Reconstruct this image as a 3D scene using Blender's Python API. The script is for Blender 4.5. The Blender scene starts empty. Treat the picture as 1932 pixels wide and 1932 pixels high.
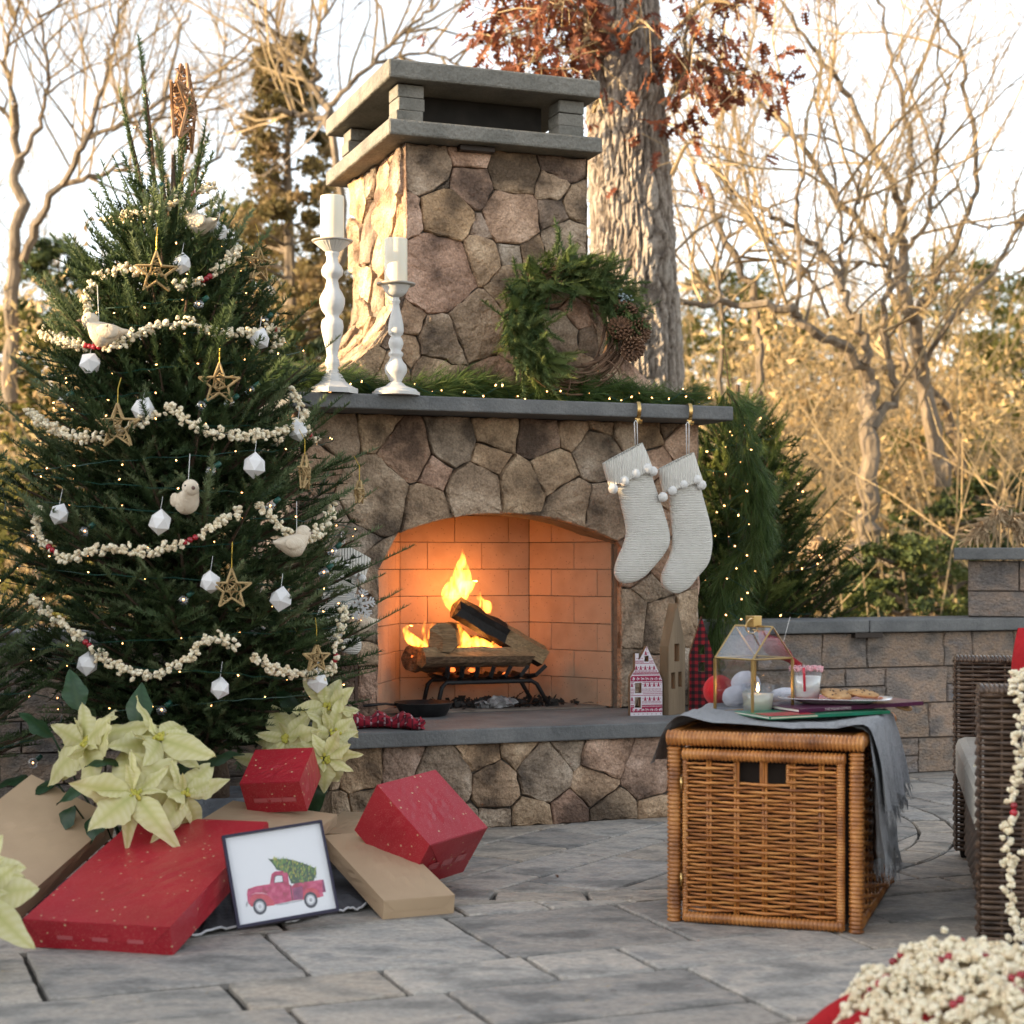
import bpy, math, random
import numpy as np
from mathutils import Vector, Matrix, Euler
from mathutils.geometry import tessellate_polygon

R = math.radians
SC = bpy.context.scene
COL = SC.collection
# ---------------------------------------------------------------- camera
# units: metres. The lens stands at (0, 0, 1) and looks along +Y.
FPX, CX, HZ = 3226.0, 966.0, 1058.0        # focal length, centre and horizon on a 1932 x 1932 frame
cd = bpy.data.cameras.new('camera')
cam = bpy.data.objects.new('camera', cd)
COL.objects.link(cam)
cam.location = (0, 0, 1)
cam.rotation_euler = (R(90), 0, 0)
cd.sensor_width = 36
cd.lens = 36 * FPX / 1932
cd.shift_y = (HZ - 966) / 1932
cd.clip_start, cd.clip_end = 0.1, 600
cd.dof.use_dof = True
cd.dof.focus_distance = 6.2
cd.dof.aperture_fstop = 3.4
SC.camera = cam
# ---------------------------------------------------------------- sky and sun (low, warm, from the left)
SUN_EL = 11.5
SUN = Vector((-0.955, -0.290, math.tan(R(SUN_EL)))).normalized()
w = bpy.data.worlds.new('World')
SC.world = w
w.use_nodes = True
nt = w.node_tree
sky = nt.nodes.new('ShaderNodeTexSky')
sky.sky_type = 'NISHITA'
sky.sun_disc = False
sky.sun_elevation = R(SUN_EL)
sky.sun_rotation = math.atan2(SUN.x, SUN.y)
sky.air_density, sky.dust_density, sky.ozone_density = 1.0, 1.0, 1.0
bg = nt.nodes['Background']
bg.inputs['Strength'].default_value = 0.15
hsv = nt.nodes.new('ShaderNodeHueSaturation')      # the thin winter overcast: paler than a clear sky
hsv.inputs['Saturation'].default_value = 0.33
nt.links.new(sky.outputs[0], hsv.inputs['Color'])
nt.links.new(hsv.outputs[0], bg.inputs[0])
sd = bpy.data.lights.new('sun', 'SUN')
sd.energy, sd.angle, sd.color = 4.1, R(0.6), (1.0, 0.71, 0.38)
sun = bpy.data.objects.new('sun', sd)
COL.objects.link(sun)
sun.rotation_euler = SUN.to_track_quat('Z', 'Y').to_euler()
vs = SC.view_settings
vs.view_transform, vs.look, vs.gamma, vs.exposure = 'Standard', 'None', 1.0, 1.9
SC.render.engine = 'CYCLES'
SC.cycles.use_denoising = True
SC.cycles.max_bounces = 6
SC.cycles.transparent_max_bounces = 12
SC.cycles.volume_max_steps = 128
SC.cycles.caustics_reflective = SC.cycles.caustics_refractive = False
SC.cycles.sample_clamp_indirect = 6
rng = np.random.default_rng(7)
random.seed(7)


def at(x, y, Y):
    """the point at depth Y (m) that a position on the 1932 frame looks at"""
    return Vector(((x - CX) / FPX * Y, Y, 1 - (y - HZ) / FPX * Y))


def gnd(x, y, z=0.0):
    Y = FPX * (1 - z) / (y - HZ)
    return Vector(((x - CX) / FPX * Y, Y, z))


# ---------------------------------------------------------------- materials
MATS = {}


def mat(name, cols, scale=8.0, rough=0.8, bump=0.0, bscale=None, metal=0.0, rand=0.0, detail=4.0, stretch=(1, 1, 1),
        coat=0.0, trans=0.0, transl=0.0, spec=0.5, attr=None, emit=None, estr=0.0, alpha=1.0, objcols=None, ior=1.45,
        speck=None, sss=0.0, wave=None, sheen=0.0, fine=None, thin=0.0, ramp=(0.3, 0.7)):
    if name in MATS:
        return MATS[name]
    m = bpy.data.materials.new(name)
    m.use_nodes = True
    t = m.node_tree
    N, L = t.nodes, t.links
    b = N['Principled BSDF']
    out = N['Material Output']
    tc = N.new('ShaderNodeTexCoord')
    mp = N.new('ShaderNodeMapping')
    mp.inputs['Scale'].default_value = stretch
    L.new(tc.outputs['Object'], mp.inputs['Vector'])
    oi = N.new('ShaderNodeObjectInfo')
    off = N.new('ShaderNodeMath')
    off.operation = 'MULTIPLY'
    off.inputs[1].default_value = 37.0
    L.new(oi.outputs['Random'], off.inputs[0])
    L.new(off.outputs[0], mp.inputs['Location'])
    if isinstance(cols[0], (int, float)):
        cols = [cols]
    no = N.new('ShaderNodeTexNoise')
    no.inputs['Scale'].default_value = scale
    no.inputs['Detail'].default_value = detail
    L.new(mp.outputs[0], no.inputs['Vector'])
    src = no.outputs['Fac']
    if attr:
        at_ = N.new('ShaderNodeAttribute')
        at_.attribute_name = attr
        src = at_.outputs['Fac']
    if len(cols) == 1:
        rg = N.new('ShaderNodeRGB')
        rg.outputs[0].default_value = (*cols[0], 1)
        col = rg.outputs[0]
    else:
        cr = N.new('ShaderNodeValToRGB')
        e = cr.color_ramp.elements
        lo, hi = (0.0, 1.0) if attr else ramp
        while len(e) < len(cols):
            e.new(0.5)
        for i, c in enumerate(cols):
            e[i].position = lo + (hi - lo) * i / (len(cols) - 1)
            e[i].color = (*c, 1)
        L.new(src, cr.inputs[0])
        col = cr.outputs[0]
    if objcols:
        cr2 = N.new('ShaderNodeValToRGB')
        e = cr2.color_ramp.elements
        while len(e) < len(objcols):
            e.new(0.5)
        for i, c in enumerate(objcols):
            e[i].position = i / max(1, len(objcols) - 1)
            e[i].color = (*c, 1)
        L.new(oi.outputs['Random'], cr2.inputs[0])
        mx = N.new('ShaderNodeMix')
        mx.data_type = 'RGBA'
        mx.blend_type = 'MULTIPLY'
        mx.inputs[0].default_value = 1.0
        L.new(col, mx.inputs[6])
        L.new(cr2.outputs[0], mx.inputs[7])
        col = mx.outputs[2]
    if wave:                      # fine grain lines: (axis, scale, depth, colour)
        wv = N.new('ShaderNodeTexWave')
        wv.bands_direction = wave[0]
        wv.inputs['Scale'].default_value = wave[1]
        wv.inputs['Distortion'].default_value = wave[4] if len(wave) > 4 else 2.0
        wv.inputs['Detail'].default_value = 3
        L.new(mp.outputs[0], wv.inputs['Vector'])
        mw = N.new('ShaderNodeMix')
        mw.data_type = 'RGBA'
        mu = N.new('ShaderNodeMath')
        mu.operation = 'MULTIPLY'
        mu.inputs[1].default_value = wave[2]
        L.new(wv.outputs['Fac'], mu.inputs[0])
        L.new(mu.outputs[0], mw.inputs[0])
        L.new(col, mw.inputs[6])
        mw.inputs[7].default_value = (*wave[3], 1)
        col = mw.outputs[2]
        wavefac = wv.outputs['Fac']
    if speck:                     # small spots: (scale, size, colour)
        vo = N.new('ShaderNodeTexVoronoi')
        vo.inputs['Scale'].default_value = speck[0]
        L.new(mp.outputs[0], vo.inputs['Vector'])
        lt = N.new('ShaderNodeMath')
        lt.operation = 'LESS_THAN'
        lt.inputs[1].default_value = speck[1]
        L.new(vo.outputs['Distance'], lt.inputs[0])
        ms = N.new('ShaderNodeMix')
        ms.data_type = 'RGBA'
        L.new(lt.outputs[0], ms.inputs[0])
        L.new(col, ms.inputs[6])
        ms.inputs[7].default_value = (*speck[2], 1)
        col = ms.outputs[2]
        if len(speck) > 3:
            vo2 = N.new('ShaderNodeTexVoronoi')
            vo2.inputs['Scale'].default_value = speck[3]
            L.new(mp.outputs[0], vo2.inputs['Vector'])
            lt2 = N.new('ShaderNodeMath')
            lt2.operation = 'LESS_THAN'
            lt2.inputs[1].default_value = speck[4]
            L.new(vo2.outputs['Distance'], lt2.inputs[0])
            ms2 = N.new('ShaderNodeMix')
            ms2.data_type = 'RGBA'
            L.new(lt2.outputs[0], ms2.inputs[0])
            L.new(col, ms2.inputs[6])
            ms2.inputs[7].default_value = (*speck[5], 1)
            col = ms2.outputs[2]
    if fine:                      # grit: (scale, amount)
        nf = N.new('ShaderNodeTexNoise')
        nf.inputs['Scale'].default_value = fine[0]
        nf.inputs['Detail'].default_value = 4
        nf.inputs['Roughness'].default_value = 0.7
        L.new(mp.outputs[0], nf.inputs['Vector'])
        mf = N.new('ShaderNodeMapRange')
        mf.inputs['From Min'].default_value, mf.inputs['From Max'].default_value = 0.3, 0.7
        mf.inputs['To Min'].default_value, mf.inputs['To Max'].default_value = 1 - fine[1], 1 + fine[1]
        L.new(nf.outputs['Fac'], mf.inputs['Value'])
        hf = N.new('ShaderNodeHueSaturation')
        L.new(mf.outputs[0], hf.inputs['Value'])
        L.new(col, hf.inputs['Color'])
        col = hf.outputs[0]
    if rand:
        hs = N.new('ShaderNodeHueSaturation')
        mr = N.new('ShaderNodeMapRange')
        mr.inputs['To Min'].default_value = 1 - rand
        mr.inputs['To Max'].default_value = 1 + rand
        L.new(oi.outputs['Random'], mr.inputs['Value'])
        L.new(mr.outputs[0], hs.inputs['Value'])
        L.new(col, hs.inputs['Color'])
        col = hs.outputs[0]
    L.new(col, b.inputs['Base Color'])
    b.inputs['Roughness'].default_value = rough
    b.inputs['Metallic'].default_value = metal
    b.inputs['Coat Weight'].default_value = coat
    b.inputs['Transmission Weight'].default_value = trans
    b.inputs['Specular IOR Level'].default_value = spec
    b.inputs['IOR'].default_value = ior
    b.inputs['Alpha'].default_value = alpha
    b.inputs['Sheen Weight'].default_value = sheen
    if sss:
        b.inputs['Subsurface Weight'].default_value = sss
        b.inputs['Subsurface Radius'].default_value = (0.02, 0.015, 0.01)
    if emit:
        b.inputs['Emission Color'].default_value = (*emit, 1)
        b.inputs['Emission Strength'].default_value = estr
        m.cycles.emission_sampling = 'NONE'
    if bump:
        nb = N.new('ShaderNodeTexNoise')
        nb.inputs['Scale'].default_value = bscale or scale * 4
        nb.inputs['Detail'].default_value = 5
        L.new(mp.outputs[0], nb.inputs['Vector'])
        bp = N.new('ShaderNodeBump')
        bp.inputs['Strength'].default_value = 1.0
        bp.inputs['Distance'].default_value = bump
        L.new(nb.outputs['Fac'], bp.inputs['Height'])
        if wave and len(wave) > 5:
            b2 = N.new('ShaderNodeBump')
            b2.inputs['Distance'].default_value = wave[5]
            L.new(wavefac, b2.inputs['Height'])
            L.new(bp.outputs[0], b2.inputs['Normal'])
            bp = b2
        L.new(bp.outputs[0], b.inputs['Normal'])
    if transl:
        tr = N.new('ShaderNodeBsdfTranslucent')
        L.new(col, tr.inputs['Color'])
        mx = N.new('ShaderNodeMixShader')
        mx.inputs[0].default_value = transl
        L.new(b.outputs[0], mx.inputs[1])
        L.new(tr.outputs[0], mx.inputs[2])
        L.new(mx.outputs[0], out.inputs['Surface'])
    if thin:                      # a thin clear pane: mostly straight through, a little mirror
        tr = N.new('ShaderNodeBsdfTransparent')
        tr.inputs['Color'].default_value = (*cols[0], 1)
        gs = N.new('ShaderNodeBsdfGlossy')
        gs.inputs['Roughness'].default_value = rough
        mx = N.new('ShaderNodeMixShader')
        mx.inputs[0].default_value = thin
        L.new(tr.outputs[0], mx.inputs[1])
        L.new(gs.outputs[0], mx.inputs[2])
        L.new(mx.outputs[0], out.inputs['Surface'])
    MATS[name] = m
    return m


# ---------------------------------------------------------------- mesh building
class MB:
    def __init__(self):
        self.v, self.f, self.n, self.a, self.q = [], {}, 0, [], {}

    def add(self, v, faces, a=0.5):
        v = np.asarray(v, dtype=np.float32).reshape(-1, 3)
        if isinstance(faces, np.ndarray):
            if len(faces):
                self.f.setdefault(faces.shape[1], []).append(faces.astype(np.int64) + self.n)
        else:
            by = {}
            for q in faces:
                by.setdefault(len(q), []).append(q)
            for k, q in by.items():
                self.f.setdefault(k, []).append(np.asarray(q, dtype=np.int64) + self.n)
        self.v.append(v)
        self.a.append(np.broadcast_to(np.asarray(a, dtype=np.float32), (len(v),)))
        self.n += len(v)
        return self

    def box(self, c, s, rot=None, a=0.5):
        x, y, z = s[0] / 2, s[1] / 2, s[2] / 2
        v = np.array([(-x, -y, -z), (x, -y, -z), (x, y, -z), (-x, y, -z), (-x, -y, z), (x, -y, z), (x, y, z), (-x, y, z)])
        if rot is not None:
            v = v @ np.array(rot).T
        return self.add(v + np.array(c), [(0, 3, 2, 1), (4, 5, 6, 7), (0, 1, 5, 4), (1, 2, 6, 5), (2, 3, 7, 6), (3, 0, 4, 7)], a)

    def hexa(self, p, a=0.5):
        return self.add(p, [(0, 3, 2, 1), (4, 5, 6, 7), (0, 1, 5, 4), (1, 2, 6, 5), (2, 3, 7, 6), (3, 0, 4, 7)], a)

    def tube(self, pts, rad, n=6, cap=True, closed=False, a=0.5, squash=None):
        p = np.array(pts, dtype=float)
        m = len(p)
        rad = np.broadcast_to(np.asarray(rad, dtype=float), (m,))
        if not cap and not closed and not squash:
            self.q.setdefault((m, n), []).append((p, rad, float(np.mean(a))))      # laid down together later
            return self
        if closed:
            d = np.roll(p, -1, 0) - np.roll(p, 1, 0)
        else:
            d = np.gradient(p, axis=0)
        d /= np.maximum(np.linalg.norm(d, axis=1, keepdims=True), 1e-9)
        ref = np.array((0.0, 0, 1)) if abs(d[0][2]) < 0.9 else np.array((1.0, 0, 0))
        s = np.empty_like(p)
        cur = np.cross(d[0], ref)
        for i in range(m):
            cur = cur - d[i] * np.dot(cur, d[i])
            ln = np.linalg.norm(cur)
            cur = cur / ln if ln > 1e-6 else np.cross(d[i], (0.3, 0.5, 0.8))
            s[i] = cur
        t = np.cross(d, s)
        an = np.arange(n) * (2 * math.pi / n)
        sq = squash or (1, 1)
        ring = (np.cos(an)[None, :, None] * s[:, None, :] * sq[0] + np.sin(an)[None, :, None] * t[:, None, :] * sq[1]) * rad[:, None, None]
        v = (p[:, None, :] + ring).reshape(-1, 3)
        i = np.arange(m if closed else m - 1)[:, None]
        j = np.arange(n)[None, :]
        i2 = (i + 1) % m
        f = np.stack([i * n + j, i * n + (j + 1) % n, i2 * n + (j + 1) % n, i2 * n + j], -1).reshape(-1, 4)
        self.add(v, f, a)
        if cap and not closed:
            b = self.n - len(v)
            self.f.setdefault(n, []).append(np.array([[b + k for k in range(n - 1, -1, -1)]], dtype=np.int64))
            self.f.setdefault(n, []).append(np.array([[b + (m - 1) * n + k for k in range(n)]], dtype=np.int64))
        return self

    def flush(self):
        for (m, n), lst in self.q.items():
            P = np.stack([q[0] for q in lst])
            Rr = np.stack([q[1] for q in lst])
            k = len(lst)
            d = np.gradient(P, axis=1)
            d /= np.maximum(np.linalg.norm(d, axis=2, keepdims=True), 1e-9)
            cur = np.cross(d[:, 0], np.where(np.abs(d[:, 0, 2:3]) < 0.9, np.array((0.0, 0, 1)), np.array((1.0, 0, 0))))
            S = np.empty_like(P)
            for i in range(m):
                cur = cur - d[:, i] * (cur * d[:, i]).sum(1, keepdims=True)
                cur = cur / np.maximum(np.linalg.norm(cur, axis=1, keepdims=True), 1e-6)
                S[:, i] = cur
            T = np.cross(d, S)
            an = np.arange(n) * (2 * math.pi / n)
            V_ = P[:, :, None] + (np.cos(an)[:, None] * S[:, :, None] + np.sin(an)[:, None] * T[:, :, None]) * Rr[:, :, None, None]
            i = np.arange(m - 1)[:, None]
            j = np.arange(n)[None, :]
            f = np.stack([i * n + j, i * n + (j + 1) % n, (i + 1) * n + (j + 1) % n, (i + 1) * n + j], -1).reshape(-1, 4)
            f = (f[None] + (np.arange(k) * m * n)[:, None, None]).reshape(-1, 4)
            self.add(V_.reshape(-1, 3), f, np.repeat([q[2] for q in lst], m * n))
        self.q = {}
        return self

    def shift(self, o):
        self.flush()
        self.v = [q - np.asarray(tuple(o), dtype=np.float32) for q in self.v]
        return self

    def lathe(self, prof, n=24, c=(0, 0, 0), a=0.5, M=None, cap=True):
        pr = np.asarray(prof, dtype=float)
        an = np.arange(n) * (2 * math.pi / n)
        v = np.stack([pr[:, None, 0] * np.cos(an), pr[:, None, 0] * np.sin(an), np.broadcast_to(pr[:, None, 1], (len(pr), n))], -1).reshape(-1, 3)
        if M is not None:
            v = v @ np.array(M)[:3, :3].T
        m = len(pr)
        i = np.arange(m - 1)[:, None]
        j = np.arange(n)[None, :]
        f = np.stack([i * n + j, i * n + (j + 1) % n, (i + 1) * n + (j + 1) % n, (i + 1) * n + j], -1).reshape(-1, 4)
        self.add(v + np.array(c), f, a)
        if cap:
            b = self.n - len(v)
            self.f.setdefault(n, []).append(np.array([[b + k for k in range(n - 1, -1, -1)]], dtype=np.int64))
            self.f.setdefault(n, []).append(np.array([[b + (m - 1) * n + k for k in range(n)]], dtype=np.int64))
        return self

    def ball(self, c, r, n=10, m=6, a=0.5, sc=(1, 1, 1)):
        pr = [(max(1e-4, math.sin(math.pi * k / m)), -math.cos(math.pi * k / m)) for k in range(m + 1)]
        an = np.arange(n) * (2 * math.pi / n)
        pr = np.array(pr)
        v = np.stack([pr[:, None, 0] * np.cos(an), pr[:, None, 0] * np.sin(an), np.broadcast_to(pr[:, None, 1], (m + 1, n))], -1).reshape(-1, 3)
        v = v * np.array(sc) * r
        i = np.arange(m)[:, None]
        j = np.arange(n)[None, :]
        f = np.stack([i * n + j, i * n + (j + 1) % n, (i + 1) * n + (j + 1) % n, (i + 1) * n + j], -1).reshape(-1, 4)
        return self.add(v + np.array(tuple(c)), f, a)

    def prism(self, poly, d0, d1, fn, a=0.5):
        """polygon (p, q) pairs extruded from d0 to d1; fn(p, q, d) -> xyz"""
        n = len(poly)
        v = [fn(p, q, d0) for p, q in poly] + [fn(p, q, d1) for p, q in poly]
        tri = tessellate_polygon([[Vector((p, q, 0)) for p, q in poly]])
        f = [tuple(t) for t in tri] + [(t[2] + n, t[1] + n, t[0] + n) for t in tri]
        f += [(i, i + n, (i + 1) % n + n, (i + 1) % n) for i in range(n)]
        return self.add(np.array([tuple(q) for q in v]), f, a)

    def grid(self, P, a=0.5, closed=False):
        """P: (m, n, 3) grid of points"""
        P = np.asarray(P, dtype=float)
        m, n = P.shape[:2]
        i = np.arange(m - 1)[:, None]
        j = np.arange(n if closed else n - 1)[None, :]
        f = np.stack([i * n + j, i * n + (j + 1) % n, (i + 1) * n + (j + 1) % n, (i + 1) * n + j], -1).reshape(-1, 4)
        return self.add(P.reshape(-1, 3), f, a)

    def inst(self, tv, tf, T, O, a=None, ta=None):
        """copies of a template: T (k,3,3) columns = axes, O (k,3)"""
        k, m = len(T), len(tv)
        v = np.einsum('kij,mj->kmi', T, tv) + O[:, None, :]
        f = (tf[None] + (np.arange(k) * m)[:, None, None]).reshape(-1, tf.shape[1])
        aa = np.repeat(np.asarray(a if a is not None else np.full(k, 0.5), dtype=np.float32), m)
        if ta is not None:
            aa = np.clip(aa + np.tile(ta, k), 0, 1)
        return self.add(v.reshape(-1, 3), f, aa)

    def mesh(self, name, m, smooth=False):
        self.flush()
        me = bpy.data.meshes.new(name)
        v = np.concatenate(self.v) if self.v else np.zeros((0, 3))
        loops, starts, tot = [], [], 0
        for k, fl in self.f.items():
            q = np.concatenate(fl)
            loops.append(q.reshape(-1))
            starts.append(tot + np.arange(len(q)) * k)
            tot += q.size
        loops, starts = np.concatenate(loops), np.concatenate(starts)
        me.vertices.add(len(v))
        me.vertices.foreach_set('co', v.astype(np.float32).ravel())
        me.loops.add(len(loops))
        me.loops.foreach_set('vertex_index', loops.astype(np.int32))
        me.polygons.add(len(starts))
        me.polygons.foreach_set('loop_start', starts.astype(np.int32))
        at_ = me.attributes.new('rnd', 'FLOAT', 'POINT')
        at_.data.foreach_set('value', np.concatenate(self.a).astype(np.float32))
        me.update(calc_edges=True)
        me.polygons.foreach_set('use_smooth', np.full(len(starts), bool(smooth)))
        if m:
            me.materials.append(m)
        me.validate()
        return me

    def build(self, name, m, parent=None, smooth=False, loc=None, bevel=0.0):
        return obj(name, self.mesh(name, m, smooth), parent, loc, bevel)


def obj(name, me, parent=None, loc=None, bevel=0.0):
    o = bpy.data.objects.new(name, me)
    COL.objects.link(o)
    if parent is not None:
        o.parent = parent
    if loc is not None:
        o.location = loc
    if bevel:
        bv = o.modifiers.new('bevel', 'BEVEL')
        bv.width, bv.segments = bevel, 2
        bv.limit_method = 'ANGLE'
        bv.harden_normals = False
    return o


def tag(o, label, cat, group=None, kind=None):
    o['label'], o['category'] = label, cat
    if group:
        o['group'] = group
    if kind:
        o['kind'] = kind
    return o


def thing(name, label, cat, loc=(0, 0, 0), rz=0.0, group=None, rot=None):
    o = bpy.data.objects.new(name, None)
    COL.objects.link(o)
    o.location = loc
    o.rotation_euler = rot if rot is not None else (0, 0, rz)
    o.empty_display_size = 0.05
    return tag(o, label, cat, group)


def struct(o, kind='structure'):
    o['kind'] = kind
    return o


def basis(d, up=(0, 0, 1)):
    """3x3 with columns: d, side, up-ish"""
    d = np.asarray(tuple(d), dtype=float)
    d = d / np.linalg.norm(d)
    u = np.asarray(up, dtype=float)
    s = np.cross(u, d)
    if np.linalg.norm(s) < 1e-5:
        s = np.cross((1.0, 0, 0), d)
    s /= np.linalg.norm(s)
    return np.stack([d, s, np.cross(d, s)], 1)


def spline(pts, n):
    """smooth Catmull-Rom resample of a polyline"""
    p = np.asarray([tuple(q) for q in pts], dtype=float)
    if len(p) < 3:
        t = np.linspace(0, 1, n)[:, None]
        return p[0] * (1 - t) + p[-1] * t
    P = np.vstack([2 * p[0] - p[1], p, 2 * p[-1] - p[-2]])
    out = []
    for t in np.linspace(0, len(p) - 1 - 1e-6, n):
        i = int(t)
        f = t - i
        a, b, c, d = P[i], P[i + 1], P[i + 2], P[i + 3]
        out.append(0.5 * ((2 * b) + (-a + c) * f + (2 * a - 5 * b + 4 * c - d) * f * f + (-a + 3 * b - 3 * c + d) * f ** 3))
    return np.array(out)
# ================================================================ the setting
FO = Vector((-0.131, 6.4, 0))                       # fireplace / patio frame: u along the front, v into depth
FANG = math.atan2(0.3475, 0.9377)
FU, FV = Vector((0.9377, 0.3475, 0)), Vector((-0.3475, 0.9377, 0))


def L2W(u, v, z=0.0):
    return FO + FU * u + FV * v + Vector((0, 0, z))


def onv(x, y, v):
    """frame position -> (u, z) on the upright plane at depth v of the fireplace frame"""
    t = (x - CX) / FPX
    Y = (v + FV.x * FO.x + FV.y * FO.y) / (FV.x * t + FV.y)
    p = Vector((t * Y, Y, 0)) - FO
    return p.dot(FU), 1 - (y - HZ) / FPX * Y


def clip_poly(poly, n, c):
    """keep the side n.x <= c"""
    out = []
    for i in range(len(poly)):
        a, b = poly[i], poly[(i + 1) % len(poly)]
        da, db = a[0] * n[0] + a[1] * n[1] - c, b[0] * n[0] + b[1] * n[1] - c
        if da <= 0:
            out.append(a)
        if (da < 0 < db) or (db < 0 < da):
            t = da / (da - db)
            out.append((a[0] + (b[0] - a[0]) * t, a[1] + (b[1] - a[1]) * t))
    return out


def power_cells(seeds, region, gap, extra=None):
    res = []
    for i, (x, y, r) in enumerate(seeds):
        poly = list(region)
        for j, (x2, y2, r2) in enumerate(seeds):
            if i == j or abs(x - x2) > 1.2 or abs(y - y2) > 1.2:
                continue
            nx, ny = x2 - x, y2 - y
            ln = math.hypot(nx, ny)
            if ln < 1e-6:
                continue
            c = (x2 * x2 + y2 * y2 - r2 * r2 - x * x - y * y + r * r) / 2 / ln
            poly = clip_poly(poly, (nx / ln, ny / ln), c - gap / 2)
            if len(poly) < 3:
                break
        if extra and len(poly) >= 3:
            poly = extra(x, y, poly)
        if len(poly) >= 3:
            res.append(poly)
    return res


def resample(poly, step, jit, rg, sm=0.12):
    out = []
    for i in range(len(poly)):
        a, b = np.array(poly[i]), np.array(poly[(i + 1) % len(poly)])
        k = max(1, int(np.linalg.norm(b - a) / step))
        for q in range(k):
            out.append(a + (b - a) * q / k)
    p = np.array(out)
    if jit:
        p = p * (1 - 2 * sm) + (np.roll(p, 1, 0) + np.roll(p, -1, 0)) * sm
        p = p + rg.normal(0, jit, p.shape)
    return p


def stone_mb(p, fn, depth, inset, rg, rough=0.0016, base=0.0, tilt=0.0, bulge=1.0):
    """a faceted stone: polygon p (k,2), rising from `base` to about `depth`"""
    k = len(p)
    c = p.mean(0)
    dv = p - c
    ln = np.maximum(np.linalg.norm(dv, axis=1, keepdims=True), 1e-6)
    r2 = c + dv * np.maximum(0.3, 1 - inset / ln)
    r3 = c + dv * np.maximum(0.2, 0.93 - inset * 2.2 / ln)
    r4 = c + dv * 0.4
    g = rg.normal(0, tilt, 2)
    tl = lambda q: (q - c) @ g
    rings = [(p, np.full(k, base)), (p, np.full(k, base + (depth - base) * 0.85) + rg.normal(0, rough * 0.6, k)),
             (r2, depth + tl(r2) + rg.normal(0, rough, k)), (r3, depth + tl(r3) + rg.normal(0.0022 * bulge, rough, k)), (r4, depth + tl(r4) + rg.normal(0.004 * bulge, rough * 0.7, k))]
    v = []
    for q, d in rings:
        v += [fn(q[i][0], q[i][1], d[i]) for i in range(k)]
    v.append(fn(c[0], c[1], depth + 0.005 * bulge))
    f = []
    for r in range(4):
        f += [(r * k + i, r * k + (i + 1) % k, (r + 1) * k + (i + 1) % k, (r + 1) * k + i) for i in range(k)]
    f += [(4 * k + i, 4 * k + (i + 1) % k, 5 * k) for i in range(k)]
    return MB().add(np.array([tuple(q) for q in v]), f)


m_joint = mat('joint_sand', [(0.03, 0.027, 0.023), (0.065, 0.058, 0.048)], 30, 0.95, 0.004)
m_paver = mat('paver_stone', [(0.20, 0.186, 0.166), (0.315, 0.29, 0.257), (0.41, 0.357, 0.30), (0.265, 0.246, 0.222)], 5, 0.8, 0.008, 26, rand=0.2, detail=8, fine=(55, 0.3), ramp=(0.34, 0.66),
              stretch=(1, 1.7, 1), objcols=[(0.95, 0.97, 1.02), (1, 1, 1), (1.06, 1.0, 0.93), (0.9, 0.93, 0.97), (1.0, 1.0, 1.0)])
m_ground = mat('leaf_litter', [(0.10, 0.065, 0.035), (0.20, 0.13, 0.07), (0.30, 0.20, 0.11)], 3, 0.95, 0.03, 9)
MB().grid(np.array([[(x, y, -0.06 + max(0, y - 14) * 0.035 - (0.9 if y > 11 and y < 60 else 0) * 0.0) for x in np.linspace(-160, 160, 33)] for y in
                    np.concatenate([np.linspace(-60, 12, 8), np.linspace(16, 60, 12), np.linspace(80, 260, 6)])])).build('ground', m_ground)
struct(bpy.data.objects['ground'])

CC, CR = np.array((0.10, 6.60)), 1.565             # paved circle in front of and under the fireplace
RING = 0.135
patio = MB().add([(-5, 0.3, -0.016), (6.5, 0.3, -0.016), (6.5, 9.6, -0.016), (-5, 9.6, -0.016)], [(0, 1, 2, 3)]).build('patio', m_joint)
struct(patio)


def paver(poly, rg, z=0.0):
    p = resample(poly, 0.05, 0.0018, rg, 0.03)
    if len(p) < 5:
        return
    dz = z + rg.normal(0, 0.0012)
    stone_mb(p, lambda x, y, d: (x, y, d - 0.03 + dz), 0.03, 0.005, rg, rough=0.0005, base=0.0, bulge=0.0).build('paver', m_paver, patio, smooth=False)


def rect_world(u0, u1, v0, v1, ang, org, g=0.0072):
    ca, sa = math.cos(ang), math.sin(ang)
    return [(org[0] + u * ca - v * sa, org[1] + u * sa + v * ca) for u, v in ((u0 + g, v0 + g), (u1 - g, v0 + g), (u1 - g, v1 - g), (u0 + g, v1 - g))]


def in_view(poly):
    for x, y in poly:
        if y > 1.2:
            px, py = CX + x / y * FPX, HZ + FPX / y
            if -160 < px < 2120 and py < 2060:
                return True
    return False


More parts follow.
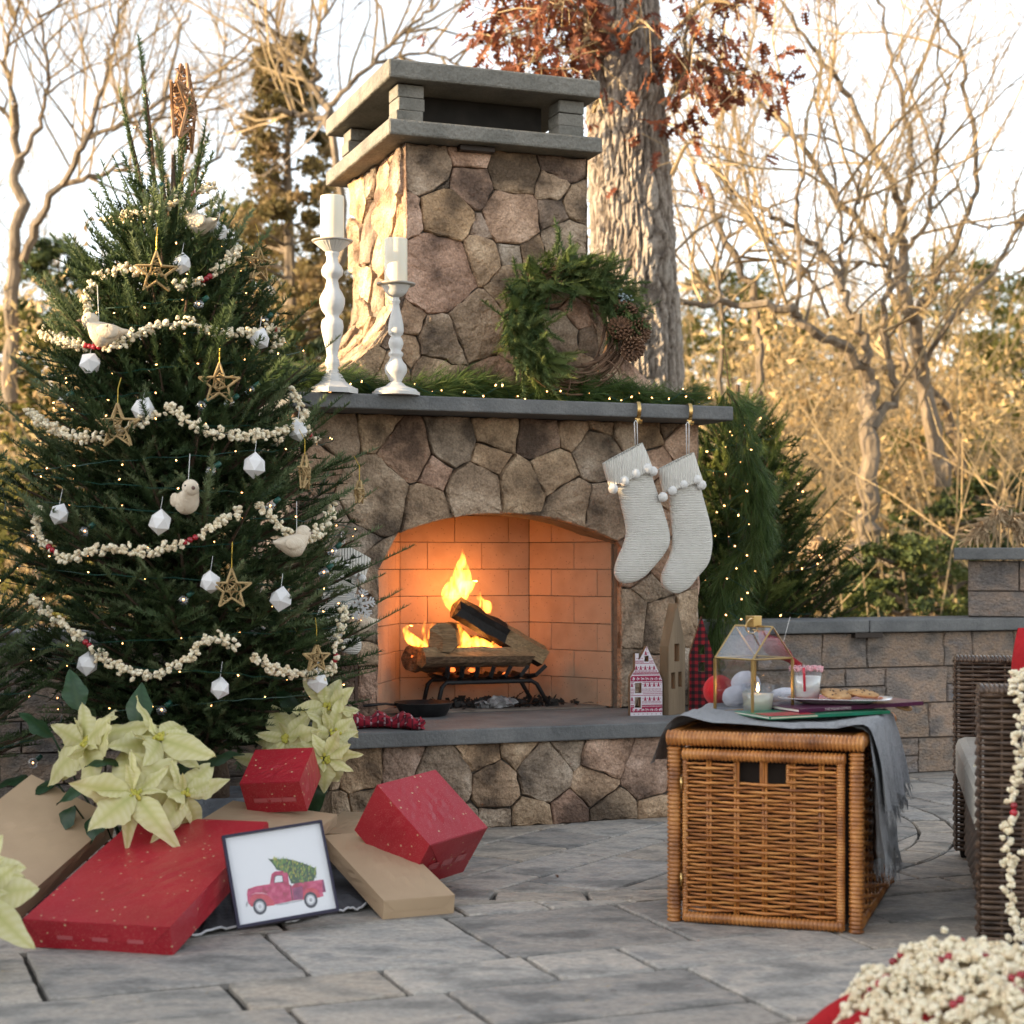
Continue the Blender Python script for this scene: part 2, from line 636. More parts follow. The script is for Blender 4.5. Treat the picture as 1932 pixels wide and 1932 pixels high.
prg = np.random.default_rng(21)
v = -4.2
org = (FO.x, FO.y)
while v < 2.6:
    dep = prg.choice([0.26, 0.39, 0.52], p=[0.25, 0.4, 0.35])
    u = -4.5 + prg.uniform(0, 0.4)
    while u < 5.2:
        wd = prg.choice([0.26, 0.38, 0.52, 0.62])
        parts = [(v, v + dep)]
        if dep > 0.35 and prg.random() < 0.45:
            h = v + dep * prg.choice([0.5, 0.36, 0.64])
            parts = [(v, h), (h, v + dep)]
        for a, b in parts:
            poly = rect_world(u, u + wd, a, b, FANG + 0.02, org)
            fine = resample(poly, 0.06, 0, prg)
            d = np.linalg.norm(fine - CC, axis=1)
            cen = fine.mean(0)
            rr = CR + 0.006
            if in_view(poly) and cen[1] < 9.4:
                if d.min() > rr:
                    paver(poly, prg)
                elif (d < rr).mean() < 0.9:
                    q = fine.copy()
                    for i in range(len(q)):
                        if d[i] < rr:
                            q[i] = CC + (q[i] - CC) / d[i] * rr
                    stone_mb(q, lambda x, y, dd: (x, y, dd - 0.03), 0.03, 0.005, prg, rough=0.0005, bulge=0.0).build('paver', m_paver, patio)
        u += wd
    v += dep
n = 0
a = 0.0
while a < 2 * math.pi - 0.05:                       # ring of small setts
    da = min(prg.uniform(0.13, 0.19), 2 * math.pi - a)
    ar = np.linspace(a + 0.004, a + da - 0.004, 5)
    poly = [tuple(CC + (CR - 0.006) * np.array((math.cos(t), math.sin(t)))) for t in ar] + \
           [tuple(CC + (CR - RING + 0.004) * np.array((math.cos(t), math.sin(t)))) for t in ar[::-1]]
    if in_view(poly) and poly[0][1] < 8.2:
        paver(poly, prg)
    a += da
ri = CR - RING - 0.004
A2 = R(57)
v = -1.9
while v < 1.9:                                      # slabs inside the circle, laid across
    dep = prg.choice([0.2, 0.3, 0.36])
    u = -1.9 + prg.uniform(0, 0.3)
    while u < 1.9:
        wd = prg.choice([0.3, 0.42, 0.55])
        poly = rect_world(u, u + wd, v, v + dep, A2, CC)
        fine = resample(poly, 0.05, 0, prg)
        d = np.linalg.norm(fine - CC, axis=1)
        if (d < ri).mean() > 0.08 and in_view(poly):
            for i in range(len(fine)):
                if d[i] > ri:
                    fine[i] = CC + (fine[i] - CC) / d[i] * ri
            if fine.mean(0)[1] < 7.3 or fine.mean(0)[0] > 0.9:
                stone_mb(fine, lambda x, y, dd: (x, y, dd - 0.03), 0.03, 0.005, prg, rough=0.0005, bulge=0.0).build('paver', m_paver, patio)
        u += wd
    v += dep

# ---------------------------------------------------------------- fireplace
m_stone = mat('field_stone', [(0.125, 0.096, 0.072), (0.285, 0.22, 0.16), (0.41, 0.32, 0.235), (0.54, 0.445, 0.345)], 6, 0.88, 0.028, 34, detail=10, fine=(110, 0.4), ramp=(0.36, 0.64),
              objcols=[(1.18, 1.0, 0.82), (0.84, 0.8, 0.78), (1.12, 1.0, 0.86), (0.68, 0.64, 0.64), (1.15, 0.93, 0.9), (0.98, 0.86, 0.72), (0.86, 0.87, 0.9), (1.22, 1.0, 0.74)])
m_mortar = mat('mortar', [(0.12, 0.104, 0.086), (0.20, 0.175, 0.145)], 20, 0.95, 0.01)
m_slab = mat('bluestone_slab', [(0.105, 0.108, 0.109), (0.142, 0.144, 0.143), (0.18, 0.18, 0.175)], 7, 0.75, 0.005, 60, detail=7, fine=(150, 0.18))
m_capst = mat('cap_stone', [(0.125, 0.122, 0.107), (0.18, 0.173, 0.152), (0.225, 0.213, 0.187)], 6, 0.85, 0.01, 50, detail=7, fine=(110, 0.2))
m_brick = mat('fire_brick', [(0.38, 0.235, 0.15), (0.46, 0.295, 0.195), (0.42, 0.26, 0.17)], 6, 0.9, 0.002, 60, rand=0.06, speck=(55, 0.1, (0.1, 0.06, 0.04)))
m_soot = mat('soot_black', [(0.012, 0.011, 0.01), (0.03, 0.027, 0.024)], 10, 0.9)
m_dkmetal = mat('dark_bronze', (0.045, 0.035, 0.03), rough=0.5, metal=0.6)

fire_pl = thing('outdoor_fireplace', 'tall outdoor fireplace of brown field stone with grey slab mantel and hooded chimney', 'fireplace', FO, FANG)
srg = np.random.default_rng(5)


def z4(x, y):
    return (750 + x * 1000 / 1932) * 0.758, (100 + y * 1000 / 1932) * 0.758


def z5(x, y):
    return (750 + x * 1050 / 1932) * 0.758, (950 + y * 1050 / 1932) * 0.758


def uL(z):
    return -0.105 - 1.6 * max(0.0, 2.06 - z) ** 1.5


def uR(z):
    return 0.694 + 1.6 * max(0.0, 2.06 - z) ** 1.5


def flare(f_, side, v_, z, d):
    s = abs(f_(z + 0.01) - f_(z - 0.01)) / 0.02      # out along the normal of the flared side
    n_ = math.hypot(1, s)
    return f_(z) + side * d / n_, v_, max(MTOP + 0.001, z + d * s / n_)


# chimney front
VC, CTOP, MTOP = 0.60, 2.692, 1.647
sd_ = [(595, 610, 115), (810, 550, 82), (1020, 640, 120), (1250, 585, 95), (815, 705, 100), (680, 728, 35), (1205, 710, 72), (1325, 790, 75), (500, 850, 70),
       (700, 840, 125), (1010, 850, 140), (1210, 835, 75), (872, 905, 32), (1265, 970, 105), (650, 1120, 190), (860, 1050, 95), (1010, 1020, 58), (1100, 1010, 55),
       (530, 1362, 52), (850, 1370, 150), (520, 1480, 55), (670, 1440, 115), (640, 1590, 85), (1020, 1210, 120), (1210, 1150, 110), (1340, 1130, 60), (1360, 1290, 90),
       (1030, 1440, 100), (1225, 1440, 115), (1395, 1455, 75), (1330, 1590, 95), (1120, 1620, 90), (1500, 1600, 80), (1620, 1620, 70), (360, 1395, 80), (310, 1520, 80),
       (220, 1600, 60), (430, 1580, 50), (1480, 1480, 60), (940, 1620, 80)]
pxm = 0.392 * 6.95 / FPX                             # crop pixel -> metres at that depth
seeds = []
for x, y, r in sd_:
    u, z = onv(*z4(x, y), VC)
    seeds.append((u, z, r * pxm))
for poly in power_cells(seeds, [(-0.62, MTOP + 0.002), (1.2, MTOP + 0.002), (1.2, CTOP), (-0.62, CTOP)], 0.003):
    p = resample(poly, 0.028, 0.003, srg, 0.05)
    p = np.array([(min(max(x, uL(z)), uR(z)), z) for x, z in p])
    if (p[:, 0].max() - p[:, 0].min()) < 0.02:
        continue
    stone_mb(p, lambda a, z, d: (a, VC + 0.03 - d, z), srg.uniform(0.036, 0.05), 0.0045, srg, tilt=0.03).build('stone', m_stone, fire_pl)
# chimney sides: long thin stones on edge
for side, f_ in ((-1, uL), (1, uR)):
    g = np.random.default_rng(31 + side)
    seeds = []
    zz = MTOP
    while zz < CTOP:
        vv = 0.6 + g.uniform(0, 0.1)
        while vv < 1.42:
            seeds.append((vv + g.uniform(-.03, .03), zz + g.uniform(-0.1, 0.1) * (1 if zz > 2.1 else 0.5), g.uniform(0.04, 0.1) * (1 if zz > 2.1 else 0.6)))
            vv += g.uniform(0.13, 0.27) if zz > 2.1 else g.uniform(0.10, 0.2)
        zz += g.uniform(0.2, 0.32) if zz > 2.1 else g.uniform(0.1, 0.14)
    for poly in power_cells(seeds, [(0.605, MTOP + 0.002), (1.39, MTOP + 0.002), (1.39, CTOP), (0.605, CTOP)], 0.010):
        p = resample(poly, 0.04, 0.004, g)
        stone_mb(p, lambda v_, z, d: flare(f_, side, v_, z, d - 0.025), g.uniform(0.02, 0.05), 0.006, g, rough=0.0035, tilt=0.09, bulge=1.0).build('stone', m_stone, fire_pl)
# chimney core following the flare
zs = np.linspace(MTOP - 0.01, CTOP, 14)
cor = MB()
cor.grid(np.array([[(uL(z) + 0.012, 0.611, z), (uR(z) - 0.012, 0.611, z), (uR(z) - 0.012, 1.385, z), (uL(z) + 0.012, 1.385, z)] for z in zs]), closed=True)
cor.build('mortar_core', m_mortar, fire_pl)

# body front
VB, BL, BR, BT, HT = 0.58, -0.575, 1.205, 1.588, 0.376
OL, OR, ASP, ATOP = -0.22, 0.842, 1.074, 1.194
OC = (OL + OR) / 2
ARAD = (((OR - OL) / 2) ** 2 + (ATOP - ASP) ** 2) / (2 * (ATOP - ASP))
ACZ = ATOP - ARAD


def in_opening(u, z):
    if u < OL or u > OR:
        return False
    return z < ASP or (u - OC) ** 2 + (z - ACZ) ** 2 < ARAD ** 2


def push_out(u, z, su, sz):
    if not in_opening(u, z):
        return u, z
    if sz < ASP + 0.02 and z < ASP:
        return (OL - 0.001, z) if su < OC else (OR + 0.001, z)
    return u, ACZ + math.sqrt(ARAD ** 2 - (u - OC) ** 2) + 0.001


sb = [(170, 230, 90), (335, 215, 75), (480, 330, 115), (690, 280, 110), (890, 220, 100), (1090, 255, 100), (1240, 230, 78), (1380, 200, 60), (1480, 230, 60), (1590, 240, 75),
      (1680, 205, 55), (1740, 280, 80), (330, 510, 150), (615, 412, 75), (850, 350, 82), (570, 570, 88), (790, 500, 130), (1005, 480, 110), (1150, 410, 105), (1350, 330, 112),
      (1230, 560, 110), (1395, 590, 115), (1505, 480, 80), (1625, 370, 65), (1710, 480, 95), (1510, 1080, 105), (1640, 1100, 105), (1770, 1090, 85), (1600, 950, 65), (1535, 830, 85),
      (1690, 830, 110), (1480, 1360, 100), (1620, 1390, 95), (1745, 1350, 95), (1795, 700, 85), (1600, 680, 95), (305, 870, 85), (320, 1130, 65), (300, 1235, 50), (310, 1400, 85),
      (200, 1000, 85), (190, 1200, 75), (200, 1400, 85), (100, 640, 100), (95, 900, 100), (80, 1180, 100), (80, 1430, 90), (60, 400, 95), (-60, 250, 90), (-70, 550, 100),
      (-70, 800, 100), (-70, 1050, 100), (-70, 1300, 100), (215, 750, 80)]
pxm = 0.4119 * 7.0 / FPX
seeds = []
for x, y, r in sb:
    u, z = onv(*z5(x, y), VB)
    seeds.append((u, z, r * pxm))


for poly in power_cells(seeds, [(BL, HT + 0.003), (BR, HT + 0.003), (BR, BT), (BL, BT)], 0.003, lambda x, y, pl: [(x, y)] + pl):
    (su, sz), poly = poly[0], poly[1:]
    p = resample(poly, 0.028, 0.0028, srg, 0.05)
    p = np.array([push_out(q[0], q[1], su, sz) for q in p])
    if in_opening(su, sz) or np.ptp(p[:, 0]) < 0.025 or np.ptp(p[:, 1]) < 0.025:
        continue
    stone_mb(p, lambda a, z, d: (a, VB + 0.03 - d, z), srg.uniform(0.036, 0.05), 0.0045, srg, tilt=0.03).build('stone', m_stone, fire_pl)
for side, uu in ((-1, BL), (1, BR)):
    g = np.random.default_rng(41 + side)
    seeds = [(0.6 + 0.2 * i + g.uniform(-.06, .06), 0.4 + 0.18 * j + g.uniform(-.05, .05), g.uniform(.05, .1)) for i in range(6) for j in range(8)]
    for poly in power_cells(seeds, [(0.585, HT + 0.003), (1.58, HT + 0.003), (1.58, BT), (0.585, BT)], 0.012):
        stone_mb(resample(poly, 0.05, 0.003, g), lambda v_, z, d: (uu + side * (d - 0.028), v_, z), g.uniform(0.02, 0.045), 0.012, g).build('stone', m_stone, fire_pl)
# hearth riser
rs = [(-60, 1780, 100), (110, 1760, 90), (270, 1770, 105), (450, 1760, 85), (640, 1840, 140), (820, 1705, 75), (1000, 1690, 65), (885, 1850, 105), (1110, 1790, 125), (1215, 1690, 65),
      (1390, 1720, 110), (1575, 1790, 115), (1345, 1850, 105), (150, 1990, 85), (885, 2020, 75), (1050, 2010, 95), (720, 2020, 80), (1235, 1970, 85), (1430, 1990, 125),
      (1610, 2000, 95), (460, 1985, 105), (300, 1950, 80), (-30, 1980, 90), (1780, 1780, 110), (1960, 1820, 110), (1800, 1990, 100), (2000, 2000, 100), (560, 2060, 60)]
pxm = 0.4119 * 6.4 / FPX
seeds = []
for x, y, r in rs:
    u, z = onv(*z5(x, y), 0.0)
    seeds.append((u, z, r * pxm))
for poly in power_cells(seeds, [(-0.56, 0.0), (1.19, 0.0), (1.19, 0.318), (-0.56, 0.318)], 0.003):
    stone_mb(resample(poly, 0.03, 0.003, srg, 0.05), lambda a, z, d: (a, 0.03 - d, z), srg.uniform(0.034, 0.048), 0.0045, srg, tilt=0.03).build('stone', m_stone, fire_pl)
g = np.random.default_rng(77)
for side, uu in ((-1, -0.56), (1, 1.19)):
    seeds = [(0.05 + 0.2 * i + g.uniform(-.05, .05), 0.08 + 0.16 * j + g.uniform(-.04, .04), 0.08) for i in range(3) for j in range(2)]
    for poly in power_cells(seeds, [(0.01, 0), (0.58, 0), (0.58, 0.318), (0.01, 0.318)], 0.012):
        stone_mb(resample(poly, 0.05, 0.003, g), lambda v_, z, d: (uu + side * (d - 0.028), v_, z), 0.035, 0.012, g).build('stone', m_stone, fire_pl)
# solid masonry behind the stones
c = MB()
c.box((0.315, 0.80, 0.157), (1.74, 1.574, 0.316))
cz = (HT - 0.012 + BT - 0.002) / 2
ch = BT - HT + 0.01
c.box(((BL + 0.01 + OL - 0.004) / 2, 1.09, cz), (OL - BL - 0.014, 0.974, ch))
c.box(((BR - 0.01 + OR + 0.004) / 2, 1.09, cz), (BR - OR - 0.014, 0.974, ch))
c.box((OC, 1.36, cz), (OR - OL + 0.008, 0.44, ch))
c.build('mortar_core', m_mortar, fire_pl)
ap = [(OL - 0.004, BT - 0.002), (OL - 0.004, ASP)] + [(OC + ARAD * math.sin(t), ACZ + ARAD * math.cos(t)) for t in np.linspace(-math.asin((OR - OL) / 2 / ARAD), math.asin((OR - OL) / 2 / ARAD), 17)] + [(OR + 0.004, ASP), (OR + 0.004, BT - 0.002)]
MB().prism(ap, 0.6035, 0.80, lambda p_, q_, d: (p_, d, q_)).build('lintel', m_mortar, fire_pl)
MB().box((OC, 0.97, 1.42), (OR - OL, 0.35, 0.33)).build('smoke_shelf', m_soot, fire_pl)
# slabs
MB().box((0.32, 0.285, 0.347), (1.84, 0.66, 0.058)).build('hearth_slab', m_slab, fire_pl, bevel=0.006)
MB().box((0.31, 0.86, 1.6175), (1.90, 1.02, 0.058)).build('mantel_slab', m_slab, fire_pl, bevel=0.006)
MB().box((0.258, 0.99, 2.7255), (0.925, 1.02, 0.064)).build('chimney_cap', m_capst, fire_pl, bevel=0.009)
MB().box((0.253, 0.99, 2.9575), (0.915, 1.02, 0.075)).build('chimney_cap', m_capst, fire_pl, bevel=0.009)
for pu, pv in ((-0.095, 0.60), (0.605, 0.60), (-0.095, 1.36), (0.605, 1.36)):
    for k in range(3):
        MB().box((pu + srg.normal(0, .003), pv + srg.normal(0, .003), 2.7835 + 0.0525 * k), (0.112, 0.12, 0.0505), Matrix.Rotation(srg.normal(0, .02), 3, 'Z')).build('pier_block', m_capst, fire_pl, bevel=0.004)
MB().box((0.255, 1.02, 2.838), (0.56, 0.62, 0.158)).build('flue_shade_block', m_soot, fire_pl)  # flue block, black and widened so the slot reads as deep shade
MB().box((0.19, 0.565, 2.681), (0.15, 0.06, 0.022)).build('cap_light', m_dkmetal, fire_pl, bevel=0.002)
# firebox of fire bricks
BH, BW = 0.1175, 0.25


def brick_wall(p0, p1, course0=0):
    d = Vector((p1[0] - p0[0], p1[1] - p0[1]))
    ln = d.length
    d.normalize()
    nrm = Vector((d.y, -d.x))
    k = 0
    z = HT
    while z < 1.36:
        s = -BW / 2 if (k + course0) % 2 else 0.0
        while s < ln:
            a_, b_ = max(0, s) + 0.0012, min(ln, s + BW) - 0.0012
            if b_ - a_ > 0.01:
                mid = (a_ + b_) / 2
                cx_, cy_ = p0[0] + d.x * mid - nrm.x * 0.02, p0[1] + d.y * mid - nrm.y * 0.02
                rot = Matrix.Rotation(math.atan2(d.y, d.x), 3, 'Z')
                MB().box((cx_, cy_, z + BH / 2), (b_ - a_, 0.04 + srg.normal(0, 0.0008), BH - 0.0024), rot).build('fire_brick', m_brick, fire_pl, bevel=0.0015)
            s += BW
        z += BH
        k += 1


brick_wall((0.012, 1.05), (0.61, 1.05))
brick_wall((0.61, 1.05), (OR - 0.004, 0.66), 1)
brick_wall((OL + 0.004, 0.66), (0.012, 1.05), 0)
MB().box((OC, 1.085, 0.86), (0.9, 0.03, 0.98)).build('mortar_core', m_soot, fire_pl)
MB().box((OC, 0.86, HT + 0.002), (0.98, 0.46, 0.006)).build('firebox_floor', mat('ash_floor', [(0.10, 0.085, 0.07), (0.2, 0.165, 0.135), (0.27, 0.23, 0.19)], 12, 0.95, 0.004), fire_pl)

# ---------------------------------------------------------------- low garden wall of split blocks
m_block = mat('split_block', [(0.13, 0.123, 0.122), (0.225, 0.198, 0.178), (0.33, 0.255, 0.2), (0.19, 0.183, 0.186)], 7, 0.9, 0.02, 60, detail=9, rand=0.14, fine=(90, 0.3), stretch=(1, 1, 1.6),
              objcols=[(1, 1, 1.02), (1.08, 0.98, 0.88), (0.85, 0.86, 0.9), (1.1, 1.0, 0.92)])


def block(parent, u0, u1, z0, z1, vf, dv, g, sx=1):
    nu, nz = 7, 4
    P = np.empty((nz + 2, nu + 2, 3))
    us = np.concatenate([[u0], np.linspace(u0 + 0.004, u1 - 0.004, nu), [u1]])
    zs_ = np.concatenate([[z0], np.linspace(z0 + 0.004, z1 - 0.004, nz), [z1]])
    for i in range(nz + 2):
        for j in range(nu + 2):
            edge = i in (0, nz + 1) or j in (0, nu + 1)
            P[i, j] = (us[j], vf + (0.012 if edge else g.normal(0, 0.004)), zs_[i])
    mb = MB().grid(P)
    b = np.array([(u0, vf + 0.012, z0), (u1, vf + 0.012, z0), (u1, vf + 0.012, z1), (u0, vf + 0.012, z1), (u0, vf + dv, z0), (u1, vf + dv, z0), (u1, vf + dv, z1), (u0, vf + dv, z1)])
    mb.add(b, [(0, 1, 5, 4), (1, 2, 6, 5), (2, 3, 7, 6), (3, 0, 4, 7), (4, 5, 6, 7)])
    return mb.build('block', m_block, parent)


def block_courses(parent, ua, ub, vf, dv, z0, courses, g, split=0.35):
    z = z0
    for h in courses:
        u = ua
        while u < ub - 0.01:
            wd = min(g.choice([0.16, 0.24, 0.34, 0.42]), ub - u)
            if ub - u - wd < 0.08:
                wd = ub - u
            if h > 0.13 and g.random() < split:
                hm = z + h * 0.5
                wm = u + wd * g.uniform(0.4, 0.65)
                block(parent, u + .0015, u + wd - .0015, z + .0015, hm - .0015, vf + g.normal(0, .003), dv, g)
                if wd > 0.3:
                    block(parent, u + .0015, wm - .0015, hm + .0015, z + h - .0015, vf + g.normal(0, .003), dv, g)
                    block(parent, wm + .0015, u + wd - .0015, hm + .0015, z + h - .0015, vf + g.normal(0, .003), dv, g)
                else:
                    block(parent, u + .0015, u + wd - .0015, hm + .0015, z + h - .0015, vf + g.normal(0, .003), dv, g)
            else:
                block(parent, u + .0015, u + wd - .0015, z + .0015, z + h - .0015, vf + g.normal(0, .003), dv, g)
            u += wd
        z += h


wg = np.random.default_rng(12)
wall_r = struct(thing('garden_wall', 'low wall of grey and tan split blocks with slab coping beside the wicker loveseat', 'wall', FO, FANG), 'thing')
block_courses(wall_r, 1.235, 4.3, 0.84, 0.3, 0.0, [0.165, 0.165, 0.17, 0.165], wg)
MB().box((2.75, 1.0, 0.33), (3.0, 0.24, 0.655)).build('mortar_core', m_mortar, wall_r)
u = 1.24
for wd in (0.96, 1.15, 0.95):
    MB().box((u + wd / 2, 0.985, 0.697), (wd - 0.005, 0.38, 0.058)).build('coping_slab', m_slab, wall_r, bevel=0.006)
    u += wd
MB().box((2.2, 0.825, 0.655), (0.15, 0.05, 0.024)).build('wall_light', m_dkmetal, wall_r, bevel=0.002)
wall_l = struct(thing('garden_wall', 'low wall of dark split blocks left of the fireplace behind the christmas tree', 'wall', FO, FANG), 'thing')
block_courses(wall_l, -3.3, -0.62, 0.84, 0.3, 0.0, [0.125, 0.125, 0.125, 0.145, 0.145], wg, 0.0)
MB().box((-1.95, 1.0, 0.33), (2.6, 0.24, 0.655)).build('mortar_core', m_mortar, wall_l)
for k in range(3):
    MB().box((-2.85 + 0.9 * k, 0.985, 0.697), (0.895, 0.38, 0.058)).build('coping_slab', m_slab, wall_l, bevel=0.006)
pil = struct(thing('block_pillar', 'square pillar of split blocks with grey cap at the right edge', 'pillar', (at(1826, HZ, 8.32).x, 8.32, 0), -0.27), 'thing')
pu0 = 0.0
block_courses(pil, pu0, pu0 + 0.62, 0.0, 0.5, 0.727, [0.125, 0.15], wg, 0)
MB().box((pu0 + 0.31, 0.27, 0.855), (0.58, 0.4, 0.25)).build('mortar_core', m_mortar, pil)
MB().box((pu0 + 0.31, 0.25, 0.862 + 0.172), (0.75, 0.66, 0.058)).build('coping_slab', m_slab, pil, bevel=0.006)
# ================================================================ plants: builders
def rand_frames(k, rg):
    d = rg.normal(size=(k, 3))
    d /= np.linalg.norm(d, axis=1, keepdims=True)
    e = np.cross(d, rg.normal(size=(k, 3)))
    e /= np.linalg.norm(e, axis=1, keepdims=True)
    return np.stack([d, e, np.cross(d, e)], -1)


def dir_frames(D, rg, up=None):
    D = D / np.linalg.norm(D, axis=1, keepdims=True)
    r = np.broadcast_to((0.0, 0.0, 1.0), D.shape) + rg.normal(0, 0.35, D.shape) if up is None else up
    e = np.cross(r, D)
    e /= np.maximum(np.linalg.norm(e, axis=1, keepdims=True), 1e-6)
    return np.stack([D, e, np.cross(D, e)], -1)


def foliage(mb, C, rad, per, size, rg, spread=0.12, flat=1.0, lo=0.0, hi=1.0):
    """leaf-sized triangles scattered in clumps"""
    C = np.asarray(C, dtype=float)
    k = len(C)
    rad = np.broadcast_to(np.asarray(rad, dtype=float), (k,))
    P = rg.normal(size=(k * per, 3))
    P /= np.linalg.norm(P, axis=1, keepdims=True)
    P *= (rg.random(k * per) ** 0.45)[:, None] * np.repeat(rad, per)[:, None]
    P[:, 2] *= flat
    P += np.repeat(C, per, 0)
    tv = np.array([(-0.5, -0.22, 0), (0.5, 0, 0.05), (-0.2, 0.3, 0)])
    T = rand_frames(len(P), rg) * (size * rg.uniform(0.6, 1.3, len(P)))[:, None, None]
    a = np.clip(np.repeat(rg.uniform(lo, hi, k), per) + rg.normal(0, spread, len(P)), 0, 1)
    mb.inst(tv, np.array([(0, 1, 2)]), T, P, a)


def sprout(mb, p, d, ln, r, lev, rg, maxlev, kids=(5, 5, 4), up=0.25, wob=0.22, minr=0.004, kink=0.7):
    nseg = 6 if lev == 0 else (5 if lev == 1 else 4)
    pts, dirs = [np.array(p)], []
    d = np.array(d, dtype=float)
    d /= np.linalg.norm(d)
    for i in range(nseg):
        d = d + rg.normal(0, wob, 3) + np.array((0, 0, up * 0.25))
        d /= np.linalg.norm(d)
        pts.append(pts[-1] + d * ln / nseg)
        dirs.append(d)
    r1 = max(minr * 0.6, r * (0.28 if lev else 0.3))
    mb.tube(pts, np.linspace(r, r1, nseg + 1), 6 if r > 0.05 else (5 if r > 0.02 else 3), cap=False, a=rg.uniform(0, 1))
    if lev >= maxlev:
        return
    k = kids[min(lev, len(kids) - 1)]
    for j in range(k):
        t = 0.3 + 0.7 * (j + rg.random()) / k
        i = min(nseg - 1, int(t * nseg))
        q = pts[i] + (pts[i + 1] - pts[i]) * (t * nseg - i)
        s = np.cross(dirs[i], rg.normal(size=3))
        s /= np.linalg.norm(s)
        cd_ = dirs[i] * (1 - kink * 0.45) + s * kink + np.array((0, 0, up))
        sprout(mb, q, cd_, ln * rg.uniform(0.4, 0.68) * (1.1 - 0.35 * t), max(minr, r * 0.45 * (1.15 - 0.5 * t)), lev + 1, rg, maxlev, kids, up, wob, minr, kink)


def limb(mb, px, Y, rg, shoots=6, slen=1.2, drift=0.5, conv=None, lev=2, kids=(5, 4, 3)):
    """a limb followed on the frame: (x, y, width) at about depth Y, plus its shoots"""
    pts, rad = [], []
    y0 = Y
    for i, (x, y, wd) in enumerate(px):
        if conv:
            x, y = conv(x, y)
        pts.append(tuple(at(x, y, y0)))
        rad.append(wd / 2 / FPX * y0)
        y0 += rg.uniform(-drift, drift)
    n_ = len(pts) * 4
    P = spline(pts, n_)
    P[1:-1] += rg.normal(0, 0.02, P[1:-1].shape) * Y / 14 * min(1.0, rad[0] / 0.04)
    rr = np.interp(np.linspace(0, len(rad) - 1, n_), range(len(rad)), rad)
    mb.tube(P, rr * rg.uniform(0.86, 1.12, n_), 9 if rad[0] > 0.06 else 6, a=rg.uniform(0, 1, 1)[0])
    for j in range(shoots):
        t = 0.15 + 0.85 * (j + rg.random()) / shoots
        i = min(n_ - 2, int(t * (n_ - 1)))
        d = P[i + 1] - P[i]
        d /= np.linalg.norm(d)
        s = np.cross(d, rg.normal(size=3))
        s /= np.linalg.norm(s)
        sprout(mb, P[i], d * 0.75 + s * 0.8 + np.array((0, 0, 0.25)), slen * rg.uniform(0.5, 1.2), max(0.006, rr[i] * 0.4), 1, rg, lev, kids, minr=0.0035)


m_bark_far = mat('bark_far', [(0.10, 0.078, 0.056), (0.22, 0.175, 0.125)], 12, 0.9, 0.02, 30, attr=None, stretch=(1, 1, 0.25))
m_twig_far = mat('twig_far', [(0.19, 0.14, 0.078), (0.38, 0.29, 0.165)], 4, 0.9)
m_pine_far = mat('pine_far', [(0.06, 0.072, 0.016), (0.135, 0.14, 0.034), (0.22, 0.195, 0.055)], attr='rnd', rough=0.8, transl=0.5)
m_cedar_far = mat('cedar_far', [(0.10, 0.085, 0.03), (0.19, 0.15, 0.06), (0.30, 0.215, 0.115)], attr='rnd', rough=0.8, transl=0.5)
m_ever_far = mat('evergreen_far', [(0.02, 0.035, 0.012), (0.05, 0.075, 0.02), (0.10, 0.12, 0.03)], attr='rnd', rough=0.7, transl=0.3)
m_brown_leaf = mat('dry_leaf', [(0.24, 0.16, 0.07), (0.42, 0.30, 0.14), (0.56, 0.43, 0.22)], attr='rnd', rough=0.8, transl=0.35)


def D8(x, y):
    return 1212.8 + 0.3723 * x, 0.3723 * y


def D6(x, y):
    return 1137 + 0.4116 * x, 682 + 0.4116 * y


def limb8(mb, pts, Y, rg, **k):
    limb(mb, [(*D8(x, y), w_ * 0.3723) for x, y, w_ in pts], Y, rg, **k)


# ---- unseen house added off to the left, sized so its roof shades the patio
hs = thing('house', 'cream sided house outside the picture, added left of the patio to shade it', 'house', (-9.4, -1.0, 0))
MB().box((-4.2, 0, 1.65), (8.0, 13.0, 3.3)).build('wall', mat('siding', [(0.55, 0.52, 0.46), (0.6, 0.57, 0.5)], 3, 0.8), hs)
rf = MB()
rf.prism([(0.35, 3.32), (-4.2, 4.25), (-8.75, 3.32), (-8.75, 3.24), (-4.2, 4.12), (0.35, 3.24)], -6.7, 6.7, lambda p_, q_, d: (p_, d, q_))
rf.build('roof', mat('shingle', [(0.06, 0.055, 0.05), (0.1, 0.09, 0.08)], 20, 0.9, 0.01), hs)
for k in range(4):
    wn = MB().box((-0.185, -4.5 + 3 * k, 1.6), (0.06, 1.0, 1.3)).build('window', mat('window_white', (0.7, 0.7, 0.7), rough=0.5), hs)
    MB().box((-0.15, -4.5 + 3 * k, 1.6), (0.02, 0.86, 1.16)).build('pane', mat('dark_glass', (0.03, 0.035, 0.04), rough=0.08), wn)

# ---- the big oak behind the chimney
org_ = np.random.default_rng(3)
oak = thing('oak_tree', 'thick oak trunk with furrowed bark and rusty leaves behind the chimney', 'tree', at(1205, 1400, 11.0) * 1.0)
oak.location = (at(1205, 1058, 11.0).x, 11.0, -0.3)
OX, OY = oak.location.x, 11.0
nz, na = 340, 150
zz = np.linspace(-0.2, 5.6, nz)
th = np.linspace(0, 2 * math.pi, na, endpoint=False)
TH, ZZ = np.meshgrid(th, zz)


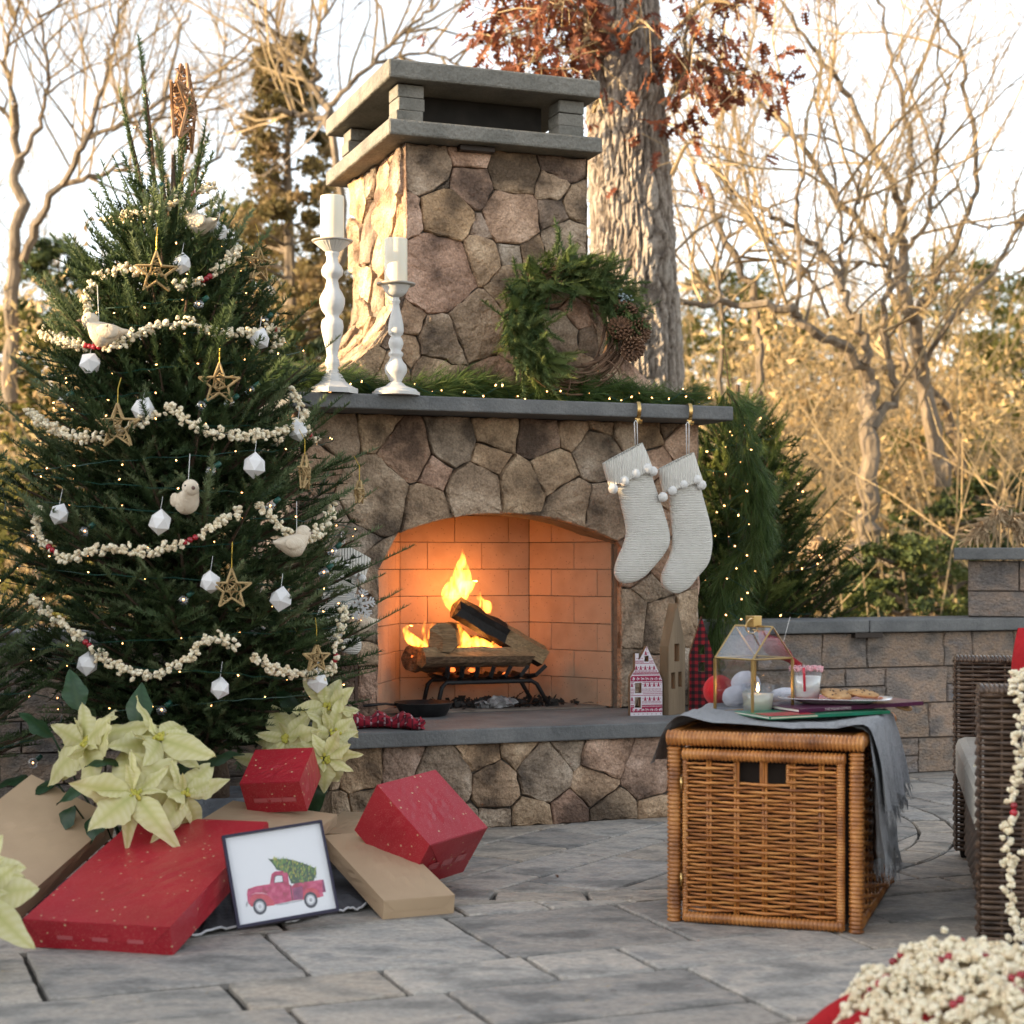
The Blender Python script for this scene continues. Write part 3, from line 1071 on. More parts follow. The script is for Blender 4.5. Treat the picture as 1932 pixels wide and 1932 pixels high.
def plates(sx, sz_, npt, seed):
    """bark plates: distance to the nearest gap between long cells"""
    g_ = np.random.default_rng(seed)
    px_, pz = g_.uniform(0, 2 * math.pi, npt), g_.uniform(-0.3, 5.7, npt)
    wob_ = 0.10 * np.sin(ZZ * 2.1 + 2 * np.sin(TH * 3)) + 0.05 * np.sin(ZZ * 5.3 + TH * 7)
    out = np.empty((nz, na))
    for r0 in range(0, nz, 30):
        dx = np.angle(np.exp(1j * ((TH + wob_)[r0:r0 + 30, :, None] - px_))) * 0.3 / sx
        dz = (ZZ[r0:r0 + 30, :, None] - pz) / sz_
        d = np.partition(dx * dx + dz * dz, 1, axis=2)
        out[r0:r0 + 30] = np.sqrt(d[..., 1]) - np.sqrt(d[..., 0])
    return out


pl1, pl2 = plates(0.019, 0.10, 2200, 4), plates(0.05, 0.4, 240, 6)
base = 0.315 - 0.018 * ZZ + 0.12 * np.exp(-np.maximum(0, ZZ + 0.2) / 0.35)
rr_ = base + 0.026 * np.clip(pl1 / 0.7, 0, 1) ** 0.6 + 0.018 * np.clip(pl2 / 0.9, 0, 1) ** 0.7 - 0.02 + org_.normal(0, 0.0022, base.shape)
for kx, kz, ks in ((-1.15, 4.02, 0.11), (-1.0, 3.0, 0.10), (-2.6, 3.6, 0.1)):
    dd = np.hypot(np.angle(np.exp(1j * (TH - kx))) * base, ZZ - kz)
    rr_ = rr_ + 0.06 * np.exp(-(dd / ks) ** 2) - 0.05 * np.exp(-(dd / (ks * 0.4)) ** 2) + 0.010 * np.sin(dd * 95) * np.exp(-(dd / ks) ** 2)
CXX = OX - 0.135 * np.maximum(0, (ZZ - 2.1) / 3.0)
P = np.stack([CXX + rr_ * np.cos(TH), OY + rr_ * np.sin(TH), ZZ], -1)
PAT = (0.62 * np.clip(pl1 / 0.55, 0, 1) + 0.38 * np.clip(pl2 / 0.7, 0, 1)).ravel()
P -= np.array(tuple(oak.location))
m_oakbark = mat('oak_bark', [(0.06, 0.046, 0.036), (0.17, 0.138, 0.11), (0.27, 0.23, 0.19), (0.32, 0.285, 0.245)], 6, 0.95, 0.02, 22, attr='rnd', fine=(40, 0.35), stretch=(3.0, 3.0, 0.7), detail=8)
MB().grid(P, PAT, closed=True).build('trunk', m_oakbark, oak, smooth=False)
ob = MB()
ol = np.array(tuple(oak.location))


def oak_leaf():
    o = [(0, 0), (.10, .04), (.13, .17), (.20, .06), (.30, .06), (.36, .26), (.42, .10), (.5, .08), (.58, .30), (.64, .10), (.74, .08), (.84, .20), (.86, .06), (1, 0)]
    o = o + [(x, -y) for x, y in o[-2:0:-1]]
    v = [(x, y, 0.12 * x * (1 - x) * 2 + 0.25 * abs(y) ** 1.3) for x, y in o] + [(0.5, 0, 0.05)]
    n_ = len(o)
    return np.array(v), np.array([(i, (i + 1) % n_, n_) for i in range(n_)])


LV, LF = oak_leaf()
leaf_pts, leaf_dir = [], []
sprays = [((1290, 160), (1330, 40), 9.9, 26), ((1275, 190), (1440, 150), 10.4, 60), ((1262, 185), (1330, 120), 10.6, 46), ((1268, 330), (1325, 275), 10.7, 20),
          ((1140, 60), (1010, 20), 10.2, 80), ((1150, 90), (930, 70), 10.6, 90), ((1130, 30), (870, 55), 10.9, 34), ((1150, 80), (1060, 130), 10.3, 46),
          ((1120, -30), (930, -20), 10.6, 80), ((1145, 100), (1000, 120), 10.5, 60), ((1270, 60), (1400, 10), 10.5, 50), ((1290, 30), (1500, -20), 10.8, 26), ((1180, 80), (1235, 60), 10.0, 16),
          ((1120, 210), (1140, 215), 10.5, 8)]
for (x0, y0), (x1, y1), Y, nl in sprays:
    a_, b_ = np.array(tuple(at(x0, y0, OY - 0.2 if Y < 10.9 else Y))), np.array(tuple(at(x1, y1, Y)))
    mid = (a_ + b_) / 2 + np.array((0, 0, 0.1))
    S = spline([a_, mid, b_], 14)
    ob.tube(S - ol, np.linspace(0.018, 0.004, 14), 5)
    for q in range(int(nl * 0.62)):
        t = org_.integers(3, 14)
        off = org_.normal(0, 0.13, 3)
        tip = S[t] + off
        ob.tube([S[t] - ol, S[t] + off * 0.5 + (0, 0, 0.02) - ol, tip - ol], 0.003, 3, cap=False)
        for _ in range(3):
            leaf_pts.append(tip - ol + org_.normal(0, 0.02, 3))
            leaf_dir.append(off * 2 + org_.normal(0, 0.35, 3) + np.array((0, 0, -0.5)))
ob.shift((0, 0, 0))
lb = MB()
limb(lb, [(1250, 200, 13), (1280, 160, 11), (1291, 110, 9), (1300, 40, 7), (1330, -30, 6)], 10.75, org_, shoots=3, slen=0.6, drift=0.02)
lb.shift(ol).build('branch', m_bark_far, oak)
struct(ob.build('twigs', m_twig_far, oak), 'stuff')
D_ = np.array(leaf_dir)
T = dir_frames(D_, org_, up=org_.normal(size=D_.shape)) * org_.uniform(0.075, 0.135, len(D_))[:, None, None]
lm = MB()
lm.inst(LV, LF, T, np.array(leaf_pts), org_.random(len(D_)))
lm.build('crown', mat('rust_leaf', [(0.10, 0.03, 0.016), (0.20, 0.06, 0.028), (0.32, 0.12, 0.05)], attr='rnd', rough=0.6, transl=0.4), oak)

# ---- bare trees followed from the picture, right of the oak
bgr = np.random.default_rng(11)


def traced_tree(name, label, limbs, Y, bark, conv8=True, group=None, shoots=7, slen=1.5, lev=3):
    x, y, w_ = limbs[0][0]
    X, Yp = (D8(x, y) if conv8 else (x, y))
    b = at(X, Yp, Y)
    t = thing(name, label, 'tree', (b.x, Y, 0.0), 0, group)
    mb, tw = MB(), MB()
    for li, pts in enumerate(limbs):
        q = [((*D8(a_, b_), c_ * 0.3723) if conv8 else (a_, b_, c_)) for a_, b_, c_ in pts]
        limb(mb, q, Y + bgr.uniform(-0.15, 0.15), bgr, shoots=0 if li == 0 else 2, slen=slen, drift=0.22)
        P = spline([tuple(at(a_, b_, Y)) for a_, b_, _ in q], 24)
        if li:
            for j in range(shoots):
                i = bgr.integers(3, 23)
                d = P[i] - P[i - 1]
                d /= np.linalg.norm(d)
                s = np.cross(d, bgr.normal(size=3))
                sprout(tw, P[i], d * 0.6 + s / np.linalg.norm(s) * 0.8 + np.array((0, 0, 0.3)), slen * bgr.uniform(0.5, 1.3), 0.016, 1, bgr, lev, (5, 5, 4), minr=0.003, wob=0.2)
    o = np.array((b.x, Y, 0.0))
    for m_, nm, mt in ((mb, 'trunk', bark), (tw, 'crown', m_twig_far)):
        m_.shift(o)
        if m_.n:
            m_.build(nm, mt, t)
    return t


traced_tree('bare_tree', 'tall bare tree with sunlit forked limbs against the sky, farthest right', [
    [(1520, 2460, 105), (1470, 2150, 85), (1425, 1932, 76), (1390, 1700, 70), (1330, 1500, 62), (1312, 1300, 58), (1312, 1050, 48)],
    [(1312, 1060, 44), (1240, 900, 38), (1130, 680, 34), (1000, 430, 30), (850, 230, 22), (700, 0, 15), (640, -150, 10)],
    [(1325, 1030, 34), (1360, 850, 32), (1350, 650, 28), (1300, 380, 24), (1230, 150, 18), (1190, -20, 13)],
    [(1335, 1270, 26), (1440, 1130, 26), (1480, 900, 24), (1510, 680, 20), (1540, 480, 15), (1600, 250, 10)],
    [(1395, 1580, 42), (1480, 1400, 38), (1600, 1180, 34), (1680, 960, 30), (1690, 750, 28), (1640, 480, 24), (1600, 250, 20), (1440, 0, 14)],
    [(1440, 1830, 26), (1560, 1620, 28), (1750, 1400, 24), (1900, 1170, 18), (2050, 1080, 12)],
    [(1625, 1090, 18), (1720, 1150, 14), (1900, 1130, 10), (2000, 1200, 8)],
    [(1300, 1390, 44), (1200, 1250, 38), (1090, 1130, 36), (960, 980, 34), (850, 790, 30), (730, 650, 26), (560, 520, 18), (440, 420, 10)],
    [(1290, 1370, 24), (1190, 1340, 20), (1110, 1330, 14), (1060, 1360, 8)],
    [(1200, 860, 16), (1080, 780, 15), (900, 690, 12), (700, 690, 8)]], 15.0, m_bark_far, shoots=5)
traced_tree('bare_tree', 'bare tree with a long crooked horizontal limb right of the oak', [
    [(1130, 2800, 120), (1140, 2560, 105), (1150, 2300, 95), (1140, 2100, 88), (1150, 1950, 80), (1120, 1830, 70)],
    [(1130, 1850, 66), (1000, 1740, 58), (870, 1690, 52), (780, 1600, 48), (690, 1560, 42), (400, 1530, 32), (210, 1530, 26), (60, 1480, 18)],
    [(1120, 1840, 56), (1130, 1700, 50), (1050, 1610, 44), (1020, 1450, 32), (1010, 1300, 28), (1050, 1150, 20), (1100, 1000, 16), (1080, 850, 10)],
    [(1010, 1470, 34), (920, 1300, 32), (780, 1180, 28), (640, 1080, 24), (450, 960, 18), (300, 800, 12), (200, 640, 8)],
    [(940, 1610, 22), (880, 1450, 22), (780, 1330, 20), (640, 1230, 16), (500, 1130, 13), (170, 1030, 9)],
    [(780, 1580, 24), (795, 1350, 24), (790, 1200, 24), (780, 1000, 22), (820, 850, 16), (820, 600, 10)],
    [(1015, 1280, 18), (990, 1000, 18), (940, 750, 15), (870, 500, 12), (880, 350, 8)],
    [(1180, 2120, 60), (1280, 1980, 46), (1220, 1700, 40), (1250, 1500, 36), (1270, 1180, 24)]], 13.5, m_bark_far, shoots=5)
traced_tree('bare_tree', 'slim bare tree rising directly beside the oak trunk', [
    [(620, 2300, 50), (600, 1900, 46), (570, 1640, 44), (530, 1420, 42), (440, 1250, 38), (330, 1000, 30), (250, 800, 24), (130, 530, 14)],
    [(650, 1600, 26), (720, 1440, 18), (690, 1280, 14), (560, 1130, 12), (420, 1060, 9)],
    [(395, 2000, 30), (400, 1720, 26), (385, 1500, 22), (380, 1330, 18), (450, 1150, 14), (440, 960, 10)],
    [(380, 1470, 14), (420, 1360, 12), (560, 1250, 10), (700, 1100, 7)],
    [(385, 1520, 14), (300, 1440, 12), (200, 1440, 9)],
    [(440, 830, 12), (380, 650, 10), (320, 480, 8)]], 14.2, m_bark_far, shoots=5)
traced_tree('bare_tree', 'thick leaning pale trunk among the brush below the forked tree', [
    [(1640, 2600, 70), (1610, 2350, 64), (1560, 2160, 60), (1500, 2020, 50), (1380, 1920, 44), (1280, 1800, 36)],
    [(1400, 1930, 30), (1300, 1850, 26), (1190, 1880, 20)], [(1320, 1840, 20), (1300, 1650, 16), (1340, 1500, 10)]], 15.8, m_bark_far, shoots=4)
# left of the picture
traced_tree('bare_tree', 'bare spreading tree with ivy on its trunk at the far left', [
    [(20, 760, 30), (24, 560, 26), (30, 420, 22), (34, 300, 18), (28, 200, 14)],
    [(25, 520, 20), (60, 440, 19), (115, 350, 16), (160, 260, 14), (185, 200, 12), (205, 110, 8), (240, 0, 6)],
    [(115, 350, 12), (190, 330, 9), (250, 310, 6)], [(160, 265, 10), (260, 215, 8), (380, 150, 6), (470, 110, 4)],
    [(34, 300, 12), (80, 220, 9), (90, 120, 7), (70, 20, 5)], [(30, 200, 10), (10, 110, 8), (40, 0, 5)], [(30, 250, 8), (-30, 160, 7)]], 17, m_bark_far, conv8=False, shoots=8, slen=1.9)
traced_tree('bare_tree', 'bare tree reaching long fine branches behind the chimney cap', [
    [(640, 500, 20), (640, 330, 18), (620, 230, 16), (600, 150, 14), (560, 90, 10), (480, 40, 7)],
    [(640, 240, 14), (560, 215, 12), (500, 210, 8)], [(620, 200, 12), (690, 130, 9), (760, 60, 7), (830, 0, 5)], [(610, 170, 10), (540, 120, 9), (520, 40, 6), (450, -20, 4)],
    [(700, 120, 8), (800, 100, 6), (880, 130, 4)], [(590, 130, 8), (600, 60, 6), (640, -10, 4)]], 16, m_bark_far, conv8=False, shoots=8, slen=1.7)
traced_tree('bare_tree', 'pale fine-twigged tree behind the tip of the christmas tree', [
    [(400, 700, 14), (330, 420, 12), (300, 260, 10), (330, 100, 7), (360, 20, 5)],
    [(300, 300, 8), (230, 200, 7), (200, 80, 5)], [(310, 250, 8), (400, 170, 6), (430, 60, 4)], [(320, 350, 8), (420, 290, 6), (500, 240, 4)]], 22, m_bark_far, conv8=False, shoots=8, slen=2.3)
# more bare trees further in, standing free
tn = 0
for px_, Yb, H_, lab in ((1610, 27, 8, 'thin bare tree far behind the brush, below the crooked limb'),
                        (1850, 23, 9, 'thin bare tree above the pillar cap'), (1360, 26, 9, 'thin bare tree half hidden by the oak trunk'),
                        (130, 25, 8, 'bare tree low on the left behind the big tree'), (250, 30, 12, 'tall bare tree far left behind the fir top'), (560, 29, 11, 'bare tree behind the vine covered cedar'),
                        (-30, 22, 9, 'bare tree leaning in from the left edge'), (760, 30, 12, 'bare tree mostly behind the chimney'), (960, 28, 13, 'bare tree above the chimney behind the rusty leaves')):
    b = at(px_, HZ, Yb)
    t = thing('bare_tree', lab, 'tree', (b.x, Yb, 0), 0, 'bare trees in the wood')
    mb = MB()
    for q in range(2):
        H_ = H_ * (0.62 if q == 0 else 1)
        sprout(mb, (q * 0.15, 0, -0.3), (bgr.normal(0, 0.15) + (0.3 if q else 0), bgr.normal(0, .1), 1), H_ * (1 - 0.25 * q), 0.075 * H_ / 9, 0, bgr, 4, (7, 4, 4, 3), up=0.3, wob=0.1, minr=0.006, kink=0.75)
    mb.build('trunk', m_twig_far, t)

# ---- evergreens in the wood
def evergreen(name, label, px_, Y, H, W, mt, per=26, cl=150, z0=0.6, size=0.10, cat='tree', group=None, shape=1.0):
    g_ = np.random.default_rng(int(px_ * 7 + Y) % 99991)
    b = at(px_, HZ, Y)
    t = thing(name, label, cat, (b.x, Y, 0), 0, group)
    tr, cr = MB(), MB()
    tr.tube([(0, 0, -0.4), (0.05, 0, H * 0.5), (0, 0, H * 0.97)], [0.018 * H, 0.012 * H, 0.01], 7)
    C, rr = [], []
    for i in range(cl):
        z = z0 + (H - z0) * g_.random() ** 0.9
        f_ = (1 - (z - z0) / (H - z0)) ** shape
        rad = W * (0.18 + 0.82 * f_) * math.sqrt(g_.uniform(0.15, 1))
        an = g_.uniform(0, 6.28)
        c_ = (rad * math.cos(an), rad * math.sin(an), z)
        C.append(c_)
        rr.append(g_.uniform(0.10, 0.24) * W)
        if i % 3 == 0:
            tr.tube([(0, 0, z - rad * 0.3), c_], [0.02, 0.006], 4, cap=False)
    foliage(cr, C, rr, per, size, g_, flat=0.6)
    tr.build('trunk', m_bark_far, t)
    cr.build('crown', mt, t)
    return t


evergreen('cedar_tree', 'ragged cedar draped in brown vines, left of the chimney', 540, 17, 6.2, 0.85, m_cedar_far, 70, 230, 1.5, 0.085, shape=0.6)
evergreen('cedar_tree', 'broad olive cedar behind the right side of the christmas tree', 460, 19, 4.9, 1.1, m_pine_far, 80, 200, 0.5, 0.09, shape=0.4)
evergreen('cedar_tree', 'brownish cedar lower down beside the tall candle', 620, 18, 4.2, 0.9, m_cedar_far, 70, 170, 0.4, 0.085, shape=0.35)
evergreen('holly_bush', 'dark green bush behind the candles', 575, 15, 2.95, 0.62, m_ever_far, 90, 110, 0.2, 0.08, 'bush', shape=0.15)
evergreen('pine_tree', 'small dark pine on the left behind the christmas tree', 110, 20, 4.7, 0.85, m_ever_far, 70, 150, 1.0, 0.085, shape=0.4)
evergreen('pine_tree', 'yellow green pine at the left edge behind the christmas tree', 25, 18, 3.6, 1.1, m_pine_far, 80, 160, 0.3, 0.09, shape=0.3)
evergreen('pine_tree', 'yellow green pine right beside the oak behind the crooked limb', 1375, 30, 6.0, 1.8, m_pine_far, 70, 200, 1.0, 0.13, shape=0.3)
evergreen('pine_tree', 'broad pine between the forked trees', 1575, 32, 5.6, 1.9, m_pine_far, 60, 190, 0.6, 0.13, shape=0.3)
evergreen('pine_tree', 'rounded pine at the right above the pillar', 1810, 30, 6.3, 2.0, m_pine_far, 70, 220, 0.6, 0.13, shape=0.25)
evergreen('pine_tree', 'pine at the right edge behind the dried grass', 1925, 27, 4.8, 1.6, m_pine_far, 70, 170, 0.6, 0.12, shape=0.3)
for i, (px_, Y, H, W, mt, lab) in enumerate(((1700, 13.2, 1.15, 0.6, m_ever_far, 'leafy green shrub left of the block pillar'), (1790, 14.5, 1.5, 0.7, m_ever_far, 'dark shrub directly behind the block pillar'),
                                             (1740, 17, 2.3, 0.9, m_pine_far, 'tall olive shrub among the brush'), (1560, 15.5, 1.2, 0.7, m_cedar_far, 'brown shrub at the foot of the crooked tree'),
                                             (1890, 15.5, 1.8, 0.8, m_ever_far, 'green shrub behind the dried grass plumes'), (60, 12.5, 1.7, 0.8, m_pine_far, 'olive shrub at the left edge behind the wall'),
                                             (230, 14, 1.9, 0.8, m_cedar_far, 'brown shrub behind the left side of the christmas tree'))):
    evergreen('shrub', lab, px_, Y, H, W, mt, 75, 90, 0.1, 0.065, 'shrub', 'shrubs beyond the wall', shape=0.2)

# ---- brush: nobody could count it
ug = np.random.default_rng(19)
mb, lf = MB(), MB()
for i in range(3000):
    Y = ug.uniform(12.5, 40)
    x = ug.uniform(-150, 2080)
    if 620 < x < 1290:
        continue
    b = at(x, HZ, Y)
    h = ug.uniform(0.8, 3.2) * (1 if x > 1200 else 0.8) * (0.6 + Y / 40)
    d = ug.normal(0, 0.45, 2)
    p0 = np.array((b.x, Y, -0.1 + max(0, Y - 14) * 0.03))
    P = [p0, p0 + (d[0] * h * .3, d[1] * .3, h * .55), p0 + (d[0] * h * .8, d[1] * .6, h * ug.uniform(0.75, 1.0)), p0 + (d[0] * h * 1.2, d[1] * .6, h * ug.uniform(0.6, 1.05))]
    mb.tube(spline(P, 7), np.linspace(0.012, 0.004, 7) * Y / 18, 3, cap=False)
    for q in range(2):
        j = P[1] + (P[2] - P[1]) * ug.random()
        e = j + ug.normal(0, 0.35, 3) * h * 0.5 + np.array((0, 0, 0.25 * h))
        mb.tube([j, (j + e) / 2 + ug.normal(0, .04, 3), e], np.array((0.008, 0.006, 0.003)) * Y / 18, 3, cap=False)
mb.build('undergrowth', m_twig_far)
tag(bpy.data.objects['undergrowth'], 'tangle of bare sunlit brush filling the wood', 'brush', kind='stuff')
C = []
for i in range(1500):
    Y = ug.uniform(13, 45)
    x = ug.uniform(-150, 2080)
    if 640 < x < 1280:
        continue
    b = at(x, HZ, Y)
    C.append((b.x, Y, max(0, Y - 14) * 0.03 + ug.random() ** 1.5 * (2.0 + Y * 0.09)))
foliage(lf, C, ug.uniform(0.2, 0.7, len(C)), 60, 0.09, ug)
lf.build('dry_foliage', m_brown_leaf)
tag(bpy.data.objects['dry_foliage'], 'dry brown leaves caught all through the brush', 'leaves', kind='stuff')
# the wood beyond, one mass
C = []
for i in range(900):
    Y = ug.uniform(48, 75)
    b = at(ug.uniform(-250, 2200), HZ, Y)
    C.append((b.x, Y, ug.random() ** 1.4 * 6.0))
fw, fs = MB(), MB()
foliage(fw, C, ug.uniform(0.7, 1.8, len(C)), 70, 0.3, ug)
far = fw.build('far_wood', m_brown_leaf)
for i in range(150):
    Y = ug.uniform(45, 75)
    b = at(ug.uniform(-250, 2200), HZ, Y)
    sprout(fs, (b.x, Y, 0), (ug.normal(0, .12), 0, 1), ug.uniform(3.5, 7.5), 0.08, 2, ug, 4, (4, 4, 5, 3), up=0.4, wob=0.12, minr=0.02)
tag(far, 'distant brown winter wood behind the trees', 'wood', kind='stuff')
tag(fs.build('far_wood', m_twig_far), 'distant bare stems and branches of the winter wood', 'wood', kind='stuff')
# ================================================================ cut fir trees with their decorations
def twig_template(ln, nn, nl, wd, rg, flat=0.4, fwd=0.5, stem=0.003):
    """a brush-like twig along +X, needles all round"""
    V_, F_, A_ = [], [], []
    for i in range(nn):
        x = ln * (0.02 + 0.98 * i / nn)
        an = rg.uniform(0, 6.283)
        y, z = math.cos(an), math.sin(an) * flat + 0.25
        d = np.array((fwd * rg.uniform(0.7, 1.3), y, z))
        if i > nn * 0.93:
            d[0] += 1.2
        d /= np.linalg.norm(d)
        s = np.cross(d, (0.2, 0.3, 1.0))
        s = s / np.linalg.norm(s) * wd / 2
        b = np.array((x, 0, 0))
        L_ = nl * rg.uniform(0.75, 1.15)
        k = len(V_)
        V_ += [b - s, b + s, b + d * L_]
        F_.append((k, k + 1, k + 2))
        t = -0.12 + 0.24 * i / nn
        A_ += [t, t, t + 0.12]
    k = len(V_)
    for x, r_ in ((0, stem), (ln, stem * 0.4)):
        for q in range(3):
            V_.append(np.array((x, r_ * math.cos(q * 2.094), r_ * math.sin(q * 2.094))))
            A_.append(0.0)
    for q in range(3):
        F_ += [(k + q, k + (q + 1) % 3, k + 3 + (q + 1) % 3), (k + q, k + 3 + (q + 1) % 3, k + 3 + q)]
    return np.array(V_), np.array(F_), np.array(A_)


tpl = np.random.default_rng(2)
TWIGS = [twig_template(l_, int(l_ * 640), 0.0205, 0.0046, tpl) for l_ in (0.09, 0.14, 0.20)] + [twig_template(0.17, 46, 0.024, 0.008, tpl)]


class Fir:
    def __init__(self):
        self.dirs = [[], [], [], []]
        self.org = [[], [], [], []]
        self.a = [[], [], [], []]

    def twig(self, p, d, ln, a, coarse=False):
        k = 3 if coarse else 0 if ln < 0.105 else (1 if ln < 0.15 else 2)
        self.dirs[k].append(np.asarray(d) / np.linalg.norm(d))
        self.org[k].append(p)
        self.a[k].append(a)

    def emit(self, mb, rg):
        for k in range(4):
            if self.org[k]:
                D_ = np.array(self.dirs[k])
                mb.inst(TWIGS[k][0], TWIGS[k][1], dir_frames(D_, rg) * rg.uniform(0.85, 1.15, len(D_))[:, None, None], np.array(self.org[k]), np.array(self.a[k]), TWIGS[k][2])


def fir_crown(rg, prof, zlo, zhi, nbr, axis, elev, tw, br, facing=None, up_tip=0.12):
    """branches round a trunk. prof(z): radius of the outline where a branch tip ends"""
    for i in range(nbr):
        z = zlo + (zhi - zlo) * ((i + rg.random()) / nbr) ** 1.15
        az = rg.uniform(0, 6.283) if facing is None or rg.random() < 0.35 else rg.normal(facing, 0.95)
        el = elev(z) + rg.normal(0, 0.10)
        rad = prof(z) * rg.uniform(0.70, 0.98)
        L_ = rad / max(0.35, math.cos(el))
        h = np.array((math.cos(az), math.sin(az), 0))
        d = h * math.cos(el) + np.array((0, 0, math.sin(el)))
        b = np.array(axis(z - rad * math.tan(el)))
        side = np.array((-math.sin(az), math.cos(az), 0))
        P = [b + d * L_ * t + np.array((0, 0, up_tip * L_ * t * t)) for t in np.linspace(0, 1, 6)]
        br.tube(P, np.linspace(0.009 + 0.008 * rad, 0.003, 6), 4, cap=False)
        t = 0.22
        a0 = rg.choice([rg.uniform(0.0, 0.3), rg.uniform(0.45, 0.85)], p=[0.55, 0.45])
        s = 1
        while t < 1:
            p = b + d * L_ * t + np.array((0, 0, up_tip * L_ * t * t))
            dd = d + np.array((0, 0, 2 * up_tip * t))
            for s in (-1, 1):
                td = dd * 0.75 + side * s * rg.uniform(0.5, 0.95) + np.array((0, 0, rg.normal(0.08, 0.22)))
                tw.twig(p, td, rg.uniform(0.08, 0.13) + 0.10 * (1 - t), a0 + rg.normal(0, 0.1))
            if t > 0.4:
                tw.twig(p, dd + rg.normal(0, 0.12, 3), 0.10, a0 - 0.05)
            t += rg.uniform(0.08, 0.12) / L_
        dd = d + np.array((0, 0, 2 * up_tip))
        tw.twig(b + d * L_ + np.array((0, 0, up_tip * L_)) - dd * 0.03, dd, rg.uniform(0.12, 0.2), a0 + 0.1)


m_needle = mat('fir_needle', [(0.022, 0.042, 0.016), (0.055, 0.09, 0.032), (0.11, 0.155, 0.068), (0.20, 0.245, 0.125)], attr='rnd', rough=0.55, transl=0.22, spec=0.35)
m_needle2 = mat('fir_needle_yellow', [(0.022, 0.04, 0.012), (0.055, 0.085, 0.022), (0.11, 0.145, 0.038), (0.18, 0.205, 0.055)], attr='rnd', rough=0.55, transl=0.25, spec=0.35)
m_firwood = mat('fir_wood', [(0.07, 0.045, 0.03), (0.13, 0.085, 0.055)], 20, 0.9, 0.01)

TY = 5.9
TX = at(362, 0, TY).x


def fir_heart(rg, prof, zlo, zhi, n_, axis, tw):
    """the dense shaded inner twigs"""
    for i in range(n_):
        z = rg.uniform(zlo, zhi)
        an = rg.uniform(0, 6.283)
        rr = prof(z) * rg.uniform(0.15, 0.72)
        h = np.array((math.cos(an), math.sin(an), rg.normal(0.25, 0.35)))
        tw.twig(np.array(axis(z)) + np.array((math.cos(an), math.sin(an), 0)) * rr, h + rg.normal(0, 0.4, 3), 0.17, rg.uniform(0.0, 0.35), True)  # darker needle tones stand in for the shade inside the crown


def pv(tab):
    zs_, rs_ = zip(*sorted(tab))
    return lambda z: float(np.interp(z, zs_, rs_))


XR = pv([(0.30, 0.30), (0.40, 0.46), (0.52, 0.55), (0.65, 0.62), (0.92, 0.65), (1.10, 0.635), (1.38, 0.56), (1.7, 0.44), (1.84, 0.385), (2.0, 0.285), (2.2, 0.15), (2.36, 0.07), (2.5, 0.03)])


def xaxis(z):
    return (float(np.interp(z, [0, 0.5, 1.1, 1.84, 2.2, 2.6], [0.08, 0.03, -0.03, -0.09, -0.065, -0.06])), 0.0, z)


xt = thing('christmas_tree', 'large decorated fir standing left of the fireplace', 'christmas tree', (TX, TY, 0))
g1 = np.random.default_rng(101)
tw, br = Fir(), MB()
fir_crown(g1, XR, 0.37, 2.2, 300, xaxis, lambda z: np.interp(z, [0.4, 0.9, 1.5, 2.0, 2.4], [-0.05, 0.22, 0.45, 0.72, 1.05]), tw, br, facing=-math.pi / 2)
fir_heart(g1, XR, 0.36, 2.05, 1700, xaxis, tw)
for k, (dx, zb, zt) in enumerate(((-0.165, 2.18, 2.70), (-0.215, 2.12, 2.50), (-0.03, 2.2, 2.43), (0.03, 2.15, 2.36), (-0.1, 2.1, 2.35))):
    p0, p1 = np.array((-0.04 + dx * 0.5, 0, zb)), np.array((dx, -0.03, zt))
    br.tube([p0, (p0 + p1) / 2 + (0.008, 0, 0), p1], [0.007, 0.006, 0.004], 5, cap=False)
    for t in np.arange(0.15, 1.0, 0.12):
        tw.twig(p0 + (p1 - p0) * t, p1 - p0 + g1.normal(0, 0.02, 3), 0.09 if k == 0 else 0.12, g1.uniform(0.3, 0.7))
cr = MB()
tw.emit(cr, g1)
cr.build('crown', m_needle, xt)
struct(br.build('branches', m_firwood, xt), 'stuff')
MB().tube([xaxis(0.06), (0.085, -0.01, 0.25), xaxis(0.6), xaxis(1.5), xaxis(2.4)], [0.055, 0.048, 0.042, 0.026, 0.008], 10).build('trunk', m_firwood, xt, smooth=True)
# tub with grey cloth round the foot
tb = thing('tree_tub', 'grey cloth wrapped tub round the foot of the decorated fir', 'tub', (TX + 0.09, TY - 0.02, 0))
MB().lathe([(0.12, 0.0), (0.15, 0.01), (0.165, 0.10), (0.175, 0.2), (0.165, 0.205), (0.15, 0.19), (0.02, 0.185)], 28).build('tub', mat('tub_cloth', [(0.16, 0.175, 0.2), (0.25, 0.27, 0.3)], 12, 0.9, 0.01), tb, smooth=True)
# fir at the left edge, nearer
lt_ = thing('fir_tree', 'plain dark fir with warm lights cut off by the left edge', 'fir tree', (at(-215, 0, 5.5).x, 5.5, 0))
tw, br = Fir(), MB()
fir_crown(np.random.default_rng(102), pv([(0.2, 0.4), (0.5, 0.60), (0.9, 0.52), (1.3, 0.36), (1.75, 0.02)]), 0.35, 1.7, 90, lambda z: (0, 0, z), lambda z: 0.2 + 0.3 * z, tw, br, facing=-0.5)
cr = MB()
tw.emit(cr, g1)
cr.build('crown', m_needle, lt_)
struct(br.build('branches', m_firwood, lt_), 'stuff')
MB().tube([(0, 0, 0), (0, 0, 1.6)], [0.04, 0.01], 8).build('trunk', m_firwood, lt_)
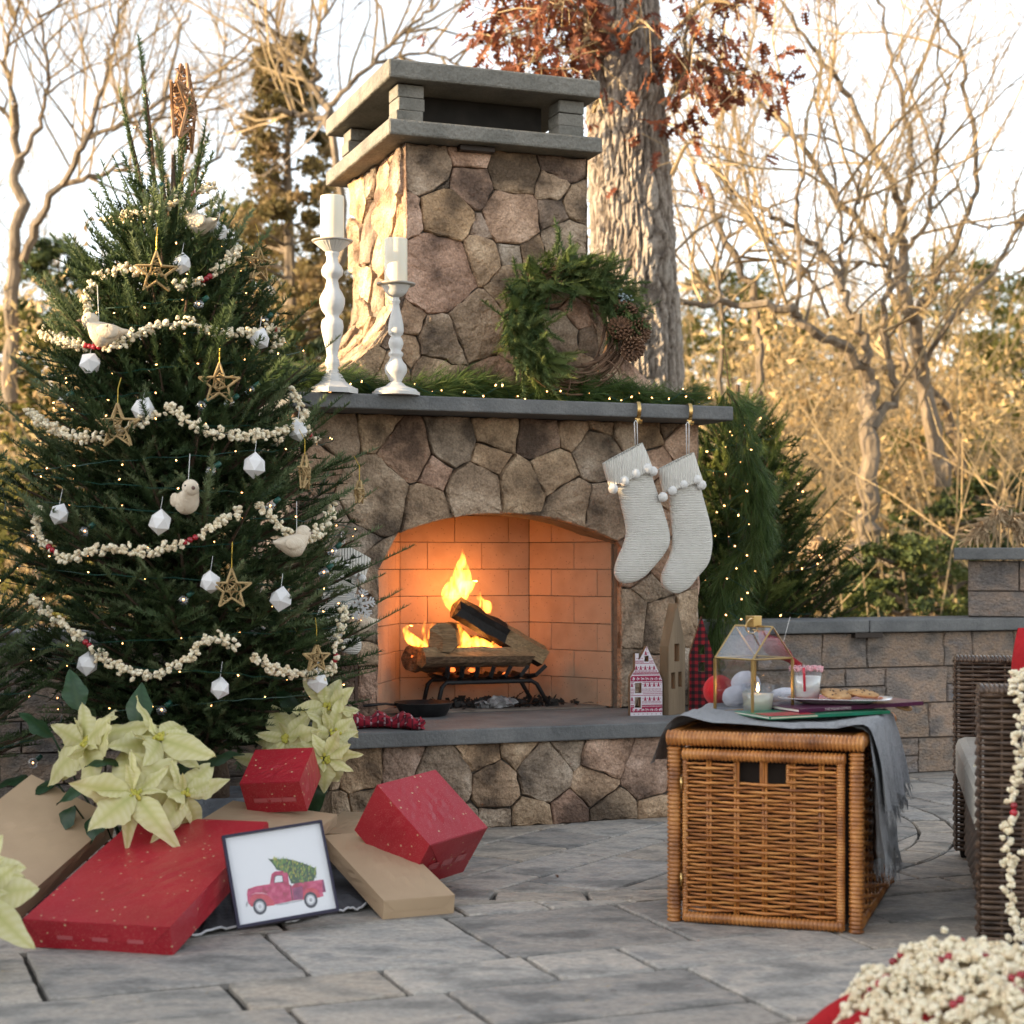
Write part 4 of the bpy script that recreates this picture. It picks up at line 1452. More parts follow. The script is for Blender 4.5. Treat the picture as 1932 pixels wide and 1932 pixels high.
# fir behind the wall, right of the fireplace
RY = 8.75
RX = at(1392, 0, RY).x
RR = pv([(0.2, 0.6), (0.5, 0.74), (0.75, 0.68), (1.0, 0.55), (1.4, 0.36), (1.6, 0.22), (1.75, 0.10), (2.0, 0.03)])
rt_ = thing('fir_tree', 'fir with warm lights standing behind the garden wall, right of the mantel', 'fir tree', (RX, RY, 0))
tw, br = Fir(), MB()
fir_crown(np.random.default_rng(103), RR, 0.45, 1.75, 190, lambda z: (-0.02 * z, 0, z),
          lambda z: np.interp(z, [0.4, 1.0, 1.8], [0.3, 0.55, 0.95]), tw, br, facing=-1.2)
fir_heart(g1, RR, 0.4, 1.6, 700, lambda z: (0, 0, z), tw)
p0, p1 = np.array((-0.03, 0, 1.75)), np.array((-0.075, 0, 2.16))
br.tube([p0, p1], [0.008, 0.004], 5, cap=False)
for t in np.arange(0, 1.0, 0.14):
    tw.twig(p0 + (p1 - p0) * t, p1 - p0, 0.1, 0.6)
cr = MB()
tw.emit(cr, g1)
cr.build('crown', m_needle2, rt_)
struct(br.build('branches', m_firwood, rt_), 'stuff')
MB().tube([(0, 0, 0), (0, 0, 1.9)], [0.045, 0.01], 8).build('trunk', m_firwood, rt_)


# ---------------------------------------------------------------- things that hang on the tree
def on_tree(x, y, out=0.02):
    """the point of the decorated fir's outline that a frame position looks at, pushed out a little"""
    Y = TY - 0.4
    for _ in range(30):
        p = at(x, y, Y)
        rr = XR(p.z) * 0.93 + out
        cx_ = TX + xaxis(p.z)[0]
        dx = p.x - cx_
        q = rr * rr - dx * dx
        Yn = TY - (math.sqrt(q) if q > 0 else 0.0)
        Y += (Yn - Y) * 0.6
    return at(x, y, Y)


m_pop = mat('popcorn', [(0.70, 0.58, 0.36), (0.84, 0.765, 0.59), (0.56, 0.36, 0.15)], attr='rnd', rough=0.8, sss=0.15)
m_pop1 = mat('popcorn_piece', [(0.85, 0.80, 0.68), (0.84, 0.78, 0.64), (0.72, 0.55, 0.32)], 60, 0.8, sss=0.15, rand=0.1)
m_berry = mat('cranberry', [(0.22, 0.01, 0.018), (0.42, 0.02, 0.03)], 30, 0.25, coat=0.3, rand=0.3)
m_string = mat('string', (0.75, 0.73, 0.68), rough=0.9)


def popcorn_tpl(seed):
    g_ = np.random.default_rng(seed)
    mb = MB()
    for q in range(4):
        c_ = g_.normal(0, 1, 3)
        c_ = c_ / np.linalg.norm(c_) * g_.uniform(0.22, 0.45)
        mb.ball(c_, g_.uniform(0.36, 0.52), 5, 3, a=g_.uniform(0.1, 0.75), sc=g_.uniform(0.8, 1.15, 3))
    v_ = np.concatenate(mb.v)
    v_ += g_.normal(0, 0.035, v_.shape)
    f_ = np.concatenate(mb.f[4])
    return v_, f_, np.concatenate(mb.a)


POP = [popcorn_tpl(s_) for s_ in range(5)]
POPME = []
for s_ in range(5):
    q = MB()
    q.add(POP[s_][0], POP[s_][1], POP[s_][2])
    POPME.append(q.mesh('popcorn_piece', m_pop, True))
BERRY = MB().ball((0, 0, 0), 1.0, 10, 6).mesh('cranberry', m_berry, True)


def piece(me, name, parent, p, s, rg):
    o = bpy.data.objects.new(name, me)
    COL.objects.link(o)
    o.parent = parent
    o.location = p
    o.rotation_euler = rg.uniform(0, 6.28, 3)
    o.scale = (s, s, s)
    return o


def garland(label, px, berries, rg, size=0.0135, path=None, spread=0.0085, step=0.0125, single=True):
    """a string of popcorn with cranberries; px on the frame, berries = stretches (0..1) of red"""
    pts = path if path is not None else [on_tree(x, y, 0.03) for x, y in px]
    n_ = len(pts) * 14
    P = spline(pts, n_)
    base = P[len(P) // 2].copy()
    t = thing('popcorn_garland', label, 'garland', tuple(base), 0, 'popcorn and cranberry strings')
    MB().tube(P[::3] - base, 0.0008, 3).build('string', m_string, t)
    seg = np.linalg.norm(np.diff(P, axis=0), axis=1)
    L_ = np.concatenate([[0], np.cumsum(seg)])
    s = 0.0
    while s < L_[-1]:
        f_ = s / L_[-1]
        p = np.array([np.interp(s, L_, P[:, k]) for k in range(3)]) - base
        if any(a_ <= f_ <= b_ for a_, b_ in berries):
            piece(BERRY, 'cranberry', t, p, rg.uniform(0.0085, 0.0105), rg)
            s += 0.0175
        else:
            for _ in range(3):
                piece(POPME[rg.integers(5)], 'popcorn_piece', t, p + rg.normal(0, spread, 3), size * rg.uniform(0.8, 1.2), rg)
            s += step
    return t


gg = np.random.default_rng(55)
garland('popcorn string near the top of the decorated fir under the twig topper', [(205, 420), (260, 403), (300, 395), (345, 372), (400, 352)], [(0.72, 0.84)], gg)
garland('popcorn string ending in a dangling loop on the upper left of the fir', [(190, 520), (235, 508), (268, 515)], [], gg)
garland('short popcorn strand hanging down the upper left of the fir', [(172, 530), (165, 560), (168, 590)], [], gg)
garland('popcorn string swinging up to the right, upper right of the fir', [(330, 540), (360, 535), (385, 528), (410, 510), (435, 485), (447, 465)], [(0.24, 0.36)], gg)
garland('popcorn string across the fir just below the perched bird on the left', [(82, 628), (120, 645), (160, 652), (205, 655), (245, 640), (290, 615), (335, 610)], [(0.50, 0.60)], gg)
garland('popcorn string running level to the right from the middle, level with the tall candlestick', [(350, 608), (390, 618), (430, 627), (480, 628), (520, 622), (522, 655)], [(0.78, 0.84)], gg)
garland('popcorn string left of the lower left twig star', [(52, 778), (80, 795), (110, 815), (150, 824), (190, 822), (225, 815), (262, 800), (290, 782)], [], gg)
garland('popcorn string sagging in the middle right below the second twig star', [(312, 765), (345, 788), (380, 810), (430, 820), (490, 820), (540, 812), (570, 790), (572, 770), (548, 735)], [], gg)
garland('popcorn string with a long dip on the left below the middle bird', [(75, 960), (68, 990), (85, 1025), (125, 1052), (165, 1042), (210, 1035), (260, 1042), (310, 1038), (355, 1020), (385, 1005), (430, 978), (455, 958)], [(0.17, 0.225), (0.735, 0.79)], gg)
garland('popcorn string in a deep V on the right above the brown fireplace stones', [(490, 955), (515, 980), (540, 1005), (570, 1020), (605, 1000), (625, 975), (630, 950)], [], gg)
garland('popcorn string slanting down at the lower left of the fir', [(62, 1130), (90, 1160), (130, 1185), (165, 1215), (200, 1245), (260, 1270), (310, 1268), (355, 1240), (385, 1208), (415, 1205), (448, 1222)], [(0.30, 0.35)], gg)
garland('popcorn string curling up at the lower right of the fir', [(478, 1238), (500, 1255), (540, 1268), (580, 1272), (615, 1268), (632, 1245), (636, 1215), (642, 1180), (650, 1150)], [(0.66, 0.72)], gg)
garland('tiny popcorn and berry end hanging over the mantel edge beside the fir', [(576, 815), (588, 822), (598, 826)], [(0.2, 0.6)], gg)

# faceted white ornaments
m_white = mat('paper_white', [(0.68, 0.67, 0.67), (0.74, 0.73, 0.73)], 20, 0.7)
m_thread = mat('thread', (0.8, 0.8, 0.78), rough=0.8)
m_gold = mat('gold_thread', (0.55, 0.38, 0.06), rough=0.4, metal=0.7)


def gem(label, x, y, out=0.03, tilt=0.0):
    p = on_tree(x, y, out)
    t = thing('faceted_ornament', label, 'ornament', p, 0, 'white faceted ornaments')
    g_ = np.random.default_rng(int(x * 13 + y))
    r_ = 0.036
    v_ = [(0, 0, 1.12)] + [(0.86 * math.cos(k * 1.2566), 0.86 * math.sin(k * 1.2566), 0.42) for k in range(5)] + [(0.92 * math.cos(k * 1.2566 + 0.628), 0.92 * math.sin(k * 1.2566 + 0.628), -0.42) for k in range(5)] + [(0, 0, -1.12)]
    f_ = [(0, 1 + k, 1 + (k + 1) % 5) for k in range(5)] + [(1 + k, 6 + k, 1 + (k + 1) % 5) for k in range(5)] + [(1 + (k + 1) % 5, 6 + k, 6 + (k + 1) % 5) for k in range(5)] + [(11, 6 + (k + 1) % 5, 6 + k) for k in range(5)]
    M_ = np.array(Euler((g_.uniform(-.5, .5), g_.uniform(-.5, .5) + tilt, g_.uniform(0, 6))).to_matrix())
    MB().add((np.array(v_) * r_ * g_.uniform(0.9, 1.1)) @ M_.T, f_).build('body', m_white, t)
    MB().tube([(0, 0, 0.03), (0.002, 0.03, 0.08)], 0.0007, 3).build('thread', m_thread, t)


for x, y, lab in ((343, 497, 'beside the top twig star'), (412, 435, 'partly behind the top right bird'), (170, 685, 'under the perched left bird'), (270, 772, 'between the lower left star and the sagging popcorn'),
                  (480, 878, 'on the right, level with the stocking cuffs'), (112, 970, 'at the far left beside the popcorn dip'), (302, 985, 'just left of the middle bird'), (397, 1098, 'left of the lowest large star'),
                  (165, 1252, 'at the lower left near red berries'), (415, 1298, 'lowest one above the poinsettias'), (598, 1284, 'at the lower right under the curling popcorn'), (490, 640, 'under the level popcorn on the right'),
                  (530, 1130, 'deep in the right branches'), (562, 812, 'behind the mantel side popcorn')):
    gem('white faceted paper ornament ' + lab, x, y)


# twig stars
m_straw = mat('straw_twig', [(0.30, 0.20, 0.09), (0.48, 0.34, 0.16)], 40, 0.8)
m_rust = mat('rusty_twig', [(0.20, 0.10, 0.05), (0.42, 0.24, 0.12)], 30, 0.7)


def star(label, p, r_, rot, mt, name='twig_star', thick=0.02, wraps=46, seed=0, hang=True, stick=0.0035):
    t = thing(name, label, 'star', p, 0, None if name != 'twig_star' else 'straw twig stars', rot=rot)
    g_ = np.random.default_rng(seed)
    tips = [np.array((r_ * math.sin(k * 1.2566), 0, r_ * math.cos(k * 1.2566))) for k in range(5)]
    inn = [np.array((0.42 * r_ * math.sin(k * 1.2566 + 0.628), 0, 0.42 * r_ * math.cos(k * 1.2566 + 0.628))) for k in range(5)]
    fr = MB()
    for yy in (-thick / 2, thick / 2):
        for k in range(5):
            for q in (inn[k], inn[k - 1]):
                fr.tube([tips[k] * 1.04 + (0, yy * 0.4, 0), q + (0, yy, 0)], stick, 5)
    fr.build('frame', mt, t)
    wr = MB()
    for i in range(wraps):
        k = g_.integers(5)
        f1, f2 = g_.random(2)
        a_ = tips[k] * (1 - f1) + inn[k] * f1
        b_ = tips[k] * (1 - f2) + inn[k - 1] * f2
        if g_.random() < 0.4:
            a_, b_ = inn[k] * g_.uniform(0.6, 1), inn[(k + g_.integers(1, 4)) % 5] * g_.uniform(0.6, 1)
        sg = g_.choice([-1, 1])
        m_ = (a_ + b_) / 2
        m_ = m_ + (0, sg * thick * (0.85 - 0.6 * min(1, np.linalg.norm(m_) / r_)), 0) + g_.normal(0, 0.004, 3)
        wr.tube([a_, m_, b_], stick * 0.5, 4, cap=False)
    wr.build('wrapping', mt, t)
    if hang:
        MB().tube([tips[0], tips[0] + (0.001, 0.0, 0.05), tips[0] + (0.004, 0.02, 0.085)], 0.0012, 4).build('thread', m_gold, t)
    return t


for x, y, r_, rz, lab, sd_2 in ((295, 515, 0.068, 0.2, 'straw twig star high on the fir below the two top birds', 1), (414, 725, 0.066, 0.1, 'straw twig star in the middle of the fir, point up', 2),
                                (222, 805, 0.07, -0.1, 'straw twig star low on the left crossing the popcorn', 3), (437, 1112, 0.062, 0.25, 'straw twig star beside a white ornament low on the fir', 4),
                                (575, 893, 0.058, 1.45, 'straw twig star seen edge on near the mantel', 5), (597, 1242, 0.045, 0.5, 'small straw twig star inside the lower right popcorn loop', 6),
                                (488, 500, 0.06, 0.9, 'straw twig star half hidden at the upper right', 7), (678, 930, 0.04, 1.4, 'small straw star hanging off a right branch tip over the stones', 8)):
    star(lab, on_tree(x, y, 0.05) if x < 640 else at(x, y, 5.75), r_, (0, 0, rz), m_straw, seed=sd_2)
tp = star('rust brown twig star topper seen edge on at the tip of the fir', at(346, 205, TY - 0.02), 0.15, (0, 0.05, 1.54), m_rust, 'tree_topper', 0.05, 150, 9, False, 0.006)
tp['group'] = ''
del tp['group']
MB().tube([(0, 0, -0.10), (0.01, 0.004, -0.34)], 0.005, 6).build('stem', m_rust, tp)


# felt birds
m_felt = mat('cream_felt', [(0.58, 0.48, 0.36), (0.66, 0.575, 0.46)], 50, 0.95, 0.003, 200)
m_beak = mat('felt_beak', (0.12, 0.07, 0.06), rough=0.8)
m_eye = mat('bead_eye', (0.01, 0.01, 0.012), rough=0.2)


def bird(label, p, rz, s=1.0, up=0.1):
    t = thing('felt_bird', label, 'ornament', p, 0, 'cream felt birds', rot=(0, 0, rz))
    # loft along +X (beak) with a round head carried above the chest
    sec = [(-0.085, 0.012, 0.006, 0.004), (-0.06, 0.008, 0.017, 0.013), (-0.035, 0.004, 0.029, 0.028), (-0.008, 0.0, 0.037, 0.038), (0.018, 0.004, 0.035, 0.039), (0.036, 0.022, 0.028, 0.032),
           (0.043, 0.04, 0.024, 0.024), (0.052, 0.046, 0.018, 0.018), (0.06, 0.046, 0.008, 0.008)]
    G = []
    for x, z, ry, rz_ in sec:
        G.append([(x * s, ry * s * math.cos(k * math.pi / 8), (z + rz_ * math.sin(k * math.pi / 8)) * s) for k in range(16)])
    mb = MB().grid(np.array(G), closed=True)
    mb.ball((0.036 * s, 0, 0.044 * s), 0.0265 * s, 14, 8)
    mb.build('body', m_felt, t, smooth=True)
    for sg in (-1, 1):
        w_ = MB()
        w_.ball((-0.02 * s, sg * 0.031 * s, 0.008 * s), 0.03 * s, 10, 6, sc=(1.25, 0.32, 0.75))
        w_.build('wing', m_felt, t, smooth=True)
        MB().ball((0.048 * s, sg * 0.0205 * s, 0.05 * s), 0.0035 * s, 8, 5).build('eye', m_eye, t, smooth=True)
    MB().lathe([(0.007 * s, 0), (0.0045 * s, 0.01 * s), (0.0006, 0.02 * s)], 8, M=Matrix.Rotation(R(90), 3, 'Y'), c=(0.058 * s, 0, 0.043 * s)).build('beak', m_beak, t, smooth=True)
    MB().tube([(0.01 * s, 0, 0.04 * s), (0.012 * s, 0.003, 0.09 * s), (0.014 * s, 0.006, 0.15 * s)], 0.0009, 4).build('thread', m_thread, t)


bird('cream felt bird near the tip of the fir, tail to the right', on_tree(375, 425, 0.04), R(150), 0.95)
bird('cream felt bird on the left above the berries, looking left', on_tree(193, 632, 0.05), R(185), 1.05)
bird('cream felt bird in the middle of the fir, turned away to the right', on_tree(352, 948, 0.05), R(-60), 1.0)
bird('cream felt bird on the right inside the V of popcorn', on_tree(555, 1030, 0.05), R(40), 0.95)
bird('cream felt bird at the right edge of the fir under the paper snowflake', at(672, 1178, 5.95), R(200), 1.0)

# strings of lights: green wire, warm lamps, clear globes
m_wire = mat('green_wire', (0.008, 0.05, 0.035), rough=0.4)
m_lamp = mat('warm_lamp', (1.0, 0.7, 0.4), rough=0.3, emit=(1.0, 0.42, 0.13), estr=3.6)
m_globe = mat('clear_globe', (0.95, 0.97, 1.0), rough=0.03, thin=0.16)
m_socket = mat('green_socket', (0.01, 0.07, 0.05), rough=0.4)
LAMP = MB().ball((0, 0, 0), 1.0, 6, 4, sc=(0.75, 0.75, 1.5)).mesh('lamp', m_lamp, True)
SOCK = MB().tube([(0, 0, -2.6), (0, 0, -0.8)], [0.9, 1.05], 6).mesh('socket', m_socket)


def light_string(label, pts, rg, every=3, globes=(), size=0.0025, group='strings of warm lights'):
    P = np.array([tuple(q) for q in pts])
    base = P[0].copy()
    t = thing('light_string', label, 'string lights', tuple(base), 0, group)
    S = spline(P - base, len(P) * 4)
    S[1:-1] += rg.normal(0, 0.003, S[1:-1].shape)
    MB().tube(S, 0.0016, 4).build('wire', m_wire, t)
    for i in range(len(P)):
        if i % every == 0:
            rot = rg.uniform(0, 6.28, 3)
            o = piece(LAMP, 'lamp', t, tuple(P[i] - base + rg.normal(0, 0.008, 3)), size * rg.uniform(0.85, 1.25), rg)
            k = bpy.data.objects.new('socket', SOCK)
            COL.objects.link(k)
            k.parent, k.location, k.rotation_euler, k.scale = t, o.location, o.rotation_euler, o.scale
    return t


lg = np.random.default_rng(91)
for s_ in range(5):
    pts = []
    n_ = 26
    for i in range(n_):
        f_ = i / (n_ - 1)
        y = 330 + s_ * 205 + 190 * f_
        hw = XR(at(0, y, TY).z) / TY * FPX
        x = 355 + hw * 0.92 * math.sin(f_ * 9.5 + s_ * 1.7)
        pts.append(on_tree(x, y, lg.uniform(-0.09, 0.015)))
    light_string('tiny warm lights on green wire round the decorated fir, ' + ('topmost run', 'second run from the top', 'middle run', 'fourth run from the top', 'lowest run')[s_], pts, lg, 1)
light_string('green light wire spiralling up the bare leader of the fir', [at(272 + 10 * math.sin(k * 1.3), 175 + 16 * k, TY - 0.02 - 0.01 * math.cos(k * 1.3)) for k in range(12)], lg, 2)
GL = [(292, 360), (375, 574), (497, 605), (160, 1003), (627, 365 * 2.85), (510, 975 - 20), (398, 888), (346, 1132), (432, 760), (472, 737), (62, 1042 - 30), (380, 765), (120, 755), (611, 1080), (62, 1440), (305, 1340), (405, 405)]
GLAB = ['high left of the topper', 'upper middle right', 'at the right end of the level popcorn', 'left by the popcorn dip', 'lower right', 'right of centre', 'in the middle', 'low in the middle', 'under the middle star', 'right of the middle star',
        'far left', 'left of the middle star', 'left above the popcorn', 'right edge of the fir', 'hanging low at the far left by the wall', 'just above the poinsettias', 'behind the top bird']
for (x, y), lab in zip(GL, GLAB):
    p = on_tree(x, y, 0.01)
    t = thing('glass_globe', 'clear round glass light bulb ' + lab, 'bulb', p, 0, 'clear globe bulbs')
    MB().ball((0, 0, 0), 0.0185, 18, 12).build('globe', m_globe, t, smooth=True)
    MB().ball((0, 0, 0.002), 0.0028, 8, 6).build('filament', m_lamp, t, smooth=True)
    MB().tube([(0.012, 0.006, 0.012), (0.028, 0.012, 0.026)], [0.009, 0.008], 8).build('socket', m_socket, t, smooth=True)
# lights on the other two firs
pts = []
for i in range(46):
    f_ = i / 45
    z = 1.75 - 1.15 * f_
    rr = np.interp(z, [0.5, 0.75, 1.0, 1.4, 1.75], [0.56, 0.52, 0.42, 0.3, 0.18])
    an = -1.57 + 1.25 * math.sin(f_ * 22)
    pts.append(Vector((RX + rr * math.cos(an), RY + rr * math.sin(an), z)))
light_string('string of warm lights wound over the fir behind the garden wall', pts, lg, 1, size=0.0042)
pts = []
for i in range(30):
    f_ = i / 29
    z = 1.3 - 0.95 * f_
    rr = np.interp(z, [0.3, 0.5, 0.9, 1.3], [0.5, 0.55, 0.48, 0.33])
    an = -0.6 + 0.9 * math.sin(f_ * 17)
    pts.append(Vector((lt_.location.x + rr * math.cos(an), 5.5 + rr * math.sin(an), z)))
light_string('string of warm lights on the fir at the left edge', pts, lg, 1)
# ================================================================ on the mantel
MZ = 1.6465                                          # top of the mantel slab
m_wpaint = mat('chippy_white_paint', [(0.58, 0.57, 0.55), (0.66, 0.65, 0.63)], 12, 0.6, 0.002, 60, speck=(38, 0.05, (0.2, 0.17, 0.14)))
m_wax = mat('ivory_wax', [(0.74, 0.675, 0.53), (0.78, 0.72, 0.585)], 6, 0.45, sss=0.4)
m_wick = mat('wick', (0.03, 0.025, 0.02), rough=0.9)
m_plate = mat('candle_plate', [(0.30, 0.27, 0.24), (0.42, 0.39, 0.35)], 12, 0.5)


def candlestick(label, x, ybase, v, prof, foot, fluted=False, n=40):
    u, z = onv(x, ybase, v)
    p = L2W(u, v, MZ)
    t = thing('candlestick', label, 'candlestick', p, FANG, 'white turned candlesticks')
    pr = np.array(prof)
    MB().lathe(pr, n).build('stem', m_wpaint, t, smooth=True)
    if foot[0] == 'oct':
        a_ = R(22.5)
        G = []
        for r_, zz_ in foot[1]:
            G.append([(r_ * math.cos(k * math.pi / 4 + a_), r_ * math.sin(k * math.pi / 4 + a_), zz_) for k in range(8)])
        MB().grid(np.array(G), closed=True).build('foot', m_wpaint, t)
    else:
        MB().lathe(foot[1], 44).build('foot', m_wpaint, t, smooth=False)
    return t, p


S1 = [(0.030, 0.055), (0.024, 0.075), (0.026, 0.09), (0.021, 0.10), (0.029, 0.112), (0.027, 0.13), (0.021, 0.145), (0.024, 0.17), (0.033, 0.205), (0.041, 0.24), (0.044, 0.262), (0.04, 0.285), (0.026, 0.297),
      (0.027, 0.305), (0.042, 0.325), (0.049, 0.35), (0.049, 0.37), (0.04, 0.39), (0.028, 0.41), (0.022, 0.44), (0.026, 0.447), (0.04, 0.46), (0.043, 0.478), (0.036, 0.495), (0.024, 0.51), (0.022, 0.53), (0.027, 0.54), (0.027, 0.548), (0.02, 0.552)]
cs1, cp1 = candlestick('taller white turned candlestick nearest the fir on the mantel', 627, 741, 0.41, S1, ('oct', [(0.10, 0.0), (0.10, 0.02), (0.088, 0.024), (0.055, 0.045), (0.036, 0.075), (0.024, 0.082)]))
fl = []
for r_, zz_ in ((0.02, 0.548), (0.032, 0.556), (0.052, 0.572), (0.066, 0.583), (0.068, 0.588)):
    fl.append([((r_ + (0.0022 if k % 2 else 0)) * math.cos(k * math.pi / 30), (r_ + (0.0022 if k % 2 else 0)) * math.sin(k * math.pi / 30), zz_) for k in range(60)])
MB().grid(np.array(fl), closed=True).build('cup', m_wpaint, cs1)
MB().lathe([(0.02, 0.586), (0.078, 0.588), (0.08, 0.594), (0.066, 0.597), (0.01, 0.595)], 44).build('drip_plate', m_plate, cs1, smooth=True)
S2 = [(0.026, 0.04), (0.022, 0.055), (0.03, 0.07), (0.042, 0.09), (0.044, 0.105), (0.04, 0.12), (0.028, 0.135), (0.022, 0.15), (0.029, 0.158), (0.029, 0.166), (0.02, 0.176), (0.026, 0.19), (0.03, 0.205), (0.026, 0.22), (0.018, 0.232),
      (0.028, 0.24), (0.031, 0.255), (0.029, 0.28), (0.023, 0.31), (0.016, 0.34), (0.013, 0.36), (0.017, 0.365), (0.017, 0.372), (0.013, 0.378), (0.013, 0.386)]
cs2, cp2 = candlestick('shorter white turned candlestick, second from the fir on the mantel', 747, 746, 0.39, S2, ('round', [(0.094, 0.0), (0.094, 0.012), (0.086, 0.016), (0.08, 0.024), (0.062, 0.03), (0.04, 0.038), (0.027, 0.05)]))
MB().lathe([(0.013, 0.385), (0.03, 0.392), (0.042, 0.404), (0.052, 0.424), (0.058, 0.430)], 44).build('cup', m_wpaint, cs2, smooth=True)
MB().lathe([(0.02, 0.428), (0.074, 0.432), (0.077, 0.439), (0.06, 0.441), (0.01, 0.439)], 44).build('drip_plate', m_plate, cs2, smooth=True)
for p, z0, hh, r_, lab in ((cp1, 0.598, 0.168, 0.046, 'tall ivory pillar candle on the taller candlestick'), (cp2, 0.442, 0.172, 0.045, 'ivory pillar candle on the shorter candlestick')):
    t = thing('pillar_candle', lab, 'candle', p + Vector((0, 0, z0)), 0, 'ivory pillar candles')
    MB().lathe([(r_ * 0.98, 0), (r_, 0.003), (r_, hh - 0.004), (r_ * 0.97, hh), (r_ * 0.9, hh - 0.001), (r_ * 0.8, hh - 0.01), (0.004, hh - 0.012)], 36).build('wax', m_wax, t, smooth=True)
    MB().tube([(0, 0, hh - 0.013), (0.001, 0, hh - 0.002)], 0.0012, 5).build('wick', m_wick, t)

# ---------------------------------------------------------------- pine garland lying along the mantel and down its right end
def pine_tpl(nn, ln, wd, rg):
    V_, F_, A_ = [], [], []
    for i in range(nn):
        d = np.array((1.0, rg.normal(0, 0.34), rg.normal(0, 0.3)))
        d /= np.linalg.norm(d)
        s = np.cross(d, rg.normal(size=3))
        s = s / np.linalg.norm(s) * wd / 2
        b = np.array((rg.uniform(0, 0.03), 0, 0))
        L_ = ln * rg.uniform(0.75, 1.1)
        m_ = b + d * L_ * 0.55
        e = b + d * L_ + np.array((0, 0, -0.012))
        k = len(V_)
        V_ += [b - s * 0.8, b + s * 0.8, m_ - s, m_ + s, e]
        F_ += [(k, k + 1, k + 3), (k, k + 3, k + 2), (k + 2, k + 3, k + 4)]
        A_ += [-0.1, -0.1, 0, 0, 0.15]
    return np.array(V_), np.array(F_), np.array(A_)


PT = [pine_tpl(26, 0.11, 0.0016, tpl), pine_tpl(22, 0.14, 0.0016, tpl)]
m_pine = mat('pine_garland', [(0.022, 0.045, 0.012), (0.05, 0.09, 0.02), (0.09, 0.14, 0.035), (0.14, 0.19, 0.055)], attr='rnd', rough=0.5, transl=0.2, spec=0.3)


def pine_strand(mb, st, path, n_, rg, droop=0.0, spread=0.5, tpl_=0, width=0.02):
    P = spline(path, 60)
    st.tube(P, 0.004, 4, cap=False)
    i = rg.integers(0, 58, n_)
    d = P[i + 1] - P[i]
    d /= np.linalg.norm(d, axis=1, keepdims=True)
    D_ = d + rg.normal(0, spread, d.shape) + np.array((0, 0, -droop))
    mb.inst(*PT[tpl_][:2], dir_frames(D_, rg), P[i] + rg.normal(0, width, d.shape), np.clip(rg.normal(0.45, 0.2, n_), 0, 1), PT[tpl_][2])


pg = np.random.default_rng(61)
gt = thing('pine_garland', 'long needled pine garland lying along the mantel top', 'garland', tuple(L2W(0.3, 0.5, MZ)))
go = np.array(tuple(gt.location))
mb, st = MB(), MB()
path = [np.array(tuple(L2W(u, 0.505 + 0.03 * math.sin(u * 7), MZ + 0.038 + 0.016 * math.sin(u * 11)))) for u in np.arange(-0.62, 1.28, 0.1)]
pine_strand(mb, st, path[:10], 300, pg, 0.03, 0.42, 0, 0.018)
pine_strand(mb, st, path[8:], 300, pg, 0.03, 0.42, 0, 0.018)
pine_strand(mb, st, path[::-1][:9], 130, pg, 0.05, 0.35, 0, 0.018)
v_ = np.concatenate(mb.v)
for arr in mb.v:                                      # nothing sinks into the slab
    arr[:, 2] = np.maximum(arr[:, 2], MZ + 0.002 + 0.004 * np.random.default_rng(1).random(len(arr)))
mb.shift(go)
mb.build('needles', m_pine, gt)
bpy.data.objects['needles']['kind'] = 'stuff'
st.shift(go).build('stem', m_firwood, gt)
light_string('warm lights threaded through the pine garland on the mantel', [L2W(u, 0.44 + 0.04 * math.sin(u * 23), MZ + 0.035 + 0.022 * math.sin(u * 31)) for u in np.arange(-0.55, 1.26, 0.055)], lg, 1, size=0.0036)
# sprays of pine hanging down the wall's far end, over the fir
gt2 = thing('pine_garland', 'pine garland hanging down from the right end of the mantel', 'garland', tuple(L2W(1.30, 0.6, 1.6)))
go = np.array(tuple(gt2.location))
mb, st = MB(), MB()
hp = [at(1372, 742, 7.25), at(1396, 775, 7.35), at(1408, 850, 7.45), at(1420, 930, 7.55), at(1412, 1020, 7.6), at(1395, 1100, 7.65), at(1380, 1165, 7.68)]
pine_strand(mb, st, hp, 150, pg, 0.5, 0.62, 1, 0.03)
pine_strand(mb, st, [hp[2], at(1432, 900, 7.5), at(1440, 960, 7.55), at(1442, 1010, 7.55)], 60, pg, 0.7, 0.4, 1, 0.018)
pine_strand(mb, st, [hp[4], at(1370, 1090, 7.6), at(1352, 1180, 7.62), at(1340, 1235, 7.63)], 90, pg, 0.6, 0.45, 1, 0.02)
mb.shift(go).build('needles', m_pine, gt2)['kind'] = 'stuff'
st.shift(go).build('stem', m_firwood, gt2)
light_string('warm lights hanging with the pine garland off the right mantel end', [at(1392 + 22 * math.sin(k * 1.9), 770 + 20 * k, 7.42 + 0.007 * k) for k in range(22)], lg, 1, size=0.0036)
# extra boughs sticking out by the fir, left end of the mantel
gt3 = thing('pine_bough', 'green pine bough poking out over the mantel beside the fir', 'bough', tuple(L2W(-0.6, 0.45, MZ)))
go = np.array(tuple(gt3.location))
mb, st = MB(), MB()
pine_strand(mb, st, [L2W(-0.75, 0.45, MZ + 0.03), L2W(-0.62, 0.42, MZ + 0.06), L2W(-0.45, 0.42, MZ + 0.05)], 90, pg, 0.0, 0.3, 0, 0.012)
mb.shift(go).build('needles', m_pine, gt3)['kind'] = 'stuff'
st.shift(go).build('stem', m_firwood, gt3)

